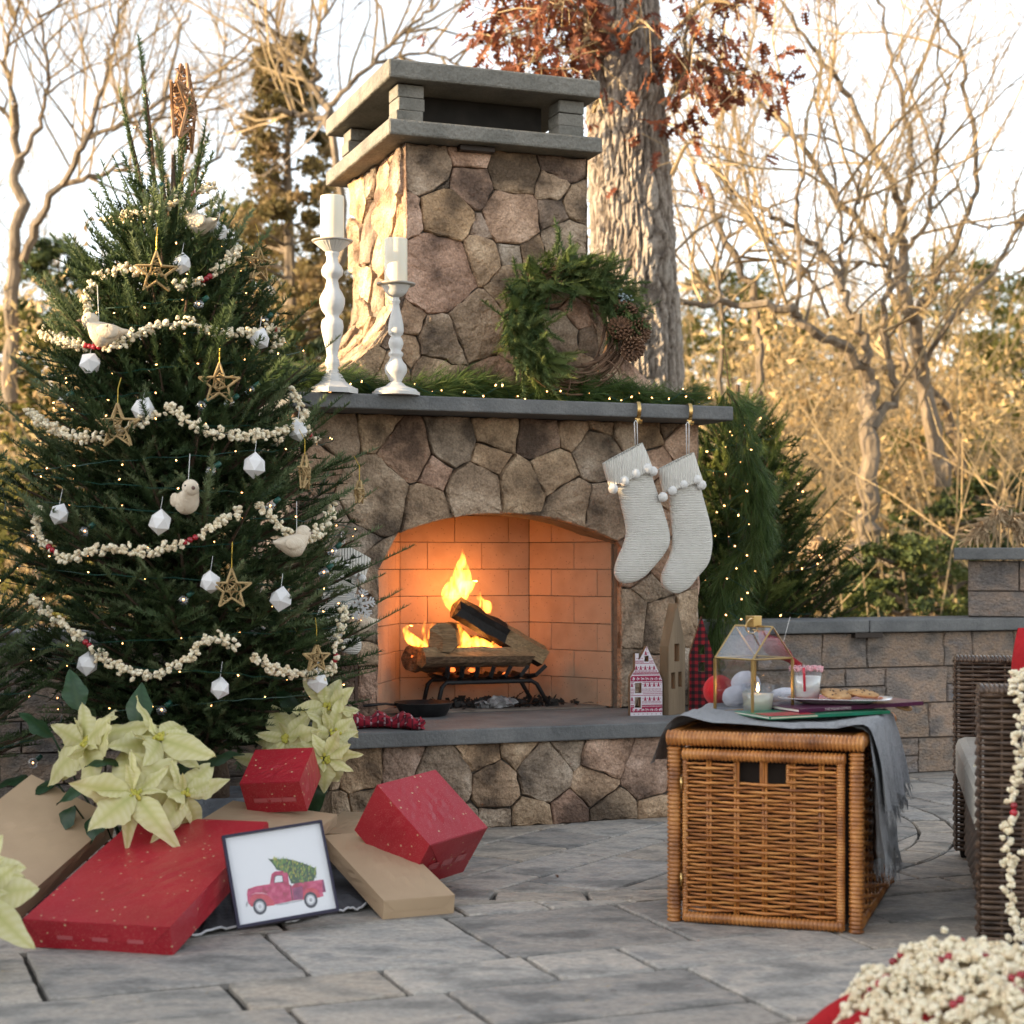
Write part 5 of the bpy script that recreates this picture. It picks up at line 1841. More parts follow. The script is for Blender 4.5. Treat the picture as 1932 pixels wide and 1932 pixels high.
# ---------------------------------------------------------------- wreath leaning on the chimney
m_vine = mat('grape_vine', [(0.09, 0.05, 0.03), (0.22, 0.13, 0.08)], 25, 0.85, 0.004, 60)
wg_ = np.random.default_rng(71)
wu, wz = onv(1072, 628, 0.50)
WR = 0.228
wr = thing('wreath', 'grapevine wreath with mixed evergreens and pine cones leaning on the chimney', 'wreath', tuple(L2W(wu, 0.435, MZ)), FANG, rot=(R(-9), 0, FANG))
WC = np.array((0, 0, WR + 0.085))
vi = MB()
for i in range(70):
    a0 = wg_.uniform(0, 6.28)
    ln_ = wg_.uniform(2.0, 4.5)
    rr = WR + wg_.normal(0, 0.028)
    y0 = wg_.normal(0, 0.02)
    pts = []
    for k in range(22):
        a_ = a0 + ln_ * k / 21
        q = rr + 0.018 * math.sin(a_ * 2.3 + i)
        pts.append(WC + np.array((q * math.cos(a_), y0 + 0.015 * math.cos(a_ * 3.1 + i * 2), q * math.sin(a_))))
    vi.tube(pts, wg_.uniform(0.003, 0.0052), 5)
struct(vi.build('vines', m_vine, wr), 'stuff')
for an in (-1.9, -0.95):
    c_ = WC + WR * np.array((math.cos(an), 0, math.sin(an)))
    e = np.array((math.cos(an), 0, math.sin(an)))
    MB().tube([c_ + 0.047 * (e * math.cos(k * 0.42) + np.array((0, 1, 0)) * math.sin(k * 0.42)) + 0.004 * k * np.cross(e, (0, 1, 0)) for k in range(15)], 0.0034, 5).build('binding', m_vine, wr)
# greens: from lower left clockwise over the top to the right
m_cedar = mat('cedar_frond', [(0.05, 0.08, 0.022), (0.09, 0.13, 0.035), (0.15, 0.19, 0.055)], attr='rnd', rough=0.5, transl=0.25, spec=0.3)


def frond_tpl(rg):
    V_, F_, A_ = [], [], []

    def sliver(b, d, L_, w_, a_):
        s = np.cross(d, (0, 0, 1.0))
        s = s / max(1e-6, np.linalg.norm(s)) * w_
        k = len(V_)
        V_.extend([b - s * 0.5, b + s * 0.5, b + d * L_ * 0.6 + s * 0.6 + (0, 0, .001), b + d * L_, b + d * L_ * 0.6 - s * 0.6])
        F_.extend([(k, k + 1, k + 2), (k, k + 2, k + 4), (k + 4, k + 2, k + 3)])
        A_.extend([a_] * 5)
    L_ = 0.11
    sliver(np.zeros(3), np.array((1.0, 0, 0)), L_, 0.003, 0)
    for i in range(13):
        x = L_ * (0.12 + 0.85 * i / 13)
        for s in (-1, 1):
            d = np.array((0.78, s * 0.62, rg.normal(-0.05, 0.05)))
            l2 = 0.045 * (1 - 0.7 * i / 13)
            sliver(np.array((x, 0, 0)), d, l2, 0.0018, 0.05)
            for q in range(4):
                for s2 in (-1, 1):
                    d2 = np.array((d[0] + 0.3, d[1] + s2 * 0.55, 0))
                    d2 /= np.linalg.norm(d2)
                    sliver(np.array((x, 0, 0)) + d * l2 * (0.2 + 0.2 * q), d2, l2 * 0.36 * (1 - q * 0.15), 0.0015, 0.1)
    return np.array(V_), np.array(F_), np.array(A_)


FR = frond_tpl(tpl)
gr = {'fir': Fir()}
fm, pm, cm = MB(), MB(), MB()
fd, fo, pd, po = [], [], [], []
for i in range(560):
    a_ = math.radians(wg_.uniform(8, 236))
    rr = WR + float(np.clip(wg_.normal(0.005, 0.045), -0.07, 0.06))
    c_ = WC + np.array((rr * math.cos(a_), wg_.uniform(-0.06, 0.0), rr * math.sin(a_)))
    tg = np.array((-math.sin(a_), 0, math.cos(a_))) * (1 if a_ > 1.9 else -1) * wg_.choice([1, 1, 1, -0.2])
    out = np.array((math.cos(a_), 0, math.sin(a_)))
    d = tg * 0.75 + out * float(np.clip(wg_.normal(0.1, 0.5), -0.8, 0.55)) + np.array((0, -0.35 + wg_.normal(0, 0.3), 0))
    k = wg_.random()
    if k < 0.72:
        gr['fir'].twig(c_, d, wg_.uniform(0.09, 0.14), wg_.uniform(0.2, 0.8) + (0.25 if a_ > 3.2 else 0))  # lower left sprigs coloured lighter, standing in for sun on them
    elif k < 0.86:
        fd.append(d)
        fo.append(c_ + (0, -0.02, 0))
    else:
        pd.append(d)
        po.append(c_)
gr['fir'].emit(fm, wg_)
m_needle3 = mat('wreath_fir', [(0.03, 0.055, 0.022), (0.07, 0.11, 0.042), (0.125, 0.175, 0.065), (0.22, 0.25, 0.08)], attr='rnd', rough=0.55, transl=0.22, spec=0.3)
struct(fm.build('fir_sprigs', m_needle3, wr), 'stuff')
fd, fo = np.array(fd), np.array(fo)
cm.inst(*FR[:2], dir_frames(fd, wg_, up=np.broadcast_to((0.0, -1.0, 0.2), fd.shape) + wg_.normal(0, 0.3, fd.shape)), fo, wg_.uniform(0.1, 0.9, len(fd)), FR[2])
struct(cm.build('cedar_sprigs', m_cedar, wr), 'stuff')
pd, po = np.array(pd), np.array(po)
pm.inst(*PT[0][:2], dir_frames(pd, wg_), po, wg_.uniform(0.2, 0.8, len(pd)), PT[0][2])
struct(pm.build('pine_sprigs', m_pine, wr), 'stuff')
m_cone = mat('pine_cone', [(0.045, 0.022, 0.012), (0.13, 0.065, 0.035), (0.22, 0.12, 0.065)], attr='rnd', rough=0.7)
for k, (x, z, ax) in enumerate(((0.215, 0.045, (0.25, -0.55, 0.8)), (0.262, -0.01, (0.45, -0.8, -0.2)), (0.235, -0.075, (0.1, -0.75, -0.65)), (0.195, -0.025, (-0.2, -0.9, 0.3)))):
    cmb = MB()
    B = basis(ax)
    for i in range(9):
        for j in range(9):
            an = j * 0.698 + i * 0.35
            hgt = i / 8.0
            rad = 0.058 * math.sin(0.35 + 2.45 * hgt)
            q0 = np.array((0.075 * hgt - 0.02, 0, 0))
            rd = np.array((0.45, math.cos(an), math.sin(an)))
            rd /= np.linalg.norm(rd)
            sd2 = np.cross(rd, (1.0, 0, 0))
            sd2 /= np.linalg.norm(sd2)
            tip = q0 + rd * rad
            P4 = np.array([q0, tip - sd2 * 0.0085 - (0.003, 0, 0), tip + rd * 0.004, tip + sd2 * 0.0085 - (0.003, 0, 0), tip + (0.006, 0, 0) + rd * 0.001])
            cmb.add((B @ P4.T).T + WC + np.array((x, -0.06, z)), [(0, 1, 4), (0, 4, 3), (1, 2, 4), (2, 3, 4), (0, 2, 1), (0, 3, 2)], [0, 0.5, 1.0, 0.5, 0.75])
    cmb.build('pine_cone', m_cone, wr)
m_juni = mat('juniper_berry', [(0.20, 0.26, 0.28), (0.32, 0.38, 0.38)], 30, 0.6, rand=0.2)
jm = MB().ball((0, 0, 0), 0.0058, 8, 5).mesh('berry', m_juni, True)
for i in range(42):
    o = piece(jm, 'berry', wr, tuple(WC + np.array((0.215, -0.075, 0.115)) + wg_.normal(0, (0.022, 0.012, 0.016), 3)), 1.0, wg_)
# ================================================================ stockings on the mantel front
def zs_(x, y):
    return (1480 + x * 0.26914) * 0.758, (980 + y * 0.26914) * 0.758


m_knit = mat('cream_knit', [(0.77, 0.735, 0.66), (0.84, 0.805, 0.735)], 40, 0.95, 0.003, 200, wave=('Z', 46, 0.25, (0.56, 0.53, 0.47), 3.0, 0.004), sheen=0.3)
m_rib = mat('ribbed_cuff', [(0.75, 0.715, 0.64), (0.82, 0.785, 0.715)], 60, 0.95, 0.003, 200, wave=('X', 30, 0.3, (0.52, 0.49, 0.43), 1.0, 0.006), sheen=0.3)
m_pom = mat('white_pompom', [(0.70, 0.685, 0.66), (0.77, 0.755, 0.73)], 60, 0.95, 0.003, 300, sheen=0.4)
m_hook = mat('brass_hook', [(0.55, 0.36, 0.14), (0.68, 0.47, 0.2)], 10, 0.25, metal=1.0)
m_cord = mat('white_cord', (0.75, 0.73, 0.72), rough=0.9)
VS = 0.322


def s_pt(x, y, v=VS):
    u, z = onv(*zs_(x, y), v)
    return L2W(u, v, z)


def sock_rows(rows, thick, base, k=16, fl=0.0):
    G = []
    nv = np.array(tuple(FV))
    for i, (xl, yl, xr, yr, th) in enumerate(rows):
        a_, b_ = np.array(tuple(s_pt(xl, yl))), np.array(tuple(s_pt(xr, yr)))
        c_, h_ = (a_ + b_) / 2, (b_ - a_) / 2
        ring = []
        for q in range(k):
            an = 2 * math.pi * q / k
            ca, sa = math.cos(an), math.sin(an)
            ring.append(c_ + h_ * np.sign(ca) * abs(ca) ** 0.8 + nv * (-thick * th) * np.sign(sa) * abs(sa) ** 0.8 - base)
        G.append(ring)
    return G


def dense(rows, n_):
    A = np.array(rows, dtype=float)
    t = np.linspace(0, len(A) - 1, n_)
    S = spline(np.c_[A[:, :2], A[:, 4]], n_)
    S2 = spline(np.c_[A[:, 2:4], A[:, 4]], n_)
    return [(S[i][0], S[i][1], S2[i][0], S2[i][1], S[i][2]) for i in range(n_)]


def stocking(label, leg, cuff, poms, loop, group='white knit stockings', dv=0.0):
    base = np.array(tuple(s_pt(*leg[2][:2])))
    t = thing('stocking', label, 'stocking', tuple(base), 0, group)
    mb = MB()
    G = sock_rows(dense(leg, 34), 0.032, base)
    mb.grid(np.array(G), closed=True)
    e = np.array(G[-1])
    mb.add(np.vstack([e, e.mean(0, keepdims=True)]), [(i, (i + 1) % 16, 16) for i in range(16)])
    mb.build('leg', m_knit, t, smooth=True)
    mb = MB()
    C = sock_rows(dense(cuff, 10), 0.042, base)
    mb.grid(np.array(C), closed=True)
    inner = [[q * 0.96 + np.array(r_).mean(0) * 0.04 + (0, 0, -0.002) for q in r_] for r_ in C[::-1]]
    mb.grid(np.array(inner), closed=True)
    mb.add(np.array(C[0] + inner[-1]), [(i, 16 + i, 16 + (i + 1) % 16, (i + 1) % 16) for i in range(16)])
    mb.add(np.array(C[-1] + inner[0]), [((i + 1) % 16, 16 + (i + 1) % 16, 16 + i, i) for i in range(16)])
    mb.build('cuff', m_rib, t, smooth=True)
    for x, y, r_ in poms:
        p = np.array(tuple(s_pt(x, y, VS - 0.035))) - base
        rr = r_ * 0.204 / FPX * 6.9
        g_ = np.random.default_rng(abs(int(x)))
        b = MB().ball((0, 0, 0), rr, 14, 10)
        b.v[0] = b.v[0] * (1 + g_.normal(0, 0.03, (len(b.v[0]), 1))).astype(np.float32)
        b.build('pompom', m_pom, t, smooth=True, loc=tuple(p))
    (x0, y0), (x1, y1) = loop
    a_, b_ = np.array(tuple(s_pt(x0, y0))), np.array(tuple(s_pt(x1, y1)))
    sd = np.array(tuple(FU)) * 0.005
    MB().tube([b_ - sd - base, a_ - sd * 1.3 + (0, 0, -0.01) - base, a_ - base, a_ + sd * 1.3 + (0, 0, -0.01) - base, b_ + sd - base], 0.0022, 5).build('loop', m_cord, t, smooth=True)
    return t


leg1 = [(190, 800, 520, 640, 0.9), (215, 900, 530, 760, 0.95), (238, 1010, 572, 895, 1), (270, 1150, 635, 1080, 1), (288, 1280, 690, 1280, 1), (262, 1400, 690, 1390, 1.05), (222, 1490, 640, 1485, 1.05),
        (187, 1590, 545, 1602, 1), (183, 1670, 465, 1685, 0.85), (215, 1730, 395, 1728, 0.6), (260, 1752, 330, 1750, 0.25)]
cuff1 = [(72, 650, 440, 452, 0.8), (98, 745, 492, 575, 1), (138, 855, 535, 695, 1.05)]
pom1 = [(172, 878, 47), (275, 807, 47), (375, 741, 49), (487, 694, 50), (540, 717, 45)]
leg2 = [(660, 860, 960, 730, 0.9), (682, 945, 968, 825, 0.95), (700, 1080, 1002, 965, 1), (716, 1250, 1060, 1180, 1), (716, 1400, 1086, 1350, 1), (690, 1500, 1075, 1485, 1.05), (650, 1590, 1040, 1588, 1.05),
        (615, 1680, 950, 1695, 1), (622, 1770, 880, 1785, 0.85), (680, 1828, 800, 1835, 0.6), (720, 1848, 770, 1848, 0.25)]
cuff2 = [(585, 705, 915, 540, 0.8), (607, 795, 952, 675, 1), (634, 912, 992, 795, 1.05)]
pom2 = [(632, 955, 46), (720, 897, 44), (820, 840, 44), (947, 796, 45), (990, 842, 46)]
stocking('white knit stocking with pompom cuff hanging nearer the fire opening', leg1, cuff1, pom1, ((380, 246), (386, 470)))
stocking('white knit stocking with pompom cuff hanging at the mantel corner', leg2, cuff2, pom2, ((860, 262), (862, 560)))
sh = lambda rows, dx, dy: [tuple(c + (dx if i in (0, 2) else dy if i in (1, 3) else 0) for i, c in enumerate(r_)) for r_ in rows]
mir = lambda rows: [(-2010 - r_[2] * 0.8, r_[3] * 0.8 + 1010, -2010 - r_[0] * 0.8, r_[1] * 0.8 + 1010, r_[4] * 0.8) for r_ in rows]
stocking('white knit stocking half hidden behind the fir at the left of the fire opening', mir(leg1), mir(cuff1), [(-2010 - x * 0.8, y * 0.8 + 1010, r_ * 0.8) for x, y, r_ in pom1], ((-2328, 1270), (-2325, 1390)))
for (x, y), lab in (((403, 88), 'brass stocking hook on the mantel edge above the nearer stocking'), ((880, 108), 'brass stocking hook nearest the right mantel end')):
    u, _ = onv(*zs_(x, y), 0.34)
    t = thing('stocking_hook', lab, 'hook', tuple(L2W(u, 0.35, MZ)), FANG, 'brass stocking hooks')
    pr = [(0, 0.06, 0.004), (0, 0.0, 0.004), (0, -0.012, 0.002), (0, -0.02, -0.012), (0, -0.022, -0.03), (0, -0.018, -0.05), (0, -0.012, -0.063), (0, -0.014, -0.078), (0, -0.024, -0.086), (0, -0.032, -0.08), (0, -0.034, -0.07)]
    P = spline(pr, 40)
    tn = np.gradient(P, axis=0)
    tn /= np.linalg.norm(tn, axis=1, keepdims=True)
    nr = np.cross(tn, (1.0, 0, 0))
    G = [[P[i] + (sx * 0.008, 0, 0) + nr[i] * sy * 0.0012 for sx, sy in ((-1, -1), (1, -1), (1, 1), (-1, 1))] for i in range(40)]
    MB().grid(np.array(G), closed=True).build('band', m_hook, t, smooth=False)
    MB().ball((-0.012, -0.012, -0.066), 0.005, 10, 6).build('screw', m_hook, t, smooth=True)

# paper snowflake at the right edge of the fir
sf = thing('paper_snowflake', 'white paper snowflake hanging by the white stocking toe left of the fire', 'ornament', at(678, 1140, 5.88))
for k in range(6):
    mb = MB()
    c6, s6 = math.cos(k * math.pi / 3 + 0.2), math.sin(k * math.pi / 3 + 0.2)

    def arm(pl):
        mb.prism(pl, -0.001, 0.001, lambda p_, q_, d: ((p_ * c6 - q_ * s6), d, (p_ * s6 + q_ * c6)))
    arm([(0.004, -0.006), (0.05, -0.004), (0.056, 0), (0.05, 0.004), (0.004, 0.006)])
    for xx, ll in ((0.018, 0.012), (0.032, 0.014), (0.043, 0.009)):
        for s in (1, -1):
            arm([(xx, s * 0.003), (xx + 0.006, s * 0.003), (xx + 0.006 + ll * 0.7, s * (0.003 + ll)), (xx + ll * 0.7, s * (0.004 + ll))][::s])
    mb.build('arm', m_white, sf)
MB().tube([(0, 0.002, 0.055), (0.01, 0.01, 0.14)], 0.0007, 3).build('thread', m_thread, sf)

# ================================================================ the fire
def zf(x, y):
    return (960 + x * 0.2381) * 0.758, (1350 + y * 0.2381) * 0.758


def fpt(x, y, v):
    u, z = onv(*zf(x, y), v)
    return L2W(u, v, z)


m_iron = mat('black_iron', [(0.012, 0.012, 0.013), (0.025, 0.024, 0.024)], 20, 0.55, 0.002, metal=0.4)
gt = thing('fire_grate', 'black iron log grate inside the fire opening', 'grate', tuple(L2W(0.31, 0.82, HT)), FANG)


def gl(u, v, z):
    return (u - 0.31, v - 0.82, z - HT)


zb = HT + 0.115
for v in (0.735, 0.93):
    mb = MB()
    mb.tube([gl(0.075, v - 0.015, HT + 0.008), gl(0.10, v, zb - 0.02), gl(0.12, v, zb), gl(0.50, v, zb), gl(0.525, v, zb - 0.015), gl(0.575, v - 0.015, HT + 0.008)], 0.0095, 8)
    mb.build('leg_bar', m_iron, gt, smooth=True)
for k in range(7):
    u = 0.12 + 0.063 * k
    mb = MB()
    lean = 0.10 * (k / 6.0) ** 2
    mb.tube([gl(u, 0.96, zb + 0.02), gl(u, 0.90, zb + 0.016), gl(u, 0.76, zb + 0.016), gl(u + lean * 0.2, 0.725, zb + 0.025), gl(u + lean * 0.6, 0.712, zb + 0.065)], 0.011, 4)
    mb.build('bar', m_iron, gt)
m_logb = mat('log_bark', [(0.07, 0.04, 0.022), (0.15, 0.09, 0.05), (0.10, 0.06, 0.035)], 14, 0.9, 0.012, 40, stretch=(0.4, 2, 2), fine=(60, 0.5))
m_logw = mat('split_wood', [(0.17, 0.105, 0.05), (0.32, 0.21, 0.11), (0.22, 0.135, 0.065)], 9, 0.8, 0.006, 40, stretch=(0.15, 3, 3), fine=(50, 0.45))
m_char = mat('charred_wood', [(0.006, 0.005, 0.005), (0.018, 0.015, 0.013)], 20, 0.75, 0.01, 40)
m_ember = mat('ember', [(0.02, 0.01, 0.008), (0.05, 0.02, 0.01)], 30, 0.9, emit=(1.0, 0.16, 0.03), estr=0.8)


def log(name, label, a_, b_, prof, mts, seed=0, roll=0.0, charto=None):
    """a split log from a_ to b_; prof = outline (angle, radius, material: 0 bark 1 wood)"""
    g_ = np.random.default_rng(seed)
    a_, b_ = np.array(tuple(a_)), np.array(tuple(b_))
    t = thing(name, label, 'log', tuple(a_), 0, 'logs on the fire')
    B = basis(b_ - a_)
    L_ = np.linalg.norm(b_ - a_)
    segs = 9
    k = len(prof)
    rings = []
    for i in range(segs + 1):
        x = L_ * i / segs
        rings.append([B @ np.array((x + (g_.normal(0, 0.004) if i in (0, segs) else 0), (r_ * (1 + g_.normal(0, 0.05))) * math.cos(an + roll), (r_ * (1 + g_.normal(0, 0.05))) * math.sin(an + roll))) for an, r_, _ in prof])
    for sel, nm in ((0, 'bark_side'), (1, 'split_side')):
        mb = MB()
        R_ = np.array(rings).reshape(-1, 3)
        f_ = [(i * k + j, i * k + (j + 1) % k, (i + 1) * k + (j + 1) % k, (i + 1) * k + j) for i in range(segs) for j in range(k) if prof[j][2] == sel]
        if f_:
            mb.add(R_, f_)
            mb.build(nm, mts[sel], t, smooth=False)
    mb = MB()
    for i, rv in ((0, True), (segs, False)):
        rr = np.array(rings[i])
        n0 = len(rr)
        mb.add(np.vstack([rr, rr.mean(0, keepdims=True)]), [((j + 1) % n0, j, n0) if rv else (j, (j + 1) % n0, n0) for j in range(n0)])
    mb.build('end_grain', mts[2], t)
    if charto:
        mb = MB()
        i0, i1 = charto
        R_ = np.array(rings)[i0:i1 + 1] * 1.0
        cen = R_.mean(1, keepdims=True)
        R_ = cen + (R_ - cen) * (1.05 + g_.normal(0, 0.02, R_.shape[:2])[..., None])
        mb.grid(R_, closed=True)
        for q in (R_[0], R_[-1]):
            mb.add(np.vstack([q, q.mean(0, keepdims=True)]), [((j + 1) % k, j, k) for j in range(k)])
        mb.build('charred_end', m_char, t)
    return t


half = [(0, .05, 1), (0.5, .047, 0), (1.0, .052, 0), (1.57, .053, 0), (2.1, .05, 0), (2.7, .048, 0), (3.14, .05, 1), (3.9, .022, 1), (4.7, .012, 1), (5.5, .02, 1)]
rnd_ = [(i * 0.5236, 0.05, 0) for i in range(12)]
wedge = [(0.2, .055, 1), (0.9, .03, 1), (1.7, .045, 1), (2.3, .03, 1), (3.0, .055, 0), (3.6, .052, 0), (4.2, .05, 0), (4.8, .052, 0), (5.5, .053, 0)]
log('split_log', 'pale split log lying along the front of the grate', fpt(380, 1195, 0.76), fpt(1490, 1185, 0.79), [(a_, r_ * 0.92, m_) for a_, r_, m_ in wedge], (m_logb, m_logw, m_logw), 1, 0.1)
log('round_log', 'stubby log with a burnt rim, its sawn end facing out of the fire', fpt(600, 985, 0.74), fpt(690, 975, 0.93), [(a_, 0.062 * (1.12 if 3.6 < a_ < 5.8 else 0.96), m_) for a_, r_, m_ in rnd_], (m_char, m_char, m_logw), 2)
log('leaning_log', 'charred split log leaning across the fire, pale at its lower end', fpt(735, 675, 0.80), fpt(1640, 1190, 0.83), [(a_, r_ * 1.0, m_) for a_, r_, m_ in wedge], (m_char, m_logw, m_logw), 3, 0.9, (0, 5))
log('bark_log', 'brown barked log sticking out left of the grate', fpt(260, 1215, 0.84), fpt(760, 1220, 0.97), [(a_, 0.058, m_) for a_, r_, m_ in rnd_], (m_logb, m_logw, m_logb), 4)
log('back_log', 'blackened log lying at the back of the grate', fpt(760, 1060, 0.93), fpt(1350, 1130, 0.92), [(a_, 0.042, m_) for a_, r_, m_ in rnd_], (m_char, m_char, m_char), 5)
eg = np.random.default_rng(8)
for i, (x, y, r_) in enumerate(((900, 1080, 0.019), (1170, 1085, 0.016), (980, 1110, 0.013), (860, 1110, 0.012), (1080, 1095, 0.012), (300, 1180, 0.016), (700, 1330, 0.012), (900, 1335, 0.012), (1250, 1380, 0.011))):
    b = MB().ball((0, 0, 0), r_, 8, 6, sc=(1.2, 0.9, 0.8))
    b.v[0] = b.v[0] * (1 + eg.normal(0, 0.12, (len(b.v[0]), 1))).astype(np.float32)
    o = b.build('ember', m_ember, None, loc=fpt(x, y, 0.84))
    tag(o, 'glowing ember ' + ('at the heart of the fire', 'by the leaning log', 'just above the front log', 'beside the stubby log', 'under the leaning log', 'on the left barked log', 'below the grate on the left', 'below the grate in the middle', 'below the grate on the right')[i], 'ember', 'embers')
# flames: closed tongues of glowing gas
m_fl = bpy.data.materials.new('flame')
m_fl.use_nodes = True
t_ = m_fl.node_tree
for n_ in list(t_.nodes):
    t_.nodes.remove(n_)
o_ = t_.nodes.new('ShaderNodeOutputMaterial')
e_ = t_.nodes.new('ShaderNodeEmission')
tc = t_.nodes.new('ShaderNodeTexCoord')
mp = t_.nodes.new('ShaderNodeMapping')
mp.inputs['Scale'].default_value = (1.0, 1.0, 0.42)
nz_ = t_.nodes.new('ShaderNodeTexNoise')
nz_.inputs['Scale'].default_value = 34
nz_.inputs['Detail'].default_value = 2.5
nz_.inputs['Distortion'].default_value = 1.2
mr = t_.nodes.new('ShaderNodeMapRange')
mr.interpolation_type = 'SMOOTHSTEP'
mr.inputs['From Min'].default_value, mr.inputs['From Max'].default_value = 0.36, 0.62
mr.inputs['To Min'].default_value, mr.inputs['To Max'].default_value = 4.0, 85.0
e_.inputs['Color'].default_value = (1.0, 0.27, 0.03, 1)
t_.links.new(tc.outputs['Object'], mp.inputs[0])
t_.links.new(mp.outputs[0], nz_.inputs['Vector'])
t_.links.new(nz_.outputs['Fac'], mr.inputs['Value'])
t_.links.new(mr.outputs[0], e_.inputs['Strength'])
t_.links.new(e_.outputs[0], o_.inputs['Volume'])
m_fl.cycles.volume_step_rate = 0.25

flame = thing('fire_flames', 'bright orange flames rising between the logs', 'fire', tuple(L2W(0.31, 0.82, HT + 0.13)))
fo = np.array(tuple(flame.location))


def tongue(rows, v, thick=0.55):
    """rows: (cx, cy, half width) on the frame from root to tip"""
    A = spline([(x, y, h_) for x, y, h_ in rows], len(rows) * 4)
    G = []
    nv = np.array(tuple(FV))
    for i, (x, y, h_) in enumerate(A):
        h_ = max(h_ * 1.18, 1.2)
        l_, r_ = np.array(tuple(fpt(x - h_, y, v))), np.array(tuple(fpt(x + h_, y, v)))
        c_, hh = (l_ + r_) / 2, (r_ - l_) / 2
        hl = np.linalg.norm(hh)
        G.append([c_ + hh * math.cos(q * math.pi / 6) + nv * hl * thick * math.sin(q * math.pi / 6) - fo for q in range(12)])
    mb = MB().grid(np.array(G), closed=True)
    for q, rv in ((G[0], 1), (G[-1], 0)):
        q = np.array(q)
        mb.add(np.vstack([q, q.mean(0, keepdims=True)]), [((j + 1) % 12, j, 12) if rv else (j, (j + 1) % 12, 12) for j in range(12)])
    mb.build('tongue', m_fl, flame, smooth=True)


tongue([(690, 730, 12), (660, 640, 45), (680, 530, 85), (720, 430, 80), (760, 330, 55), (790, 230, 48), (805, 150, 26), (806, 90, 10), (800, 60, 2)], 0.86)
tongue([(800, 600, 40), (820, 520, 65), (850, 440, 75), (880, 400, 55), (930, 410, 30), (965, 408, 4)], 0.88)
tongue([(770, 640, 50), (750, 560, 80), (790, 470, 90), (830, 360, 58), (830, 260, 34), (815, 180, 14), (806, 120, 3)], 0.85)
tongue([(1050, 740, 40), (1045, 680, 58), (1035, 620, 50), (985, 590, 34), (975, 550, 18), (995, 518, 3)], 0.9)
tongue([(400, 1100, 30), (340, 1070, 80), (280, 1010, 70), (240, 960, 45), (205, 910, 24), (235, 870, 18), (280, 875, 3)], 0.80)
tongue([(420, 1090, 26), (405, 1000, 20), (395, 930, 16), (405, 860, 12), (415, 810, 2)], 0.82)
tongue([(450, 1010, 14), (465, 930, 18), (485, 860, 12), (492, 835, 2)], 0.83)
tongue([(780, 1110, 40), (770, 1040, 45), (780, 960, 40), (770, 880, 26), (745, 850, 8), (735, 838, 2)], 0.79)
tongue([(820, 1100, 60), (830, 1020, 60), (810, 950, 36), (790, 905, 10), (785, 890, 2)], 0.82)
tongue([(1000, 1110, 90), (1000, 1060, 95), (960, 1010, 60), (930, 975, 12), (915, 960, 2)], 0.83)
tongue([(1110, 1100, 36), (1120, 1060, 24), (1140, 1010, 8), (1150, 995, 2)], 0.80)
tongue([(760, 840, 14), (770, 800, 20), (745, 750, 16), (705, 715, 6), (698, 705, 2)], 0.79)
tongue([(1200, 1000, 10), (1205, 960, 12), (1195, 910, 8), (1195, 880, 2)], 0.79)
tongue([(640, 420, 10), (640, 370, 12), (655, 320, 10), (640, 295, 2)], 0.87)
pl = bpy.data.lights.new('fire_glow', 'POINT')
pl.energy, pl.color, pl.shadow_soft_size = 0.95, (1.0, 0.38, 0.085), 0.08
po_ = bpy.data.objects.new('fire_glow', pl)
COL.objects.link(po_)
po_.parent = flame
po_.location = np.array(tuple(fpt(780, 560, 0.86))) - fo
pl2_ = bpy.data.lights.new('fire_glow', 'POINT')
pl2_.energy, pl2_.color, pl2_.shadow_soft_size = 0.3, (1.0, 0.38, 0.085), 0.05
po2 = bpy.data.objects.new('fire_glow', pl2_)
COL.objects.link(po2)
po2.parent = flame
po2.location = np.array(tuple(fpt(930, 1010, 0.80))) - fo
# ash, crumpled paper and dead leaves under the grate
ag = np.random.default_rng(14)
t = thing('ash_heap', 'heap of grey ash and burnt paper under the grate', 'ash', tuple(L2W(0.33, 0.8, HT + 0.006)), FANG)
m_ash = mat('ash', [(0.09, 0.085, 0.085), (0.25, 0.24, 0.235), (0.5, 0.48, 0.47)], 25, 0.95, 0.006, 60)
for i, (x, y, s) in enumerate(((0.02, -0.07, 0.045), (-0.05, -0.06, 0.03), (0.08, -0.04, 0.035), (0.0, 0.02, 0.04), (0.14, -0.02, 0.025), (-0.08, -0.02, 0.025))):
    b = MB().ball((x, y, s * 0.35), s, 14, 9, sc=(1.2, 1, 0.62))
    b.v[0] = b.v[0] + ag.normal(0, s * 0.10, b.v[0].shape).astype(np.float32)
    b.v[0][:, 2] = np.maximum(b.v[0][:, 2], 0.0)
    b.build('ash_lump', m_ash if i in (0, 1, 2) else m_soot, t)
mb = MB()
k = 420
T = rand_frames(k, ag) * ag.uniform(0.006, 0.018, k)[:, None, None]
P = np.stack([ag.normal(0.03, 0.16, k), ag.uniform(-0.1, 0.14, k), np.abs(ag.normal(0.006, 0.008, k)) + 0.004], -1)
mb.inst(np.array([(-1, -.6, 0), (1, -.5, .2), (.6, .7, 0), (-.8, .6, .2)]), np.array([(0, 1, 2), (0, 2, 3)]), T, P, ag.random(k))
struct(mb.build('charcoal', m_soot, t), 'stuff')
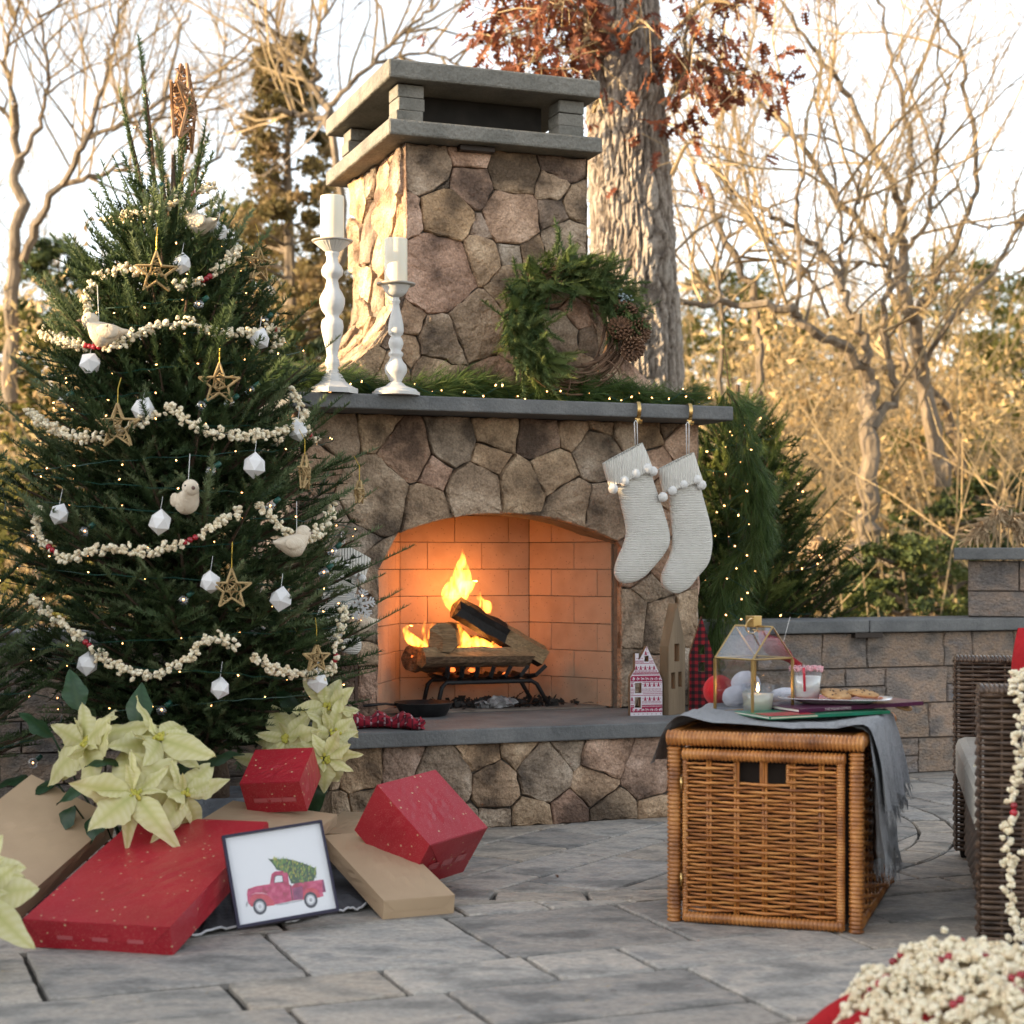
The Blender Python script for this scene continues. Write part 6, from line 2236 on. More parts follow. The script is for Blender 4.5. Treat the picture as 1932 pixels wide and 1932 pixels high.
for i in range(26):
    u_, v_ = ag.uniform(-0.18, 0.78), ag.uniform(0.64, 0.98)
    D_ = ag.normal(size=(1, 3)) * (1, 1, 0.25)
    lm = MB()
    lm.inst(LV * 0.06, LF, dir_frames(D_, ag, up=np.array([[0, 0.2, 1.0]])), np.zeros((1, 3)), [ag.random()])
    o = lm.build('oak_leaf', mat('dead_leaf', [(0.06, 0.025, 0.012), (0.14, 0.06, 0.03)], attr='rnd', rough=0.8, transl=0.2), None, loc=L2W(u_, v_, HT + 0.012 + 0.01 * ag.random()))
    tag(o, 'dead brown oak leaf lying on the floor of the fire opening', 'leaf', 'dead leaves on the firebox floor')

# ================================================================ on the hearth
HZT = HT + 0.001


def hpt(x, y, z=None):
    Y = FPX * (1 - HT) / (y - HZ)
    return Vector(((x - CX) / FPX * Y, Y, HT + 0.0006))


m_pan = mat('cast_iron', [(0.02, 0.02, 0.021), (0.04, 0.039, 0.04)], 25, 0.42, 0.001, 200, metal=0.5)
p = hpt(792, 1355)
p = p + Vector((0.01, 0.11, 0))
t = thing('skillet', 'black cast iron skillet of chestnuts on the hearth', 'skillet', p, 0)
MB().lathe([(0.005, 0.0), (0.085, 0.0), (0.092, 0.004), (0.118, 0.052), (0.120, 0.055), (0.115, 0.055), (0.09, 0.010), (0.08, 0.007), (0.002, 0.007)], 48, cap=False).build('pan', m_pan, t, smooth=True)
MB().tube([(-0.112, -0.03, 0.046), (-0.15, -0.05, 0.052), (-0.2, -0.075, 0.05), (-0.235, -0.09, 0.046)], [0.012, 0.010, 0.013, 0.010], 10, squash=(1, 0.5)).build('handle', m_pan, t, smooth=True)
m_chest = mat('chestnut', [(0.07, 0.025, 0.012), (0.16, 0.065, 0.03)], 40, 0.35)
cg = np.random.default_rng(4)
for i, (x, y, lab) in enumerate(((-0.045, -0.02, 'leftmost chestnut in the skillet'), (0.0, -0.035, 'middle chestnut in the skillet'), (0.04, -0.03, 'rightmost chestnut in the skillet'), (-0.01, 0.03, 'chestnut at the back of the skillet'))):
    b = MB().ball((0, 0, 0), 0.018, 12, 8, sc=(1, 0.85, 0.8))
    b.v[0][:, 2] += (np.maximum(0, 0.011 - np.hypot(b.v[0][:, 0], b.v[0][:, 1])) * 0.6).astype(np.float32)
    o = b.build('chestnut', m_chest, None, smooth=True, loc=p + Vector((x, y, 0.0225)))
    tag(o, lab, 'chestnut', 'roasting chestnuts')
# plaid mitt
m_plaid = bpy.data.materials.new('red_plaid')


def plaid_nodes(m, base, dark, light, s1, s2, axes=('X', 'Y')):
    m.use_nodes = True
    N, L = m.node_tree.nodes, m.node_tree.links
    b = N['Principled BSDF']
    tc = N.new('ShaderNodeTexCoord')
    sp = N.new('ShaderNodeSeparateXYZ')
    L.new(tc.outputs['Object'], sp.inputs[0])
    col = None
    for ax in axes:
        mm = N.new('ShaderNodeMath')
        mm.operation = 'MULTIPLY'
        mm.inputs[1].default_value = s1
        L.new(sp.outputs[ax], mm.inputs[0])
        fr = N.new('ShaderNodeMath')
        fr.operation = 'FRACT'
        L.new(mm.outputs[0], fr.inputs[0])
        gt_ = N.new('ShaderNodeMath')
        gt_.operation = 'GREATER_THAN'
        gt_.inputs[1].default_value = s2
        L.new(fr.outputs[0], gt_.inputs[0])
        if col is None:
            first = gt_.outputs[0]
            col = 1
        else:
            ad = N.new('ShaderNodeMath')
            ad.operation = 'ADD'
            L.new(first, ad.inputs[0])
            L.new(gt_.outputs[0], ad.inputs[1])
            dv = N.new('ShaderNodeMath')
            dv.operation = 'MULTIPLY'
            dv.inputs[1].default_value = 0.5
            L.new(ad.outputs[0], dv.inputs[0])
            cr = N.new('ShaderNodeValToRGB')
            cr.color_ramp.interpolation = 'CONSTANT'
            e = cr.color_ramp.elements
            e[0].color, e[1].position, e[1].color = (*base, 1), 0.3, (*light, 1)
            e2 = e.new(0.8)
            e2.color = (*dark, 1)
            L.new(dv.outputs[0], cr.inputs[0])
            L.new(cr.outputs[0], b.inputs['Base Color'])
    b.inputs['Roughness'].default_value = 0.9


plaid_nodes(m_plaid, (0.33, 0.012, 0.03), (0.45, 0.3, 0.32), (0.12, 0.008, 0.02), 40, 0.72)
q = hpt(740, 1374)
t = thing('oven_mitt', 'crumpled red plaid cloth mitt under the skillet handle', 'mitt', q, 0.1)
G = []
for i in range(26):
    f_ = i / 25
    w_ = 0.045 + 0.012 * math.sin(f_ * 5) + (0.012 if f_ > 0.75 else 0)
    x = -0.15 + 0.26 * f_
    yc = 0.05 * math.sin(f_ * 4.5) - 0.02
    hh = 0.018 + 0.012 * math.sin(f_ * 9 + 1) ** 2
    G.append([(x + 0.01 * math.sin(k), yc + w_ * math.cos(k * math.pi / 9) * (1 + 0.12 * math.sin(k * 3 + i * 0.8)), max(0.001, hh + hh * math.sin(k * math.pi / 9) * (1 + 0.25 * math.sin(k * 2 + i)))) for k in range(18)])
mb = MB().grid(np.array(G), closed=True)
for q_ in (G[0], G[-1]):
    mb.add(np.vstack([q_, np.mean(q_, 0, keepdims=True)]), [(j, (j + 1) % 18, 18) for j in range(18)])
mb.build('cloth', m_plaid, t, smooth=True)
# rusty lantern at the left end of the hearth
m_rusti = mat('rusty_iron', [(0.06, 0.035, 0.025), (0.12, 0.07, 0.05)], 20, 0.8, 0.004)
t = thing('iron_lantern', 'rusty iron scroll lantern on the left end of the hearth beside the fir', 'lantern', hpt(640, 1352), 0.35)
MB().box((0, 0, 0.012), (0.13, 0.13, 0.024)).build('base', m_rusti, t, bevel=0.004)
for sx in (-1, 1):
    for sy in (-1, 1):
        MB().box((sx * 0.055, sy * 0.055, 0.15), (0.011, 0.011, 0.25)).build('post', m_rusti, t)
MB().lathe([(0.085, 0.275), (0.075, 0.285), (0.03, 0.33), (0.012, 0.345)], 4, M=Matrix.Rotation(R(45), 3, 'Z')).build('roof', m_rusti, t)
for sx in (-1, 1):
    for z0 in (0.10, 0.20):
        MB().tube([(sx * 0.02 + 0.03 * math.cos(k * 0.5) * (1 - k / 26), -0.056, z0 + 0.03 * math.sin(k * 0.5) * (1 - k / 26)) for k in range(22)], 0.004, 5).build('scroll', m_rusti, t)
MB().box((0, -0.056, 0.15), (0.008, 0.008, 0.25)).build('bar', m_rusti, t)
MB().box((0, -0.056, 0.15), (0.10, 0.0075, 0.0085)).build('bar', m_rusti, t)

# little wooden houses at the right end
def zh(x, y):
    return (1540 + x * 0.16563) * 0.758, (1500 + y * 0.16563) * 0.758


HS = 0.16563 * 0.758 / FPX
m_hwood = mat('house_wood', [(0.13, 0.088, 0.05), (0.21, 0.145, 0.085)], 8, 0.7, 0.002, 40, stretch=(3, 3, 0.3))
m_hdark = mat('house_wood_dark', [(0.11, 0.08, 0.05), (0.16, 0.115, 0.07)], 8, 0.8)


def holed(outer, holes, d0, d1):
    """a board with rectangular window holes"""
    loops = [[Vector((x, z, 0)) for x, z in outer]] + [[Vector((a_, b_, 0)), Vector((a_, d_, 0)), Vector((c_, d_, 0)), Vector((c_, b_, 0))] for a_, b_, c_, d_ in holes]
    flat = [q for l_ in loops for q in l_]
    tri = tessellate_polygon(loops)
    n_ = len(flat)
    v_ = [(q.x, d0, q.y) for q in flat] + [(q.x, d1, q.y) for q in flat]
    f_ = [tuple(t) for t in tri] + [(t[2] + n_, t[1] + n_, t[0] + n_) for t in tri]
    s = 0
    for l_ in loops:
        k = len(l_)
        f_ += [(s + i, s + (i + 1) % k, s + (i + 1) % k + n_, s + i + n_) for i in range(k)]
        s += k
    return MB().add(np.array(v_), f_)


def house(label, base, rz, outer, holes, thick, front_mat, body_mat):
    t = thing('toy_house', label, 'toy house', base, rz, 'wooden toy houses')
    holed(outer, holes, 0.0005, thick).build('body', body_mat, t)
    holed(outer, holes, -0.0006, 0.0).build('facing', front_mat, t)
    return t


b1 = hpt(zh(415, 0)[0], zh(0, 1700)[1])
sc1 = HS * b1.y
cv = lambda pts, x0, y0, s: [((x - x0) * s, (y0 - y) * s) for x, y in pts]
o1 = cv([(165, 1690), (665, 1690), (665, 1160), (420, 645), (330, 810), (295, 860), (295, 755), (240, 755), (240, 990), (165, 1110)], 415, 1690, sc1)
m_hpaper = mat('house_paper', (0.62, 0.57, 0.60), rough=0.6)
m_hred = mat('house_print', (0.30, 0.015, 0.06), rough=0.6)
hr = lambda a_, b_, c_, d_: ((a_ - 415) * sc1, (1690 - d_) * sc1, (c_ - 415) * sc1, (1690 - b_) * sc1)
w1 = [hr(385, 790, 450, 880), hr(238, 1195, 340, 1350), hr(235, 1410, 330, 1570)]
t1 = house('small toy house with red and white nordic print on the hearth', b1, FANG * 0.6, o1, w1, 0.03, m_hpaper, m_hwood)
pr_ = MB()


def inside_h(x, z):
    return_in = False
    n_ = len(o1)
    for i in range(n_):
        (xa, za), (xb, zb_) = o1[i], o1[(i + 1) % n_]
        if (za > z) != (zb_ > z) and x < (xb - xa) * (z - za) / (zb_ - za) + xa:
            return_in = not return_in
    if return_in and any(a_ - .002 < x < c_ + .002 and b_ - .002 < z < d_ + .002 for a_, b_, c_, d_ in w1):
        return False
    return return_in


def pflat(poly):
    pts = [((x - 415) * sc1, (1690 - y) * sc1) for x, y in poly]
    if all(inside_h(*q) for q in pts):
        pr_.prism(pts, -0.0011, -0.0007, lambda p_, q_, d: (p_, d, q_))


def strip(y0, y1):
    for x in range(168, 664, 8):
        pflat([(x, y1), (x + 8.2, y1), (x + 8.2, y0), (x, y0)])


def trees(y, x0=190, st=69):
    for x in np.arange(x0, 660, st):
        pflat([(x - 24, y), (x + 24, y), (x + 10, y - 26), (x + 17, y - 26), (x, y - 66), (x - 17, y - 26), (x - 10, y - 26)])
        pflat([(x + 28, y - 40), (x + 40, y - 40), (x + 40, y - 28), (x + 28, y - 28)])


def dots(y, st=22):
    for x in np.arange(172, 660, st):
        pflat([(x, y - 6), (x + 11, y - 6), (x + 11, y + 6), (x, y + 6)])


def flakes(y0, y1):
    cy = (y0 + y1) / 2
    strip(y0, y0 + 10)
    strip(y1 - 10, y1)
    for x in np.arange(168, 662, 11.5):
        for y in np.arange(y0 + 10, y1 - 10, 11.5):
            if math.hypot((x - 210 + 34) % 70 - 34, y + 6 - cy) < 27 and (math.hypot((x - 210 + 34) % 70 - 34, y + 6 - cy) < 6 or (int((math.atan2(y + 6 - cy, (x - 210 + 34) % 70 - 34) + 3.3) * 2.55) % 2)):
                continue
            pflat([(x, y + 11.6), (x + 11.6, y + 11.6), (x + 11.6, y), (x, y)])


for y in (1000, 1255, 1465):
    trees(y)
for y in (830, 1015, 1030, 1290, 1310, 1480, 1500):
    dots(y)
for y in (868, 905, 1045, 1068, 1335, 1385, 1530, 1545, 1180 + 10):
    strip(y - 4, y + 4)
for y in (885, 1055, 1360, 1538):
    dots(y, 17)
flakes(1090, 1175)
flakes(1555, 1640)
strip(655, 705)
trees(780, 405)
trees(1700, 190)
struct(pr_.build('print', m_hred, t1), 'stuff')
b2 = hpt(zh(880, 0)[0], zh(0, 1690)[1]) + Vector((0, 0.02, 0))
sc2 = HS * b2.y
w_ = 1.4
o2 = [((x - 917) * sc2 * w_, (1690 - y) * sc2) for x, y in [(775, 1690), (1060, 1690), (1060, 650), (920, 20), (775, 660)]]
hr2 = lambda a_, b_, c_, d_: ((a_ - 917) * sc2 * w_, (1690 - d_) * sc2, (c_ - 917) * sc2 * w_, (1690 - b_) * sc2)
house('tall plain wooden toy house between the two printed ones', b2, FANG + 0.45, o2, [hr2(875, 625, 960, 895), hr2(820, 1055, 890, 1300), hr2(940, 1050, 1005, 1280)], 0.045, m_hwood, m_hwood)
m_buff = bpy.data.materials.new('buffalo_plaid')
plaid_nodes(m_buff, (0.26, 0.008, 0.014), (0.008, 0.005, 0.006), (0.075, 0.005, 0.008), 36, 0.5, ('X', 'Z'))
b3 = L2W(1.10, 0.33, HT + 0.0006)
sc3 = HS * b3.y
o3 = [((x - 1255) * sc3, (1640 - y) * sc3) for x, y in [(1070, 1640), (1440, 1640), (1440, 820), (1255, 220), (1078, 790)]]
hr3 = lambda a_, b_, c_, d_: ((a_ - 1255) * sc3, (1640 - d_) * sc3, (c_ - 1255) * sc3, (1640 - b_) * sc3)
house('black and red checked toy house by the corner of the fireplace', b3, FANG - 0.35, o3, [hr3(1205, 650, 1310, 790), hr3(1205, 905, 1310, 1050)], 0.04, m_buff, m_hwood)
b4 = L2W(1.17, 0.12, HT + 0.0006)
house('low plain wooden toy house seen through the glass lantern', b4, FANG, [(-0.06, 0), (0.06, 0), (0.06, 0.17), (0, 0.24), (-0.06, 0.17)], [(-0.035, 0.09, -0.015, 0.14), (0.012, 0.09, 0.034, 0.14)], 0.04, m_hwood, m_hwood)
log('split_log', 'split firewood log lying at the right end of the hearth', L2W(1.13, 0.33, HT + 0.045), L2W(1.22, 0.56, HT + 0.045), [(a_, r_ * 0.8, m_) for a_, r_, m_ in half], (m_logb, m_logw, m_logw), 21)
tl = log('split_log', 'split firewood log resting on top of another at the hearth end', L2W(1.11, 0.34, HT + 0.125), L2W(1.235, 0.50, HT + 0.115), [(a_, r_ * 0.8, m_) for a_, r_, m_ in half], (m_logb, m_logw, m_logw), 22, 0.5)
for o in bpy.data.objects:
    if o.name.startswith('split_log') and 'firewood' in o.get('label', ''):
        o['group'] = 'spare firewood'
# ================================================================ gifts under the fir
m_red = mat('red_wrap', [(0.32, 0.014, 0.024), (0.39, 0.02, 0.032)], 5, 0.36, 0.005, 7, spec=0.5, speck=(230, 0.20, (0.46, 0.16, 0.13), 34, 0.11, (0.52, 0.34, 0.2)))
m_kraft = mat('kraft_paper', [(0.42, 0.295, 0.185), (0.48, 0.34, 0.215)], 6, 0.55, 0.004, 7, stretch=(1, 1, 1))
m_tape = mat('clear_tape', (0.45, 0.10, 0.11), rough=0.15)


def gift(name, label, P0, a_, b_, h, mt, seed=0, group='wrapped gifts', folds=(0,)):
    """P0 front-left-bottom corner; a_ front edge, b_ depth edge (vectors); h height along their normal"""
    a_, b_ = Vector(a_), Vector(b_)
    b_ = b_ - a_ * (b_.dot(a_) / a_.dot(a_))
    n_ = a_.cross(b_).normalized()
    la, lb = a_.length, b_.length
    M_ = Matrix((a_.normalized(), b_.normalized(), n_)).transposed()
    t = thing(name, label, 'gift', P0, 0, group, rot=M_.to_euler())
    g_ = np.random.default_rng(seed)
    mb = MB()
    nx, ny, nz_ = 14, 14, 5
    # a soft box: six grids with slight paper puffiness

    def sheet(fn, m1, m2):
        G = np.array([[fn(i / m1, j / m2) for j in range(m2 + 1)] for i in range(m1 + 1)], dtype=float)
        ii = np.sin(np.linspace(0, math.pi, m1 + 1))[:, None] * np.sin(np.linspace(0, math.pi, m2 + 1))[None, :]
        c_ = np.array((la / 2, lb / 2, h / 2))
        nrm = np.cross(G[-1, 0] - G[0, 0], G[0, -1] - G[0, 0])
        nrm /= np.linalg.norm(nrm)
        G += nrm * (ii * g_.normal(0.0012, 0.0012, ii.shape))[..., None]
        mb.grid(G)
    sheet(lambda s, t_: (la * s, lb * t_, h), nx, ny)
    sheet(lambda s, t_: (la * t_, lb * s, 0), nx, ny)
    sheet(lambda s, t_: (la * s, 0, h * t_), nx, nz_)
    sheet(lambda s, t_: (la * (1 - s), lb, h * t_), nx, nz_)
    sheet(lambda s, t_: (la, lb * s, h * t_), ny, nz_)
    sheet(lambda s, t_: (0, lb * (1 - s), h * t_), ny, nz_)
    mb.build('box', mt, t, bevel=0.0)
    for fc in folds:                                   # folded end flaps
        if fc == 0:
            f1 = lambda p_, q_, d: (p_, -d, q_)
            L_ = la
        elif fc == 1:
            f1 = lambda p_, q_, d: (la + d, p_, q_)
            L_ = lb
        e_ = min(h * 0.62, L_ * 0.4)
        MB().prism([(0.002, h - 0.001), (L_ - 0.002, h - 0.001), (L_ - e_, h * 0.40), (e_, h * 0.40)][::-1], 0.001, 0.0026, f1).build('flap', mt, t)
        MB().prism([(0.003, 0.001), (e_ * 0.95, h * 0.42), (L_ - e_ * 0.95, h * 0.42), (L_ - 0.003, 0.001)][::-1], 0.0004, 0.0014, f1).build('flap', mt, t)
        if mt is m_red:
            for k in range(3):
                x = L_ * (0.28 + 0.24 * k)
                MB().prism([(x - 0.022, h * 0.36), (x + 0.022, h * 0.36), (x + 0.022, h * 0.50), (x - 0.022, h * 0.50)], 0.0028, 0.0031, f1).build('tape', m_tape, t)
    return t


gift('gift_box', 'large flat red gift with gold dots at the front left, raised at the back', gnd(50, 1786), (0.40, -0.10, 0), (0.165, 0.63, 0.17), 0.078, m_red, 1)
gift('gift_box', 'brown paper gift leaning behind the large red one at the left edge', (-1.642, 4.72, 0.115), (0.27, -0.06, -0.12), (0.157, 0.45, 0.19), 0.075, m_kraft, 2, folds=())
e1, e2, e3 = Vector((0.168, 0.185, 0.023)), Vector((-0.165, 0.13, 0.16)), Vector((-0.077, 0.089, -0.151))
gift('gift_box', 'red gift cube tipped up on one edge right of the brown gift', at(811, 1586.5, 5.03) + e3 - Vector((0, 0, 0.012)), tuple(e1), tuple(e2), 0.191, m_red, 3, folds=(0,))
gift('gift_box', 'brown paper gift lying flat in front of the red cube', gnd(722, 1735), (0.195, 0.085, 0), (-0.26, 0.50, 0.10), 0.055, m_kraft, 4)
gift('gift_box', 'wide flat brown paper gift behind the picture of the truck', at(372, 1553, 5.15) - Vector((0, 0, 0.03)), (0.34, -0.06, -0.035), (0.07, 0.3, 0.02), 0.035, m_kraft, 5)
gift('gift_box', 'small red gift on the brown ones beside the right poinsettia', at(468, 1534, 5.35) - Vector((0, 0, 0.0)), (0.19, -0.04, 0.012), (-0.02, 0.16, 0.085), 0.115, m_red, 6)
gift('gift_box', 'flat brown gift lying under the red cube near the hearth', at(600, 1590, 5.45) - Vector((0, 0, 0.02)), (0.2, -0.02, 0), (0.10, 0.4, 0.01), 0.05, m_kraft, 7, folds=())

# tree skirt of grey cloth with a white edge
m_skirt = mat('grey_skirt', [(0.05, 0.05, 0.058), (0.09, 0.09, 0.10)], 10, 0.9, 0.01, 20)
sk = thing('tree_skirt', 'dark grey tree skirt with white piping spread under the gifts', 'tree skirt', (TX + 0.2, TY - 0.3, 0.0))
so = np.array(tuple(sk.location))
edge = [gnd(-40, 1700), gnd(110, 1745), gnd(260, 1770), gnd(350, 1772), (gnd(430, 1757)), gnd(500, 1748), gnd(560, 1742), gnd(620, 1726), gnd(660, 1722), gnd(695, 1712), gnd(740, 1660), gnd(720, 1600)]
E_ = spline(edge, 90)
wv_ = np.array([0.012 + 0.008 * math.sin(i * 0.9) + 0.005 * math.sin(i * 2.3) for i in range(90)])
G = []
for j in range(12):
    f_ = j / 11
    row = E_ * (1 - f_) + np.array((TX + 0.05, TY, 0)) * f_
    row = row.copy()
    row[:, 2] = 0.004 + wv_ * (1 - f_) * (0.3 + 0.7 * abs(math.sin(j * 1.7)))
    G.append(row - so)
MB().grid(np.array(G)).build('cloth', m_skirt, sk, smooth=True)
pip = E_.copy()
pip[:, 2] = 0.006 + wv_ * 0.45
MB().tube(pip - so, 0.0035, 6).build('piping', mat('white_piping', (0.6, 0.6, 0.62), rough=0.8), sk, smooth=True)

# ---------------------------------------------------------------- framed picture of a truck
def zt(x, y):
    return (540 + x * 0.16563) * 0.758, (2030 + y * 0.16563) * 0.758


BLp = gnd(*zt(305, 1712), 0.018)
Yr = BLp.y + 0.085
BRp = at(*zt(1832, 1442), Yr)
TLp = at(*zt(108, 312), BLp.y + 0.10)
fx = BRp - BLp
fz = TLp - BLp
fz = fz - fx * (fz.dot(fx) / fx.dot(fx))
fw_, fh_ = fx.length, fz.length
fn_ = fx.cross(fz).normalized()                      # points away from the viewer
M_ = Matrix((fx.normalized(), fn_ * -1 if fn_.y < 0 else fn_, fz.normalized())).transposed()
fr = thing('framed_picture', 'framed watercolour of a red pickup truck carrying a fir, leaning on the gifts', 'picture', BLp, 0, None, rot=M_.to_euler())
m_frame = mat('dark_frame', (0.018, 0.014, 0.035), rough=0.35)
for c_, s_ in (((fw_ / 2, 0, 0.004), (fw_, 0.022, 0.008)), ((fw_ / 2, 0, fh_ - 0.003), (fw_, 0.022, 0.006)), ((0.004, 0, fh_ / 2), (0.008, 0.0225, fh_ - 0.002)), ((fw_ - 0.003, 0, fh_ / 2), (0.006, 0.0225, fh_ - 0.002))):
    MB().box(c_, s_).build('frame_side', m_frame, fr)
pap = MB().box((fw_ / 2, 0.002, fh_ / 2), (fw_ - 0.012, 0.004, fh_ - 0.012)).build('print', mat('print_paper', (0.78, 0.78, 0.80), rough=0.6), fr)
# affine map from the looked-at picture to the sheet
_a = np.array(((1832 - 305, 1442 - 1712), (108 - 305, 312 - 1712)), dtype=float)
_i = np.linalg.inv(_a)


def tp_(x, y):
    s, t_ = np.array((x - 305, y - 1712)) @ _i
    return s * fw_, t_ * fh_


lay = [0]


def ink(name, poly, mt, lv):
    MB().prism([tp_(*q) for q in poly], -0.0002 - 0.00025 * lv, 0.0001, lambda p_, q_, d: (p_, d, q_)).build(name, mt, pap)


def ell(cx_, cy_, rx, ry, n_=28):
    return [(cx_ + rx * math.cos(2 * math.pi * k / n_), cy_ - ry * math.sin(2 * math.pi * k / n_)) for k in range(n_)]


c_red = mat('ink_red', [(0.30, 0.004, 0.03), (0.50, 0.02, 0.10), (0.62, 0.10, 0.20)], 55, 0.7)
c_red2 = mat('ink_red_bright', [(0.45, 0.008, 0.02), (0.6, 0.05, 0.08)], 60, 0.7)
c_pur = mat('ink_plum', [(0.14, 0.01, 0.07), (0.32, 0.04, 0.14)], 60, 0.7)
c_blk = mat('ink_black', (0.02, 0.018, 0.028), rough=0.7)
c_gry = mat('ink_grey', [(0.3, 0.3, 0.32), (0.55, 0.55, 0.57)], 80, 0.7)
c_pap = mat('ink_pale', (0.74, 0.74, 0.76), rough=0.7)
c_grn = [mat('ink_green_dark', (0.02, 0.06, 0.01), rough=0.7), mat('ink_green', (0.08, 0.19, 0.015), rough=0.7), mat('ink_lime', (0.25, 0.36, 0.03), rough=0.7), mat('ink_yellow', (0.42, 0.38, 0.03), rough=0.7)]
ink('fir_shape', [(795, 642), (905, 655), (1060, 640), (1200, 670), (1390, 730), (1520, 790), (1515, 880), (1470, 985), (1300, 1030), (1130, 1020), (1090, 900), (1050, 840), (920, 815), (880, 740)], c_grn[0], 0.2)
ig = np.random.default_rng(33)
strokes = [MB(), MB(), MB(), MB()]
for i in range(330):
    f_ = ig.random()
    x = 860 + 640 * f_
    top, bot = np.interp(x, [800, 1060, 1390, 1520], [640, 650, 735, 800]), np.interp(x, [800, 920, 1090, 1130, 1300, 1500], [660, 800, 900, 1000, 1020, 930])
    y = ig.uniform(top + 5, bot)
    L_ = ig.uniform(35, 80)
    an = R(ig.uniform(50, 75))
    dx, dy = L_ * math.cos(an), -L_ * math.sin(an)
    q = [(x, y), (x + 17, y + 6), (x + dx * 0.8, y + dy * 0.8)]
    strokes[ig.choice([0, 1, 1, 2, 3] if True else 0)].prism([tp_(*p_) for p_ in q], -0.0006 - 0.0002 * ig.random(), 0.0, lambda p_, q_, d: (p_, d, q_))
for k in range(4):
    struct(strokes[k].build('fir_strokes', c_grn[k], pap), 'stuff')
ink('truck_body', [(465, 1180), (475, 1110), (600, 1065), (810, 1030), (840, 880), (900, 835), (1030, 830), (1085, 860), (1100, 1030), (1140, 1060), (1180, 1020), (1620, 955), (1650, 1145), (1600, 1155), (1615, 1210), (1500, 1235), (1300, 1260),
                    (1150, 1280), (880, 1340), (760, 1365), (520, 1370), (470, 1310)], c_red, 1)
ink('bed_side', [(1150, 1090), (1300, 1060), (1300, 1250), (1160, 1275)], c_pur, 2)
ink('tail', [(1600, 965), (1622, 958), (1652, 1140), (1605, 1150)], c_pur, 2)
ink('door_line', [(1112, 1040), (1124, 1040), (1150, 1280), (1136, 1285)], c_blk, 2.6)
ink('cab_window', [(868, 1010), (885, 915), (920, 895), (1005, 895), (1015, 1000), (960, 1008)], c_blk, 2)
ink('cab_glass', [(880, 1008), (897, 922), (925, 905), (998, 905), (1004, 992), (955, 1000)], c_pap, 3)
ink('front_fender', [(500, 1330), (500, 1250), (560, 1195), (690, 1180), (790, 1215), (860, 1290), (870, 1350), (760, 1365), (520, 1370)], c_red2, 2)
ink('rear_fender', [(1295, 1270), (1310, 1160), (1360, 1100), (1440, 1080), (1520, 1110), (1560, 1190), (1560, 1225), (1500, 1240)], c_red2, 2)
ink('fender_shine', [(520, 1195), (600, 1160), (700, 1160), (780, 1190), (690, 1178), (590, 1178)], mat('ink_pink', (0.66, 0.28, 0.34), rough=0.7), 3)
ink('running_board', [(900, 1335), (1290, 1265), (1295, 1280), (1000, 1340), (900, 1352)], c_gry, 2)
ink('bumper', [(437, 1350), (460, 1280), (478, 1300), (470, 1365), (450, 1385)], c_gry, 2)
for cx_, cy_, rx, ry in ((650, 1370, 102, 122), (1415, 1268, 102, 122)):
    ink('tyre', ell(cx_, cy_, rx, ry), c_blk, 3)
    ink('rim', ell(cx_, cy_, rx * 0.68, ry * 0.68), c_gry, 4)
    ink('rim', ell(cx_, cy_, rx * 0.5, ry * 0.5), c_pap, 5)
    ink('hub', ell(cx_, cy_, rx * 0.24, ry * 0.24), c_gry, 6)
for k in range(4):
    ink('signature', [(1690 + k * 13, 1445 - k * 2), (1697 + k * 13, 1425 - k * 3), (1700 + k * 13, 1443 - k * 2)], c_gry, 1)
MB().box((fw_ / 2, -0.0045, fh_ / 2), (fw_ - 0.014, 0.0015, fh_ - 0.014)).build('glass', mat('picture_glass', (1, 1, 1), rough=0.0, thin=0.07), fr)

# ---------------------------------------------------------------- cream poinsettias
m_bract = mat('cream_bract', [(0.44, 0.45, 0.13), (0.62, 0.58, 0.26), (0.74, 0.69, 0.42)], attr='rnd', rough=0.5, transl=0.3, rand=0.08)
m_leafg = mat('poinsettia_leaf', [(0.03, 0.06, 0.015), (0.014, 0.04, 0.014), (0.026, 0.065, 0.024)], attr='rnd', rough=0.4, transl=0.15, rand=0.3)
m_cyath = mat('poinsettia_bud', [(0.35, 0.36, 0.05), (0.5, 0.4, 0.06)], 50, 0.6)


def leaf_mesh(name, mt, wide, bend, seed, lobes=0.0):
    g_ = np.random.default_rng(seed)
    G = []
    Av = []
    for i in range(17):
        f_ = i / 16
        w_ = wide * math.sin(math.pi * min(1, f_ ** 0.75)) ** 0.85 * (1 - 0.15 * f_) + 0.004
        if lobes and i in (6, 7, 8):
            w_ *= 1 + lobes
        z = -bend * f_ * f_ + 0.02 * math.sin(f_ * 6 + seed)
        G.append([(f_, w_ * s, z - 0.16 * abs(s) ** 1.5 * w_ * 2 + 0.03 * abs(s) * math.sin(f_ * 14 + seed + s) + (0.035 * abs(s)) + (0.006 if (i + int(abs(s) * 2)) % 2 else -0.004) * (s != 0)) for s in (-1, -0.5, 0, 0.5, 1)])
        Av += [0.62 + 0.2 * f_ + (0.14 if (i + int(abs(s) * 2)) % 2 else -0.1) if s else 0.12 + 0.3 * f_ for s in (-1, -0.5, 0, 0.5, 1)]
    return MB().grid(np.array(G), Av).mesh(name, mt, True)


BRM = [leaf_mesh('bract', m_bract, 0.22 + 0.035 * (k % 3), (0.0, 0.25, 0.55, -0.2, 0.8, 0.4)[k], k, 0.22 if k % 2 else 0) for k in range(6)]
LFM = [leaf_mesh('leaf', m_leafg, 0.30, 0.2 + 0.15 * k, 10 + k, 0.1) for k in range(3)]
CYM = MB().ball((0, 0, 0), 0.0055, 8, 5, sc=(1, 1, 1.3)).mesh('bud', m_cyath, True)


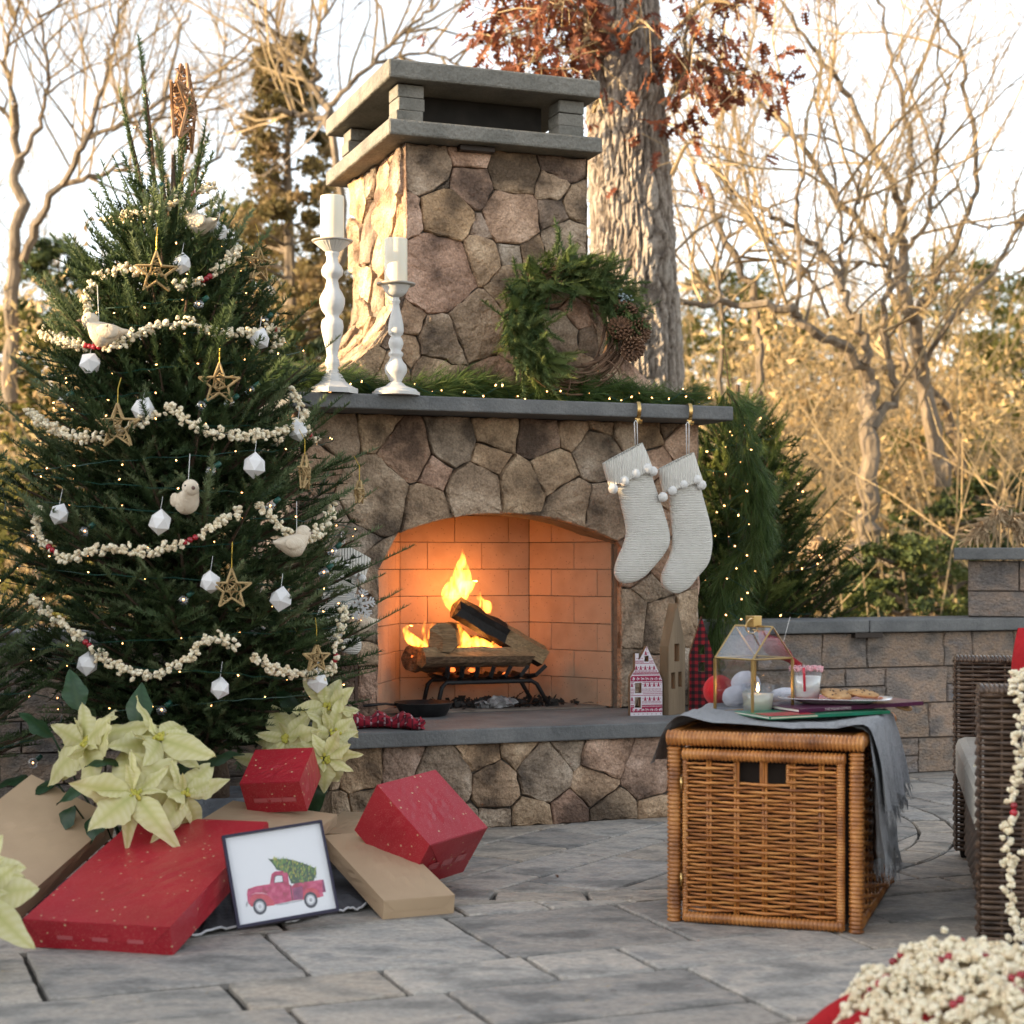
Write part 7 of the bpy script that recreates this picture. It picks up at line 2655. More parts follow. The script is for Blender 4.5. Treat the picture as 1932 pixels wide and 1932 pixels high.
def flower(parent, po, c_, n_, size, rg):
    """one flower head: bracts in two whorls round a cluster of buds, facing n_"""
    n_ = Vector(n_).normalized()
    B = basis(n_)
    M0 = Matrix([list(r_) for r_ in B])
    for wh, (cnt, L_, el) in enumerate(((6, size, 0.10), (5, size * 0.72, 0.45), (3, size * 0.42, 0.8))):
        for k in range(cnt):
            an = 2 * math.pi * (k + 0.5 * wh) / cnt + rg.normal(0, 0.16)
            d = M0 @ Vector((math.sin(el + rg.normal(0, 0.3)), math.cos(an), math.sin(an)))
            up = n_ - d.normalized() * n_.dot(d.normalized())
            R3 = Matrix((d.normalized(), up.cross(d).normalized(), up.normalized())).transposed()
            o = bpy.data.objects.new('bract', BRM[rg.integers(6)])
            COL.objects.link(o)
            o.parent = parent
            s = L_ * rg.uniform(0.85, 1.15)
            o.matrix_local = Matrix.Translation(Vector(c_) - Vector(po) + d * 0.01) @ R3.to_4x4() @ Matrix.Rotation(rg.normal(0, 0.35), 4, 'X') @ Matrix.Diagonal((s, s * rg.uniform(0.8, 1.2), s, 1))
    for k in range(11):
        o = bpy.data.objects.new('bud', CYM)
        COL.objects.link(o)
        o.parent = parent
        o.location = Vector(c_) - Vector(po) + n_ * 0.012 + (M0 @ Vector((0, *rg.normal(0, 0.008, 2))))


def poinsettia(label, base, heads, leaves, rg, pot=True):
    t = thing('poinsettia', label, 'poinsettia', base, 0, 'cream poinsettias')
    st = MB()
    for c_, n_, s in heads:
        flower(t, base, c_, n_, s, rg)
        q = Vector(c_) - Vector(base)
        st.tube([(0, 0, 0.12), tuple(q * 0.55 + Vector((0, 0.03, 0.03))), tuple(q)], 0.005, 5)
    for p_, d in leaves:
        d = Vector(d).normalized()
        up = Vector((0, -0.35, 1)) - d * Vector((0, -0.35, 1)).dot(d)
        R3 = Matrix((d, up.cross(d).normalized(), up.normalized())).transposed()
        o = bpy.data.objects.new('leaf', LFM[rg.integers(3)])
        COL.objects.link(o)
        o.parent = t
        s = rg.uniform(0.11, 0.15)
        o.matrix_local = Matrix.Translation(Vector(p_) - Vector(base)) @ R3.to_4x4() @ Matrix.Diagonal((s, s, s, 1))
        q = Vector(p_) - Vector(base)
        st.tube([(0, 0, 0.1), tuple(q * 0.6 + Vector((0, 0, 0.02))), tuple(q)], 0.003, 4)
    st.build('stem', m_leafg, t)
    if pot:
        MB().lathe([(0.055, 0), (0.06, 0.005), (0.078, 0.125), (0.082, 0.13), (0.075, 0.13), (0.07, 0.115), (0.01, 0.11)], 24).build('pot', mat('pot_brown', (0.09, 0.04, 0.025), rough=0.6), t, smooth=True)
    return t


fg = np.random.default_rng(44)
hd = [(at(165, 1405, 5.02), (-0.6, -0.6, 0.5), 0.175), (at(300, 1395, 5.03), (0.35, -0.6, 0.7), 0.175), (at(255, 1500, 4.86), (0.05, -0.75, 0.65), 0.175), (at(345, 1500, 4.95), (0.6, -0.65, 0.35), 0.145)]
lv = [(at(x, y, Y), d) for x, y, Y, d in ((150, 1340, 5.12, (-0.2, 0, 1)), (260, 1370, 5.1, (0, 0.1, 1)), (110, 1480, 5.1, (-1, -0.2, 0.1)), (60, 1470, 5.15, (-1, -0.2, 0.2)), (190, 1530, 5.0, (-0.3, -0.5, -0.7)), (140, 1520, 5.0, (-0.5, -0.4, -0.6)),
                                         (230, 1440, 4.98, (-0.4, -0.5, 0.3)), (250, 1560, 4.98, (0.1, -0.4, -0.9)), (300, 1450, 5.1, (0.6, -0.3, 0.2)), (100, 1390, 5.12, (-0.7, -0.1, 0.7)), (370, 1440, 5.1, (0.8, -0.1, 0.3)), (200, 1470, 5.0, (-0.8, -0.5, 0)),
                                         (330, 1560, 5.0, (0.3, -0.5, -0.6)))]
poinsettia('large cream poinsettia spilling over the left gifts', Vector((at(235, 1500, 5.12).x, 5.14, 0)), hd, lv, fg)
hd = [(at(540, 1395, 5.55), (-0.2, -0.9, 0.25), 0.125), (at(618, 1335, 5.62), (0.35, -0.8, 0.45), 0.14), (at(612, 1430, 5.5), (0.3, -0.9, 0.0), 0.12), (at(625, 1385, 5.56), (0.6, -0.75, 0.1), 0.11), (at(500, 1440, 5.62), (-0.5, -0.8, 0.2), 0.09)]
lv = [(at(x, y, Y), d) for x, y, Y, d in ((585, 1370, 5.6, (0, -0.4, -0.6)), (570, 1400, 5.6, (-0.2, -0.5, -0.4)), (520, 1420, 5.6, (-0.5, -0.4, -0.3)), (590, 1450, 5.55, (0.1, -0.5, -0.8)), (560, 1350, 5.65, (-0.3, 0, 0.8)), (600, 1310, 5.65, (0, 0.1, 1)))]
poinsettia('cream poinsettia between the small red gift and the hearth', Vector((at(580, 1480, 5.68).x, 5.7, 0)), hd, lv, fg)
hd = [(at(-45, 1690, 4.1), (0.75, -0.6, 0.2), 0.16), (at(-40, 1640, 4.15), (0.5, -0.5, 0.6), 0.14)]
lv = [(at(-60, 1720, 4.15), (0.4, -0.3, -0.5)), (at(-70, 1600, 4.2), (0.2, 0, 1))]
poinsettia('cream poinsettia cut off by the left edge in front of the gifts', Vector((at(-110, 1700, 4.15).x, 4.15, 0)), hd, lv, fg)
# ================================================================ wicker basket used as a table
BA = -0.325
BO = Vector((0.428, 4.735, 0))
bw, bd, bh = 0.535, 0.80, 0.535
m_wick1 = mat('honey_wicker', [(0.19, 0.06, 0.014), (0.40, 0.148, 0.034), (0.56, 0.245, 0.064)], 9, 0.42, 0.002, 60, rand=0.18, coat=0.15, stretch=(1, 1, 1))
m_wick2 = mat('honey_cane_wrap', [(0.17, 0.056, 0.014), (0.38, 0.145, 0.035), (0.53, 0.235, 0.064)], 14, 0.4, rand=0.1, coat=0.2)
m_inner = mat('basket_inside', (0.02, 0.012, 0.008), rough=0.9)
bk = thing('wicker_basket', 'honey coloured wicker trunk serving as a table in front of the hearth', 'basket', BO, BA)


def B2W(x, y, z):
    ca, sa = math.cos(BA), math.sin(BA)
    return Vector((BO.x + x * ca - y * sa, BO.y + x * sa + y * ca, z))


def wrap(name, a_, b_, r_, pitch=0.0078, parent=bk, mt=None, seed=0):
    """a rod closely wound with cane: a stack of rounded turns"""
    a_, b_ = np.array(a_, dtype=float), np.array(b_, dtype=float)
    L_ = np.linalg.norm(b_ - a_)
    g_ = np.random.default_rng(seed)
    n_ = int(L_ / pitch)
    pts, rad = [], []
    for i in range(n_ * 4 + 1):
        f_ = i / (n_ * 4)
        pts.append(a_ + (b_ - a_) * f_)
        rad.append(r_ * (0.74 + 0.26 * abs(math.sin(math.pi * i / 4)) ** 0.7) * (1 + g_.normal(0, 0.012)))
    rad[0] = rad[-1] = r_ * 0.6
    return MB().tube(pts, rad, 12).build(name, mt or m_wick2, parent, smooth=True)


rp = 0.021
for x, y in ((0.018, 0.018), (bw - 0.018, 0.018), (0.018, bd - 0.02), (bw - 0.018, bd - 0.02)):
    wrap('wrapped_post', (x, y, 0.0), (x, y, bh - 0.05), rp, 0.0115, seed=int(x * 99))
wrap('wrapped_rail', (-0.003, 0.014, bh - 0.026), (bw + 0.004, 0.014, bh - 0.026), 0.0225, 0.0108, seed=5)
wrap('wrapped_rail', (bw - 0.014, 0.03, bh - 0.026), (bw - 0.014, bd, bh - 0.026), 0.0215, 0.0078, seed=6)
wrap('wrapped_rail', (0.014, 0.03, bh - 0.026), (0.014, bd, bh - 0.026), 0.0215, 0.0078, seed=7)
# front door panel, wound frame
x0, x1, z0, z1 = 0.047, bw - 0.05, 0.006, bh - 0.052
wrap('panel_rail', (x0 - 0.004, 0.006, z1 - 0.016), (x1 + 0.006, 0.006, z1 - 0.016), 0.017, 0.0105, seed=8)
wrap('panel_rail', (x0, 0.006, z0 + 0.012), (x1, 0.006, z0 + 0.012), 0.016, 0.011, seed=9)
wrap('panel_rail', (x1 - 0.008, 0.008, z0), (x1 - 0.008, 0.008, z1 - 0.02), 0.0125, 0.008, seed=10)
wrap('panel_rail', (x0 + 0.004, 0.010, z0), (x0 + 0.004, 0.010, z1 - 0.02), 0.009, 0.008, seed=11)
wv = np.random.default_rng(17)
nst = 5
sx_ = np.linspace(x0 + 0.07, x1 - 0.06, nst)
for x in sx_:
    for d in (-0.0042, 0.0042):
        MB().tube([(x + d, 0.012, z0 + 0.01), (x + d, 0.012, z1 - 0.02)], 0.004, 6).build('stake', m_wick1, bk, smooth=True)
gx0, gx1, gz0, gz1 = 0.19, 0.335, z1 - 0.086, z1 - 0.036
MB().tube([(0.2625, 0.010, gz0 - 0.005), (0.2625, 0.010, gz1 + 0.01)], 0.005, 6).build('stake', m_wick1, bk)


def weaver(path_fn, ua, ub, k, z, r_, sp, ph, parent, gaps=None):
    n_ = max(6, int((ub - ua) / 0.012))
    pts, rad = [], []
    for i in range(n_ + 1):
        u_ = ua + (ub - ua) * i / n_
        w_ = math.sin((u_ - ph) * math.pi / sp + k * math.pi)
        pts.append(path_fn(u_, -0.0085 * w_, z + wv.normal(0, 0.0005)))
        rad.append(r_ * (0.86 + 0.24 * abs(w_)))
    MB().tube(pts, rad, 6, cap=True).build('weaver', m_wick1, parent, smooth=True)


sp = sx_[1] - sx_[0]
k = 0
z = z0 + 0.034
while z < z1 - 0.036:
    r_ = wv.uniform(0.0036, 0.0044)
    segs = [(x0 + 0.008, x1 - 0.012)]
    if gz0 < z < gz1:
        segs = [(x0 + 0.008, gx0), (gx1, x1 - 0.012)]
    for a_, b_ in segs:
        weaver(lambda u_, o_, zz_: (u_, 0.010 + o_, zz_), a_, b_, k, z, r_, sp, sx_[0] - sp / 2, bk)
    k += 1
    z += wv.uniform(0.0098, 0.0108)
for gx in (gx0, gx1):
    wrap('panel_rail', (gx, 0.010, gz0), (gx, 0.010, gz1), 0.006, 0.006, seed=12)
# right side: stakes and an open weave
ys = np.linspace(0.08, bd - 0.07, 9)
for y in ys:
    MB().tube([(bw - 0.016, y, 0.02), (bw - 0.016, y, bh - 0.05)], 0.0042, 6).build('stake', m_wick1, bk)
k, z = 0, 0.035
while z < bh - 0.06:
    weaver(lambda u_, o_, zz_: (bw - 0.014 - o_, u_, zz_), 0.04, bd - 0.04, k, z, 0.0042, ys[1] - ys[0], ys[0] - (ys[1] - ys[0]) / 2, bk)
    k += 1
    z += 0.0145
wrap('wrapped_rail', (bw - 0.014, 0.04, 0.018), (bw - 0.014, bd - 0.02, 0.018), 0.015, 0.0085, seed=14)
k, z = 0, 0.04
while z < bh - 0.06:                                    # left side
    weaver(lambda u_, o_, zz_: (0.014 + o_, u_, zz_), 0.04, bd - 0.04, k, z, 0.0042, ys[1] - ys[0], ys[0] - (ys[1] - ys[0]) / 2, bk)
    k += 1
    z += 0.0145
MB().box((bw / 2, bd / 2, 0.26), (bw - 0.09, bd - 0.10, 0.44)).build('dark_infill', m_inner, bk)  # near-black block filling the trunk, so gaps in the weave look dark
MB().box((bw / 2, bd / 2 + 0.01, bh - 0.024), (bw - 0.03, bd - 0.03, 0.03)).build('lid', m_wick1, bk)
for z in (0.12, 0.385):
    MB().tube([(0.0415, 0.0, z - 0.018), (0.0415, 0.0, z + 0.018)], 0.0035, 8).build('hinge', m_hook, bk, smooth=True)

# grey throw over the top
m_throw = mat('grey_throw', [(0.15, 0.155, 0.165), (0.29, 0.295, 0.31), (0.20, 0.205, 0.215)], 14, 0.95, 0.01, 120, stretch=(6, 1, 1), sheen=0.5)
th_ = thing('throw_blanket', 'grey fringed woven throw draped over the wicker trunk', 'blanket', BO, BA)
tg_ = np.random.default_rng(23)


def drape(prof_x, y0, y1, nn, front_wave, name):
    """prof: (x, z, dy) across the trunk; runs from y0 (front) to y1"""
    S = spline([(x, 0, z) for x, z, _ in prof_x], 44)
    dy = np.interp(np.linspace(0, len(prof_x) - 1, 44), range(len(prof_x)), [q[2] for q in prof_x])
    G = []
    for j in range(nn):
        f_ = j / (nn - 1)
        row = []
        for i in range(44):
            hang = max(0.0, (bh - S[i][2]) / 0.3)
            y = (y0 + dy[i]) * (1 - f_) + y1 * f_
            bump_ = 0.010 * math.sin(i * 0.55 + j * 0.5) + 0.006 * math.sin(j * 1.1 + i * 0.2)
            row.append((S[i][0] + hang * (0.018 * math.sin(j * 0.9 + 1) + 0.012 * math.sin(j * 2.1)), y + bump_, S[i][2] + (abs(bump_) * 0.5 if hang < 0.05 else 0) + hang * 0.015 * math.sin(j * 0.7)))
        G.append(row)
    MB().grid(np.array(G)).build(name, m_throw, th_, smooth=True)
    return G


top = bh + 0.004
Ga = drape([(-0.062, bh - 0.105, -0.01), (-0.045, bh - 0.06, -0.005), (-0.02, bh - 0.01, 0.0), (0.015, top + 0.022, 0.0), (0.08, top + 0.016, -0.01), (0.2, top + 0.004, 0.01), (0.32, top, 0.02), (0.44, top + 0.002, 0.03), (bw, top + 0.012, 0.02),
            (bw + 0.028, bh - 0.03, 0.0), (bw + 0.045, bh - 0.12, -0.02), (bw + 0.055, bh - 0.205, -0.03)], 0.05, 0.60, 22, 0, 'top_layer')
Gb = drape([(bw - 0.1, top - 0.001, 0.05), (bw - 0.01, top + 0.003, 0.03), (bw + 0.016, bh - 0.04, 0.0), (bw + 0.026, bh - 0.15, -0.01), (bw + 0.032, bh - 0.29, 0.0), (bw + 0.036, bh - 0.36, 0.02)], 0.05, 0.44, 18, 0, 'under_layer')
for G, L_ in ((Ga, 0.045), (Gb, 0.05)):
    fm = MB()
    for j in range(len(G) - 1):
        for q in range(9):
            f_ = (q + tg_.random()) / 9
            p_ = np.array(G[j][-1]) * (1 - f_) + np.array(G[j + 1][-1]) * f_
            e = p_ + np.array((tg_.normal(0.004, 0.006), tg_.normal(0, 0.01), -L_ * tg_.uniform(0.6, 1.2)))
            fm.tube([p_, (p_ + e) / 2 + tg_.normal(0, 0.004, 3), e], [0.0012, 0.0011, 0.0006], 3, cap=False)
    struct(fm.build('fringe', m_throw, th_), 'stuff')

# ---------------------------------------------------------------- on the throw
TZ = bh + 0.016


def zl(x, y):
    return (1750 + x * 0.2588) * 0.758, (1500 + y * 0.2588) * 0.758


def tpt(x, y, z=TZ):
    X_, Y_ = zl(x, y)
    return gnd(X_, Y_, z)


m_brass = mat('antique_brass', [(0.42, 0.27, 0.10), (0.55, 0.38, 0.16)], 15, 0.3, metal=0.9)
m_pane = mat('lantern_glass', (0.95, 0.96, 0.98), rough=0.01, thin=0.14)
LP = tpt(475, 1095)
la = R(37)
lan = thing('glass_lantern', 'brass framed glass house lantern on the throw', 'lantern', LP, la)
A_, B_, H_, RH = 0.165, 0.155, 0.163, 0.093
cs_ = [(0, 0), (A_, 0), (A_, B_), (0, B_)]
for x, y in cs_:
    MB().box((x, y, H_ / 2), (0.0065, 0.0065, H_ - 0.006)).build('post', m_brass, lan)
def rod(p_, q_, r_=0.003, nm='rail'):
    MB().tube([p_, q_], r_, 4).build(nm, m_brass, lan)
for i in range(4):
    (xa, ya), (xb, yb) = cs_[i], cs_[(i + 1) % 4]
    rod((xa, ya, H_), (xb, yb, H_))
    rod((xa, ya, 0.003), (xb, yb, 0.003))
ra, rb = (A_ / 2, 0, H_ + RH), (A_ / 2, B_, H_ + RH)
rod(ra, rb)
for e, s in ((ra, (0, 0, H_)), (ra, (A_, 0, H_)), (rb, (0, B_, H_)), (rb, (A_, B_, H_))):
    rod(s, e)
def pane(pts):
    p_ = np.array(pts, dtype=float)
    c_ = p_.mean(0)
    p_ = c_ + (p_ - c_) * 0.965
    n_ = np.cross(p_[1] - p_[0], p_[2] - p_[0])
    n_ = n_ / np.linalg.norm(n_) * 0.0008
    k = len(p_)
    MB().add(np.vstack([p_ - n_, p_ + n_]), [tuple(range(k - 1, -1, -1)), tuple(range(k, 2 * k))] + [(i, (i + 1) % k, (i + 1) % k + k, i + k) for i in range(k)]).build('pane', m_pane, lan)
pane([(0, 0, H_), (0, B_, H_), rb, ra])
pane([(A_, 0, H_), (A_, B_, H_), rb, ra])
pane([(0, 0, H_), (A_, 0, H_), ra])
pane([(0, B_, H_), (A_, B_, H_), rb])
for i in (1, 2, 3):
    (xa, ya), (xb, yb) = cs_[i], cs_[(i + 1) % 4]
    pane([(xa, ya, 0.006), (xb, yb, 0.006), (xb, yb, H_ - 0.004), (xa, ya, H_ - 0.004)])
MB().box((A_ / 2, B_ * 0.5, H_ + RH + 0.014), (0.034, 0.034, 0.034)).build('chimney', m_brass, lan, bevel=0.002)
MB().tube([(A_ / 2 - 0.028 + 0.052 * math.cos(k * 0.2618), B_ * 0.5 + 0.028 * math.cos(k * 0.2618) - 0.02, H_ + RH + 0.002 + 0.022 * math.sin(k * 0.2618)) for k in range(24)], 0.0022, 6, closed=True).build('ring', m_brass, lan, smooth=True)

m_glass = mat('thin_glass', (0.95, 0.96, 0.97), rough=0.02, thin=0.09)
# candle in a glass inside / behind the lantern
c0 = LP + Vector((0.03, 0.10, 0))
t = thing('glass_candle', 'lit cream candle in a clear glass beside the lantern', 'candle', c0)
MB().lathe([(0.040, 0.0), (0.043, 0.003), (0.049, 0.086), (0.0475, 0.086), (0.0415, 0.006), (0.001, 0.005)], 40, cap=False).build('glass', m_glass, t, smooth=True)
MB().lathe([(0.001, 0.0065), (0.0408, 0.0065), (0.0452, 0.056), (0.044, 0.058), (0.001, 0.057)], 40, cap=False).build('wax', m_wax, t, smooth=True)
MB().tube([(0, 0, 0.056), (0.001, 0, 0.066)], 0.001, 5).build('wick', m_wick, t)
MB().lathe([(0.0008, 0.063), (0.004, 0.067), (0.0048, 0.071), (0.0035, 0.078), (0.0014, 0.086), (0.0004, 0.09)], 12).build('flame', mat('candle_flame', (1, 0.8, 0.4), rough=0.5, emit=(1.0, 0.55, 0.2), estr=7.0), t, smooth=True)
# red and white plush balls of rolled cloth
m_plushw = mat('white_plush', [(0.72, 0.72, 0.76), (0.78, 0.78, 0.82)], 30, 1.0, 0.003, 250, sheen=0.2)
m_plushr = mat('red_plush', [(0.40, 0.005, 0.008), (0.5, 0.01, 0.014)], 30, 1.0, 0.003, 250, sheen=0.08)
pg_ = np.random.default_rng(9)
for x, y, Y, r_, mt, sc, lab in ((410, 790, 5.22, 0.046, m_plushw, (1.0, 1, 0.92), 'white rolled plush cloth on top of the little heap'), (330, 960, 5.18, 0.042, m_plushw, (1.1, 1, 0.85), 'white rolled plush cloth under the top one'),
                                 (150, 845, 5.25, 0.048, m_plushr, (1.0, 1.2, 1.0), 'bright red rolled plush cloth at the left of the heap'), (275, 880, 5.30, 0.044, m_plushr, (1.3, 1, 0.9), 'red rolled plush cloth behind the white ones'),
                                 (800, 900, 5.32, 0.036, m_plushw, (1.5, 1, 0.75), 'white rolled plush cloth behind the glass candle')):
    q = at(*zl(x, y), Y)
    q.z = max(q.z, TZ + r_ * sc[2])
    b = MB().ball((0, 0, 0), r_, 20, 14, sc=sc)
    b.v[0] *= (1 + pg_.normal(0, 0.012, (len(b.v[0]), 1))).astype(np.float32)
    tag(b.build('plush_roll', mt, None, smooth=True, loc=q), lab, 'cloth', 'rolled plush cloths')
# books, plate, glass of milk, cookies
def slab(name, label, cat, P0, P1, depth, h, parts):
    """a flat thing whose front edge runs from P0 to P1"""
    a_ = Vector(P1) - Vector(P0)
    rz = math.atan2(a_.y, a_.x)
    t = thing(name, label, cat, P0, 0, None, rot=(0, -math.atan2(a_.z, math.hypot(a_.x, a_.y)), rz))
    L_ = a_.length
    for nm, c_, s_, mt in parts(L_, depth, h):
        MB().box(c_, s_).build(nm, mt, t, bevel=0.0008)
    return t, L_


book = lambda cov, sp_: (lambda L_, d, h: [('cover', (L_ / 2, d / 2, h - 0.001), (L_, d, 0.002), cov), ('cover', (L_ / 2, d / 2, 0.001), (L_, d, 0.002), cov), ('spine', (L_ / 2, 0.001, h / 2), (L_, 0.0024, h + 0.0006), sp_),
                                           ('pages', (L_ / 2, d / 2 + 0.002, h / 2), (L_ - 0.008, d - 0.006, h - 0.0045), mat('pages', (0.7, 0.68, 0.62), rough=0.8))])
m_bgreen = mat('book_green', [(0.01, 0.12, 0.05), (0.015, 0.2, 0.12)], 8, 0.3)
m_bplum = mat('book_plum', [(0.06, 0.008, 0.035), (0.09, 0.012, 0.05)], 12, 0.3)
m_bred = mat('book_red', (0.35, 0.01, 0.015), rough=0.3)
q0, q1 = tpt(640, 1135, TZ + 0.0), tpt(1800, 1075, TZ + 0.004)
q0.z, q1.z = TZ + 0.002, TZ + 0.006
tb2, L_ = slab('picture_book', 'thin green and red book lying under the purple one', 'book', q0, q1, 0.2, 0.009, book(m_bgreen, m_bgreen))
MB().box((L_ * 0.2, 0.05, 0.0097), (L_ * 0.36, 0.09, 0.0012)).build('cover_print', m_bred, tb2)
MB().box((L_ * 0.2, -0.0008, 0.0048), (L_ * 0.38, 0.0012, 0.0036)).build('spine_print', mat('book_cream', (0.6, 0.55, 0.4), rough=0.4), tb2)
q0 = tpt(925, 1060, TZ + 0.014)
q1 = tpt(2120, 985, TZ + 0.022)
q0.z, q1.z = TZ + 0.0135, TZ + 0.022
tb1, L_ = slab('picture_book', 'purple picture book with its spine to the front, under the cookie plate', 'book', q0, q1, 0.23, 0.011, book(m_bplum, m_bplum))


def lettering(txt, size, p_, parent, mt):
    cu = bpy.data.curves.new('spine_title', 'FONT')
    cu.body, cu.size, cu.align_x, cu.align_y = txt, size, 'LEFT', 'CENTER'
    cu.extrude = 0.0001
    tmp = bpy.data.objects.new('tmp', cu)
    COL.objects.link(tmp)
    dg = bpy.context.evaluated_depsgraph_get()
    me = bpy.data.meshes.new_from_object(tmp.evaluated_get(dg))
    bpy.data.objects.remove(tmp)
    me.materials.clear()
    me.materials.append(mt)
    o = obj('spine_title', me, parent, p_)
    o.rotation_euler = (R(90), 0, 0)
    return o


m_ltr = mat('spine_ink', (0.62, 0.52, 0.5), rough=0.4)
lettering('THE POLAR EXPRESS', 0.0098, (L_ * 0.20, -0.0006, 0.0056), tb1, m_ltr)
m_pla = mat('plate_red', [(0.42, 0.02, 0.03), (0.5, 0.03, 0.05)], 10, 0.25, coat=0.4)
m_plw = mat('plate_white', (0.75, 0.74, 0.76), rough=0.2, coat=0.4)
pz = TZ + 0.030
pp = at(*zl(1270, 975), 5.06)
pp.z = pz
pt = thing('cookie_plate', 'square red and white plate on the books', 'plate', pp, BA + 0.05)
G = []
for s, zz in ((0.075, 0.0), (0.08, 0.001), (0.115, 0.012), (0.135, 0.014), (0.136, 0.016), (0.115, 0.0145), (0.078, 0.005), (0.002, 0.005)):
    G.append([((1.22 * s * math.copysign(abs(math.cos(k * math.pi / 16)) ** 0.5, math.cos(k * math.pi / 16))), 0.72 * s * math.copysign(abs(math.sin(k * math.pi / 16)) ** 0.5, math.sin(k * math.pi / 16)), zz) for k in range(32)])
MB().grid(np.array(G), closed=True).build('dish', m_plw, pt, smooth=True)
G2 = [[(x * 0.985, y * 0.985, z + 0.0006) for x, y, z in G[5]], [(x * 1.0, y, z + 0.0007) for x, y, z in G[6]], [(x, y, z + 0.0006) for x, y, z in G[7]]]
MB().grid(np.array(G2), closed=True).build('glaze', m_pla, pt, smooth=True)
mg = Vector((at(*zl(985, 900), 5.06).x, 5.05, pz + 0.0065))
t = thing('milk_glass', 'glass of milk with a pink candy sugar rim', 'glass of milk', mg)
MB().lathe([(0.036, 0.0), (0.039, 0.003), (0.047, 0.10), (0.0455, 0.10), (0.0375, 0.006), (0.001, 0.005)], 44, cap=False).build('glass', m_glass, t, smooth=True)
MB().lathe([(0.001, 0.0062), (0.037, 0.0062), (0.0425, 0.072), (0.001, 0.072)], 44, cap=False).build('milk', mat('milk', (0.76, 0.73, 0.67), rough=0.3, sss=0.3), t, smooth=True)
sg_ = np.random.default_rng(3)
rim = MB()
for k in range(420):
    an = sg_.uniform(0, 6.28)
    rr = 0.0475 + sg_.normal(0, 0.0012)
    rim.ball((rr * math.cos(an), rr * math.sin(an), 0.1005 - abs(sg_.normal(0, 0.006))), sg_.uniform(0.0012, 0.0026), 5, 3)
struct(rim.build('sugar_rim', mat('candy_sugar', [(0.75, 0.25, 0.30), (0.8, 0.6, 0.62)], 120, 0.5), t), 'stuff')
MB().tube([(-0.012, -0.0465, 0.03), (-0.014, -0.049, 0.08), (-0.016, -0.05, 0.10)], 0.004, 8).build('candy_cane', mat('candy_red', (0.5, 0.03, 0.05), rough=0.2), t, smooth=True)
m_cook = mat('cookie', [(0.30, 0.15, 0.055), (0.46, 0.26, 0.11), (0.52, 0.32, 0.15)], 40, 0.85, 0.006, 90)
m_chip = mat('chocolate_chip', (0.03, 0.012, 0.006), rough=0.4)
ck = np.random.default_rng(6)
for i, (x, y, rot, lab) in enumerate(((1275, 965, (0.25, 0.10, 0.2), 'chocolate chip cookie in front on the plate'), (1540, 950, (0.15, -0.08, 1.2), 'chocolate chip cookie at the right of the plate'), (1315, 890, (0.12, -0.12, 2.0), 'chocolate chip cookie leaning on top of the others'))):
    q = at(*zl(x, y), 5.04 + 0.03 * i)
    q.z = max(q.z, pz + 0.02)
    t = thing('cookie', lab, 'cookie', q, 0, 'chocolate chip cookies', rot=rot)
    b = MB().lathe([(0.001, 0.0), (0.042, 0.0), (0.047, 0.004), (0.045, 0.009), (0.03, 0.0135), (0.001, 0.0145)], 30, cap=False)
    b.v[0] *= (1 + ck.normal(0, 0.025, (len(b.v[0]), 1))).astype(np.float32)
    b.build('dough', m_cook, t, smooth=True)
    for k in range(9):
        an, rr = ck.uniform(0, 6.28), ck.uniform(0.005, 0.04)
        MB().ball((rr * math.cos(an), rr * math.sin(an), 0.0135 - 0.0035 * (rr / 0.04) ** 2), 0.0036, 7, 4).build('chip', m_chip, t, smooth=True)
q = at(*zl(1890, 1085), 5.12)
t = thing('cookie', 'dark cookie on the throw at the right end of the books', 'cookie', (q.x, q.y, TZ + 0.012), 0, 'chocolate chip cookies', rot=(0.3, 0.2, 0.4))
MB().lathe([(0.001, 0.0), (0.034, 0.0), (0.038, 0.004), (0.036, 0.009), (0.022, 0.0125), (0.001, 0.013)], 24, cap=False).build('dough', m_cook, t, smooth=True)
# red feathered bird hung behind the lantern
q = at(*zl(715, 450), 5.15)
t = thing('cardinal_ornament', 'red feathered bird ornament seen through the lantern roof', 'ornament', q, 0, rot=(0, R(38), 0))
b = MB()
G = []
for x, r_ in ((-0.09, 0.004), (-0.085, 0.014), (-0.05, 0.012), (-0.03, 0.018), (0.0, 0.032), (0.025, 0.031), (0.043, 0.022), (0.058, 0.019), (0.07, 0.011), (0.076, 0.003)):
    G.append([(x * -1.0, r_ * math.cos(k * math.pi / 7), r_ * 0.95 * math.sin(k * math.pi / 7) + (0.008 if x > 0.05 else 0)) for k in range(14)])
b.grid(np.array(G), closed=True)
b.build('body', mat('red_feather', [(0.22, 0.005, 0.012), (0.36, 0.012, 0.02)], 60, 0.9, 0.006, 120, stretch=(0.3, 2, 2)), t, smooth=True)
for s in (-1, 1):
    MB().ball((0.012, s * 0.028, 0.004), 0.024, 10, 6, sc=(1.5, 0.3, 0.7)).build('wing', MATS['red_feather'], t, smooth=True)
MB().lathe([(0.006, 0), (0.0008, 0.016)], 8, M=Matrix.Rotation(R(-90), 3, 'Y'), c=(-0.072, 0, 0.008)).build('beak', mat('beak_orange', (0.5, 0.15, 0.03), rough=0.5), t)
MB().tube([(0, 0, 0.03), (-0.03, 0, 0.10)], 0.0007, 3).build('thread', m_thread, t)
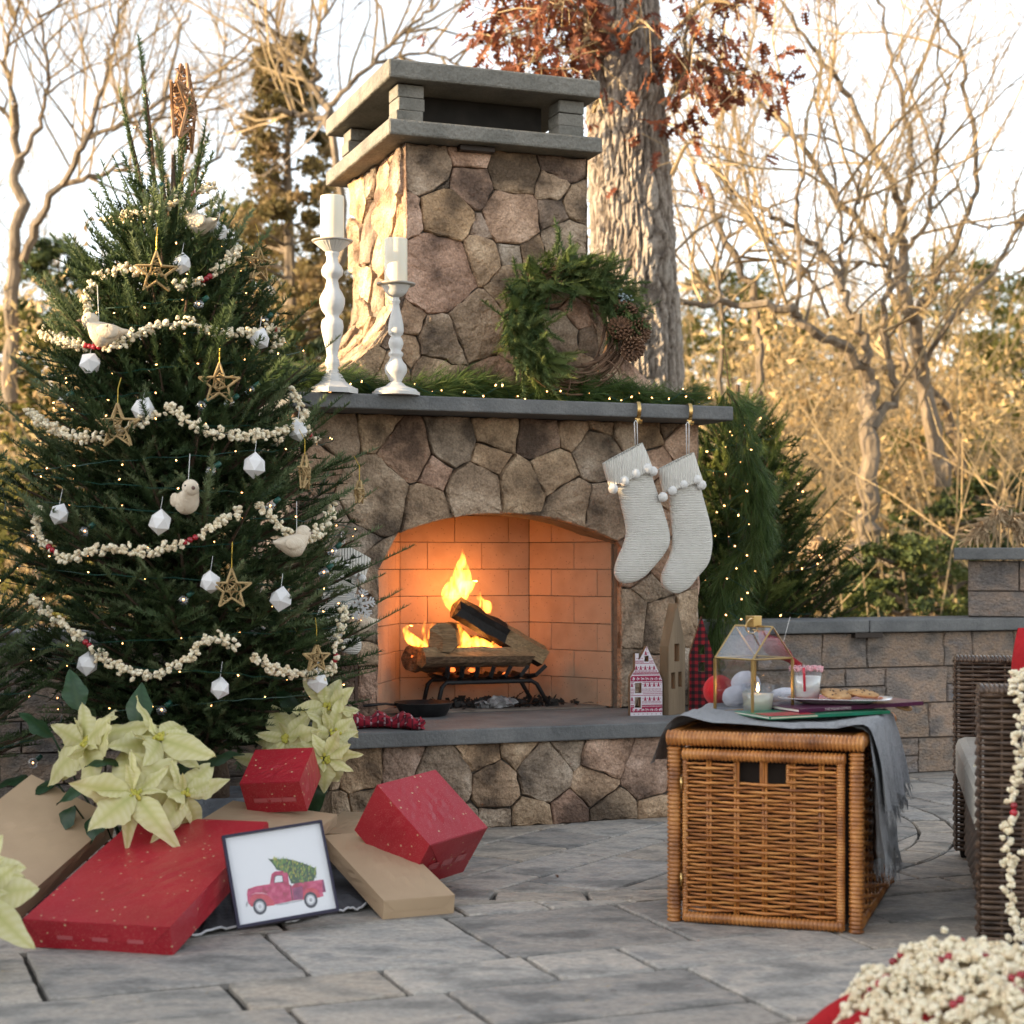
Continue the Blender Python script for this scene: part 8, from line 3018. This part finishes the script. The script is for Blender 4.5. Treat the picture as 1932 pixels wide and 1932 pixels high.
# ================================================================ wicker loveseat at the right
m_dw = mat('dark_wicker', [(0.035, 0.02, 0.013), (0.075, 0.043, 0.026), (0.13, 0.08, 0.05)], 14, 0.38, rand=0.25, coat=0.1)
m_dwin = mat('wicker_backing', (0.012, 0.008, 0.006), rough=0.9)
m_cush = mat('linen_cushion', [(0.36, 0.33, 0.28), (0.43, 0.40, 0.35)], 60, 0.95, 0.002, 200)
SA = math.atan2(-0.21, 0.977)                          # local x: from the front edge to the back; local y: along the seat, away from the lens
SO = Vector((1.195, 4.36, 0))
sf_ = thing('wicker_loveseat', 'dark brown wicker loveseat with linen cushion cut off by the right edge', 'loveseat', SO, SA)
SL, SDp, AH, AWd = 1.52, 0.78, 0.665, 0.13


def weave_panel(o, ex, ez, nu, L_, H_, nrm, name, dz=0.0135, parent=sf_, st=0.052, cap=300):
    """horizontal strands over uprights on one face: o origin, ex along, ez up, nrm outward"""
    o, ex, ez, nrm = (np.array(q, dtype=float) for q in (o, ex, ez, nrm))
    n_ = int(H_ / dz)
    me = []
    for ph in (0, 1):
        mb = MB()
        pts, rad = [], []
        m_ = int(L_ / (st / 4))
        for i in range(m_ + 1):
            u_ = L_ * i / m_
            w_ = math.sin(u_ * math.pi / st + ph * math.pi)
            pts.append(o + ex * u_ + nrm * (0.0045 * w_ + 0.001))
            rad.append(0.0062 * (0.9 + 0.12 * abs(w_)))
        mb.tube(pts, rad, 6, squash=(0.55, 1) if abs(ex[2]) < 0.5 else None)
        me.append(mb.mesh('strand', m_dw, True))
    for k in range(n_):
        q = bpy.data.objects.new('strand', me[k % 2])
        COL.objects.link(q)
        q.parent = parent
        q.location = tuple(ez * (dz * (k + 0.5)))
    for u_ in np.arange(0, L_ + 0.001, st):
        MB().tube([o + ex * u_, o + ex * u_ + ez * H_], 0.0038, 5).build('upright', m_dw, parent)


def arm(y0, hi):
    h0, h1 = AH, AH + 0.05
    core = MB().box((SDp / 2 + 0.005, y0 + AWd / 2, h0 / 2 - 0.004), (SDp - 0.02, AWd - 0.02, h0 - 0.02)).build('arm_core', m_dwin, sf_)
    weave_panel((0, y0, 0.03), (0, 1, 0), (0, 0, 1), 0, AWd, h0 - 0.03, (-1, 0, 0), 'f', parent=core)
    weave_panel((0, y0, 0.03), (1, 0, 0), (0, 0, 1), 0, SDp, h0 - 0.03, (0, -1, 0), 's', parent=core)
    if hi:
        weave_panel((0, y0 + AWd, 0.03), (1, 0, 0), (0, 0, 1), 0, SDp, h0 - 0.03, (0, 1, 0), 's')
    # top: strands laid across
    t_ = MB().box((SDp / 2, y0 + AWd / 2, h0 + 0.002), (SDp + 0.01, AWd + 0.012, 0.016))
    t_.build('arm_top', m_dw, sf_, bevel=0.006)
    for k in range(int(SDp / 0.0125)):
        q = MB() if k == 0 else None
        if k == 0:
            arm.me = MB().tube([(0, y0 - 0.006, h0 - 0.004), (0, y0 - 0.002, h0 + 0.009), (0, y0 + AWd / 2, h0 + 0.013), (0, y0 + AWd + 0.002, h0 + 0.009), (0, y0 + AWd + 0.006, h0 - 0.004)], 0.0056, 6).mesh('strand', m_dw, True)
        o = bpy.data.objects.new('strand', arm.me)
        COL.objects.link(o)
        o.parent = core
        o.location = (0.0125 * k + 0.004, 0, 0)


arm(0.0, False)
arm(SL - AWd, False)
MB().box((SDp / 2 + 0.02, SL / 2, 0.15), (SDp - 0.06, SL - 2 * AWd, 0.22)).build('seat_base', m_dwin, sf_)
weave_panel((0.03, AWd, 0.03), (0, 1, 0), (0, 0, 1), 0, SL - 2 * AWd, 0.23, (-1, 0, 0), 'b')
MB().box((SDp - 0.05, SL / 2, 0.45), (0.10, SL - 0.02, 0.72)).build('back_core', m_dwin, sf_)
weave_panel((SDp - 0.10, AWd, 0.28), (0, 1, 0), (0, 0, 1), 0, SL - 2 * AWd, 0.54, (-1, 0, 0), 'k')
for k in range(2):
    cw = (SL - 2 * AWd) / 2
    MB().box((0.335, AWd + cw * (k + 0.5), 0.34), (0.68, cw - 0.01, 0.15)).build('seat_cushion', m_cush, sf_, bevel=0.03)
    MB().box((0.60, AWd + cw * (k + 0.5), 0.56), (0.12, cw - 0.02, 0.32), Matrix.Rotation(R(8), 3, 'Y')).build('back_cushion', m_cush, sf_, bevel=0.03)
# red pillow
m_rcl = mat('red_cloth', [(0.28, 0.004, 0.008), (0.38, 0.007, 0.012)], 14, 0.9, 0.012, 22)
ca, sa = math.cos(SA), math.sin(SA)
S2W = lambda x, y, z: Vector((SO.x + x * ca - y * sa, SO.y + x * sa + y * ca, z))
rp_ = thing('red_pillow', 'bright red pillow against the far arm of the loveseat', 'pillow', at(2025, 1300, 5.35), SA)
G = []
for i in range(13):
    f_ = i / 12 * 2 - 1
    G.append([((math.copysign(abs(math.cos(k * math.pi / 12)) ** 0.5, math.cos(k * math.pi / 12))) * 0.19 * (1 - 0.12 * f_ * f_), f_ * 0.0 + 0.075 * (1 - f_ ** 4) * math.sin(k * math.pi / 12), f_ * 0.19) for k in range(24)])
MB().grid(np.array(G), closed=True).build('pillow', m_rcl, rp_, smooth=True)

# popcorn strings over the near arm and down its front
gp = np.random.default_rng(66)
hang = [at(1932, 1268, 4.5), at(1921, 1282, 4.40), at(1922, 1310, 4.29), at(1930, 1370, 4.27), at(1924, 1440, 4.26), at(1914, 1500, 4.25), at(1912, 1540, 4.24), at(1902, 1575, 4.23), at(1904, 1615, 4.22), at(1908, 1680, 4.2), at(1920, 1740, 4.15), at(1935, 1800, 4.05), at(1940, 1850, 3.9)]
garland('long popcorn string hanging down the near arm of the loveseat', None, [(0.46, 0.505)], gp, 0.0145, hang, 0.0105, 0.0165)
garland('short popcorn end with red berries showing between the loveseat arms', None, [(0.5, 0.95)], gp, 0.014, [at(1838, 1446, 4.9), at(1843, 1462, 4.9), at(1848, 1480, 4.92)], 0.008, 0.016)

# ================================================================ popcorn heap on red cloth, nearest the lens
PC = Vector((0.985, 3.55, 0))
cl = thing('red_cloth', 'red cloth bunched under the popcorn heap in the right foreground', 'cloth', PC)
G = []
rg_ = np.random.default_rng(88)
for i in range(22):
    f_ = i / 21
    row = []
    for k in range(150):
        an = 2 * math.pi * k / 150
        rad = (0.32 + 0.07 * max(0.0, -math.cos(an - 0.25)) ** 2) * f_ * (1 + 0.06 * math.sin(an * 5 + 1) + 0.04 * math.sin(an * 11))
        z = 0.02 + 0.075 * (1 - f_ ** 3) + 0.034 * f_ * math.sin(an * 11 + f_ * 3) + 0.024 * f_ * math.sin(an * 23 + f_ * 5)
        row.append((rad * math.cos(an), rad * 0.8 * math.sin(an), max(0.002, z * (1 - f_ ** 8 * 0.8))))
    G.append(row)
MB().grid(np.array(G), closed=True).build('cloth', m_rcl, cl, smooth=True)
hp_ = thing('popcorn_heap', 'heap of strung popcorn and cranberries in the right foreground', 'popcorn', PC, 0)


def heap_z(x, y):
    r2 = (x / 0.31) ** 2 + (y / 0.27) ** 2
    return 0.175 * max(0.0, 1 - r2) ** 0.5 + 0.022 * math.sin(x * 24 + 5 * math.sin(y * 9)) * math.cos(y * 31 + 3 * math.sin(x * 13))


surf = []
for i in range(2300):
    an, rr = rg_.uniform(0, 6.283), math.sqrt(rg_.random())
    x, y = 0.31 * rr * math.cos(an), 0.27 * rr * math.sin(an)
    z = max(0.02, heap_z(x, y)) + abs(rg_.normal(0, 0.009)) - 0.004
    p_ = PC + Vector((x, y, z))
    score = -y * 0.6 + z * 0.5 if p_.x / p_.y * FPX + CX < 1960 else -9
    surf.append((score, x, y, z))
surf.sort(reverse=True)
rest = MB()
nb = 0
for i, (sc_, x, y, z) in enumerate(surf):
    s = rg_.uniform(0.0125, 0.0185)
    if i < 290:
        piece(POPME[rg_.integers(5)], 'popcorn_piece', hp_, (x, y, z), s, rg_)
    else:
        k = rg_.integers(5)
        M3 = np.array(Euler(rg_.uniform(0, 6.28, 3)).to_matrix()) * s
        rest.add(POP[k][0] @ M3.T + np.array((x, y, z)), POP[k][1], POP[k][2])
struct(rest.build('popcorn', m_pop, hp_, smooth=True), 'stuff')
inn = MB()
IG = [[(0.285 * f_ * math.cos(k * math.pi / 18), 0.245 * f_ * math.sin(k * math.pi / 18), max(0.012, heap_z(0.285 * f_ * math.cos(k * math.pi / 18), 0.245 * f_ * math.sin(k * math.pi / 18)) - 0.022)) for k in range(36)] for f_ in np.linspace(0.02, 1, 12)]
inn.grid(np.array(IG), closed=True).build('popcorn_core', mat('popcorn_core', [(0.45, 0.32, 0.17), (0.6, 0.48, 0.3)], 60, 0.9, 0.01, 60), hp_)
for x, y, n_ in ((-0.245, -0.03, 3), (-0.17, 0.10, 2), (-0.10, -0.03, 2), (-0.02, -0.02, 2), (0.06, 0.16, 4), (0.13, 0.04, 4), (0.0, -0.18, 2), (-0.12, -0.2, 2), (0.02, -0.11, 3), (0.18, -0.12, 3), (-0.03, 0.14, 2)):
    for k in range(n_):
        xx, yy = x + 0.016 * k, y + rg_.normal(0, 0.006)
        piece(BERRY, 'cranberry', hp_, (xx, yy, max(0.02, heap_z(xx, yy)) + 0.014), rg_.uniform(0.0085, 0.0105), rg_)

# ---------------------------------------------------------------- dried grass plumes by the pillar
m_plume = mat('dry_plume', [(0.42, 0.30, 0.18), (0.56, 0.43, 0.28)], attr='rnd', rough=0.9, transl=0.3)
for bx, Yp, lab, cols in ((1890, 9.4, 'dried ornamental grass plumes above the pillar cap', [(1862, 1000, -1), (1885, 962, 0), (1878, 985, -1), (1915, 1000, 1), (1905, 975, 1), (1925, 990, 1)]), (1565, 10.2, 'pale grass plumes behind the right fir', [(1560, 1020, -1), (1575, 1030, 1), (1550, 1045, -1)])):
    b = at(bx, HZ, Yp)
    t = thing('grass_plume', lab, 'grass', (b.x, Yp, 0))
    o_ = np.array(tuple(t.location))
    stt, plm = MB(), MB()
    for x, y, d in cols:
        tip = np.array(tuple(at(x, y, Yp))) - o_
        S = spline([np.zeros(3), tip * 0.6 + (0, 0, 0.1), tip * 0.9 + (0, 0, 0.06), tip + (d * 0.03, 0, 0.0), tip + (d * 0.09, 0, -0.07)], 30)
        stt.tube(S[:24], 0.004, 4, cap=False)
        for i in range(15, 29):
            for q in range(7):
                e = S[i] + rg_.normal(0, 0.03, 3) + np.array((d * 0.035, 0, -0.02))
                plm.tube([S[i], (S[i] + e) / 2 + (0, 0, 0.012), e], [0.004, 0.006, 0.003], 3, cap=False, a=rg_.random())
    stt.build('stem', m_plume, t)
    plm.build('plume', m_plume, t)

# ---------------------------------------------------------------- bits blown about the paving
dg_ = np.random.default_rng(123)
lit = MB()
k = 260
P = np.stack([dg_.uniform(-1.4, 1.6, k), dg_.uniform(3.6, 6.2, k), np.full(k, 0.0042)], -1)
D_ = np.stack([dg_.normal(size=k), dg_.normal(size=k), np.zeros(k)], -1)
T = dir_frames(D_, dg_, up=np.broadcast_to((0.0, 0.0, 1.0), D_.shape)) * dg_.uniform(0.4, 1.3, k)[:, None, None]
lit.inst(np.array([(0, -0.0009, 0), (0.02, 0, 0.002), (0, 0.0009, 0.0006)]), np.array([(0, 1, 2)]), T, P, dg_.random(k))
tag(lit.build('needle_litter', m_brown_leaf), 'scattered dry needles and crumbs on the paving', 'litter', kind='stuff')
for i, (x, y, lab) in enumerate(((1165, 1870, 'small dry leaf crumb on the paving in front of the basket'), (1310, 1860, 'orange leaf crumb on a paving joint in front of the basket'), (560, 1830, 'dark leaf crumb on the paving below the truck picture'), (1050, 1650, 'curled leaf on the paving beside the red cube'))):
    q = gnd(x, y, 0.006)
    lm = MB()
    lm.inst(LV * (0.03 if i == 3 else 0.02), LF, dir_frames(dg_.normal(size=(1, 3)) * (1, 1, 0.1), dg_, up=np.array([[0.1, 0.2, 1.0]])), np.zeros((1, 3)), [0.8])
    tag(lm.build('leaf', MATS['dead_leaf'] if i != 1 else MATS['rust_leaf'], None, loc=q), lab, 'leaf', 'leaf crumbs on the paving')
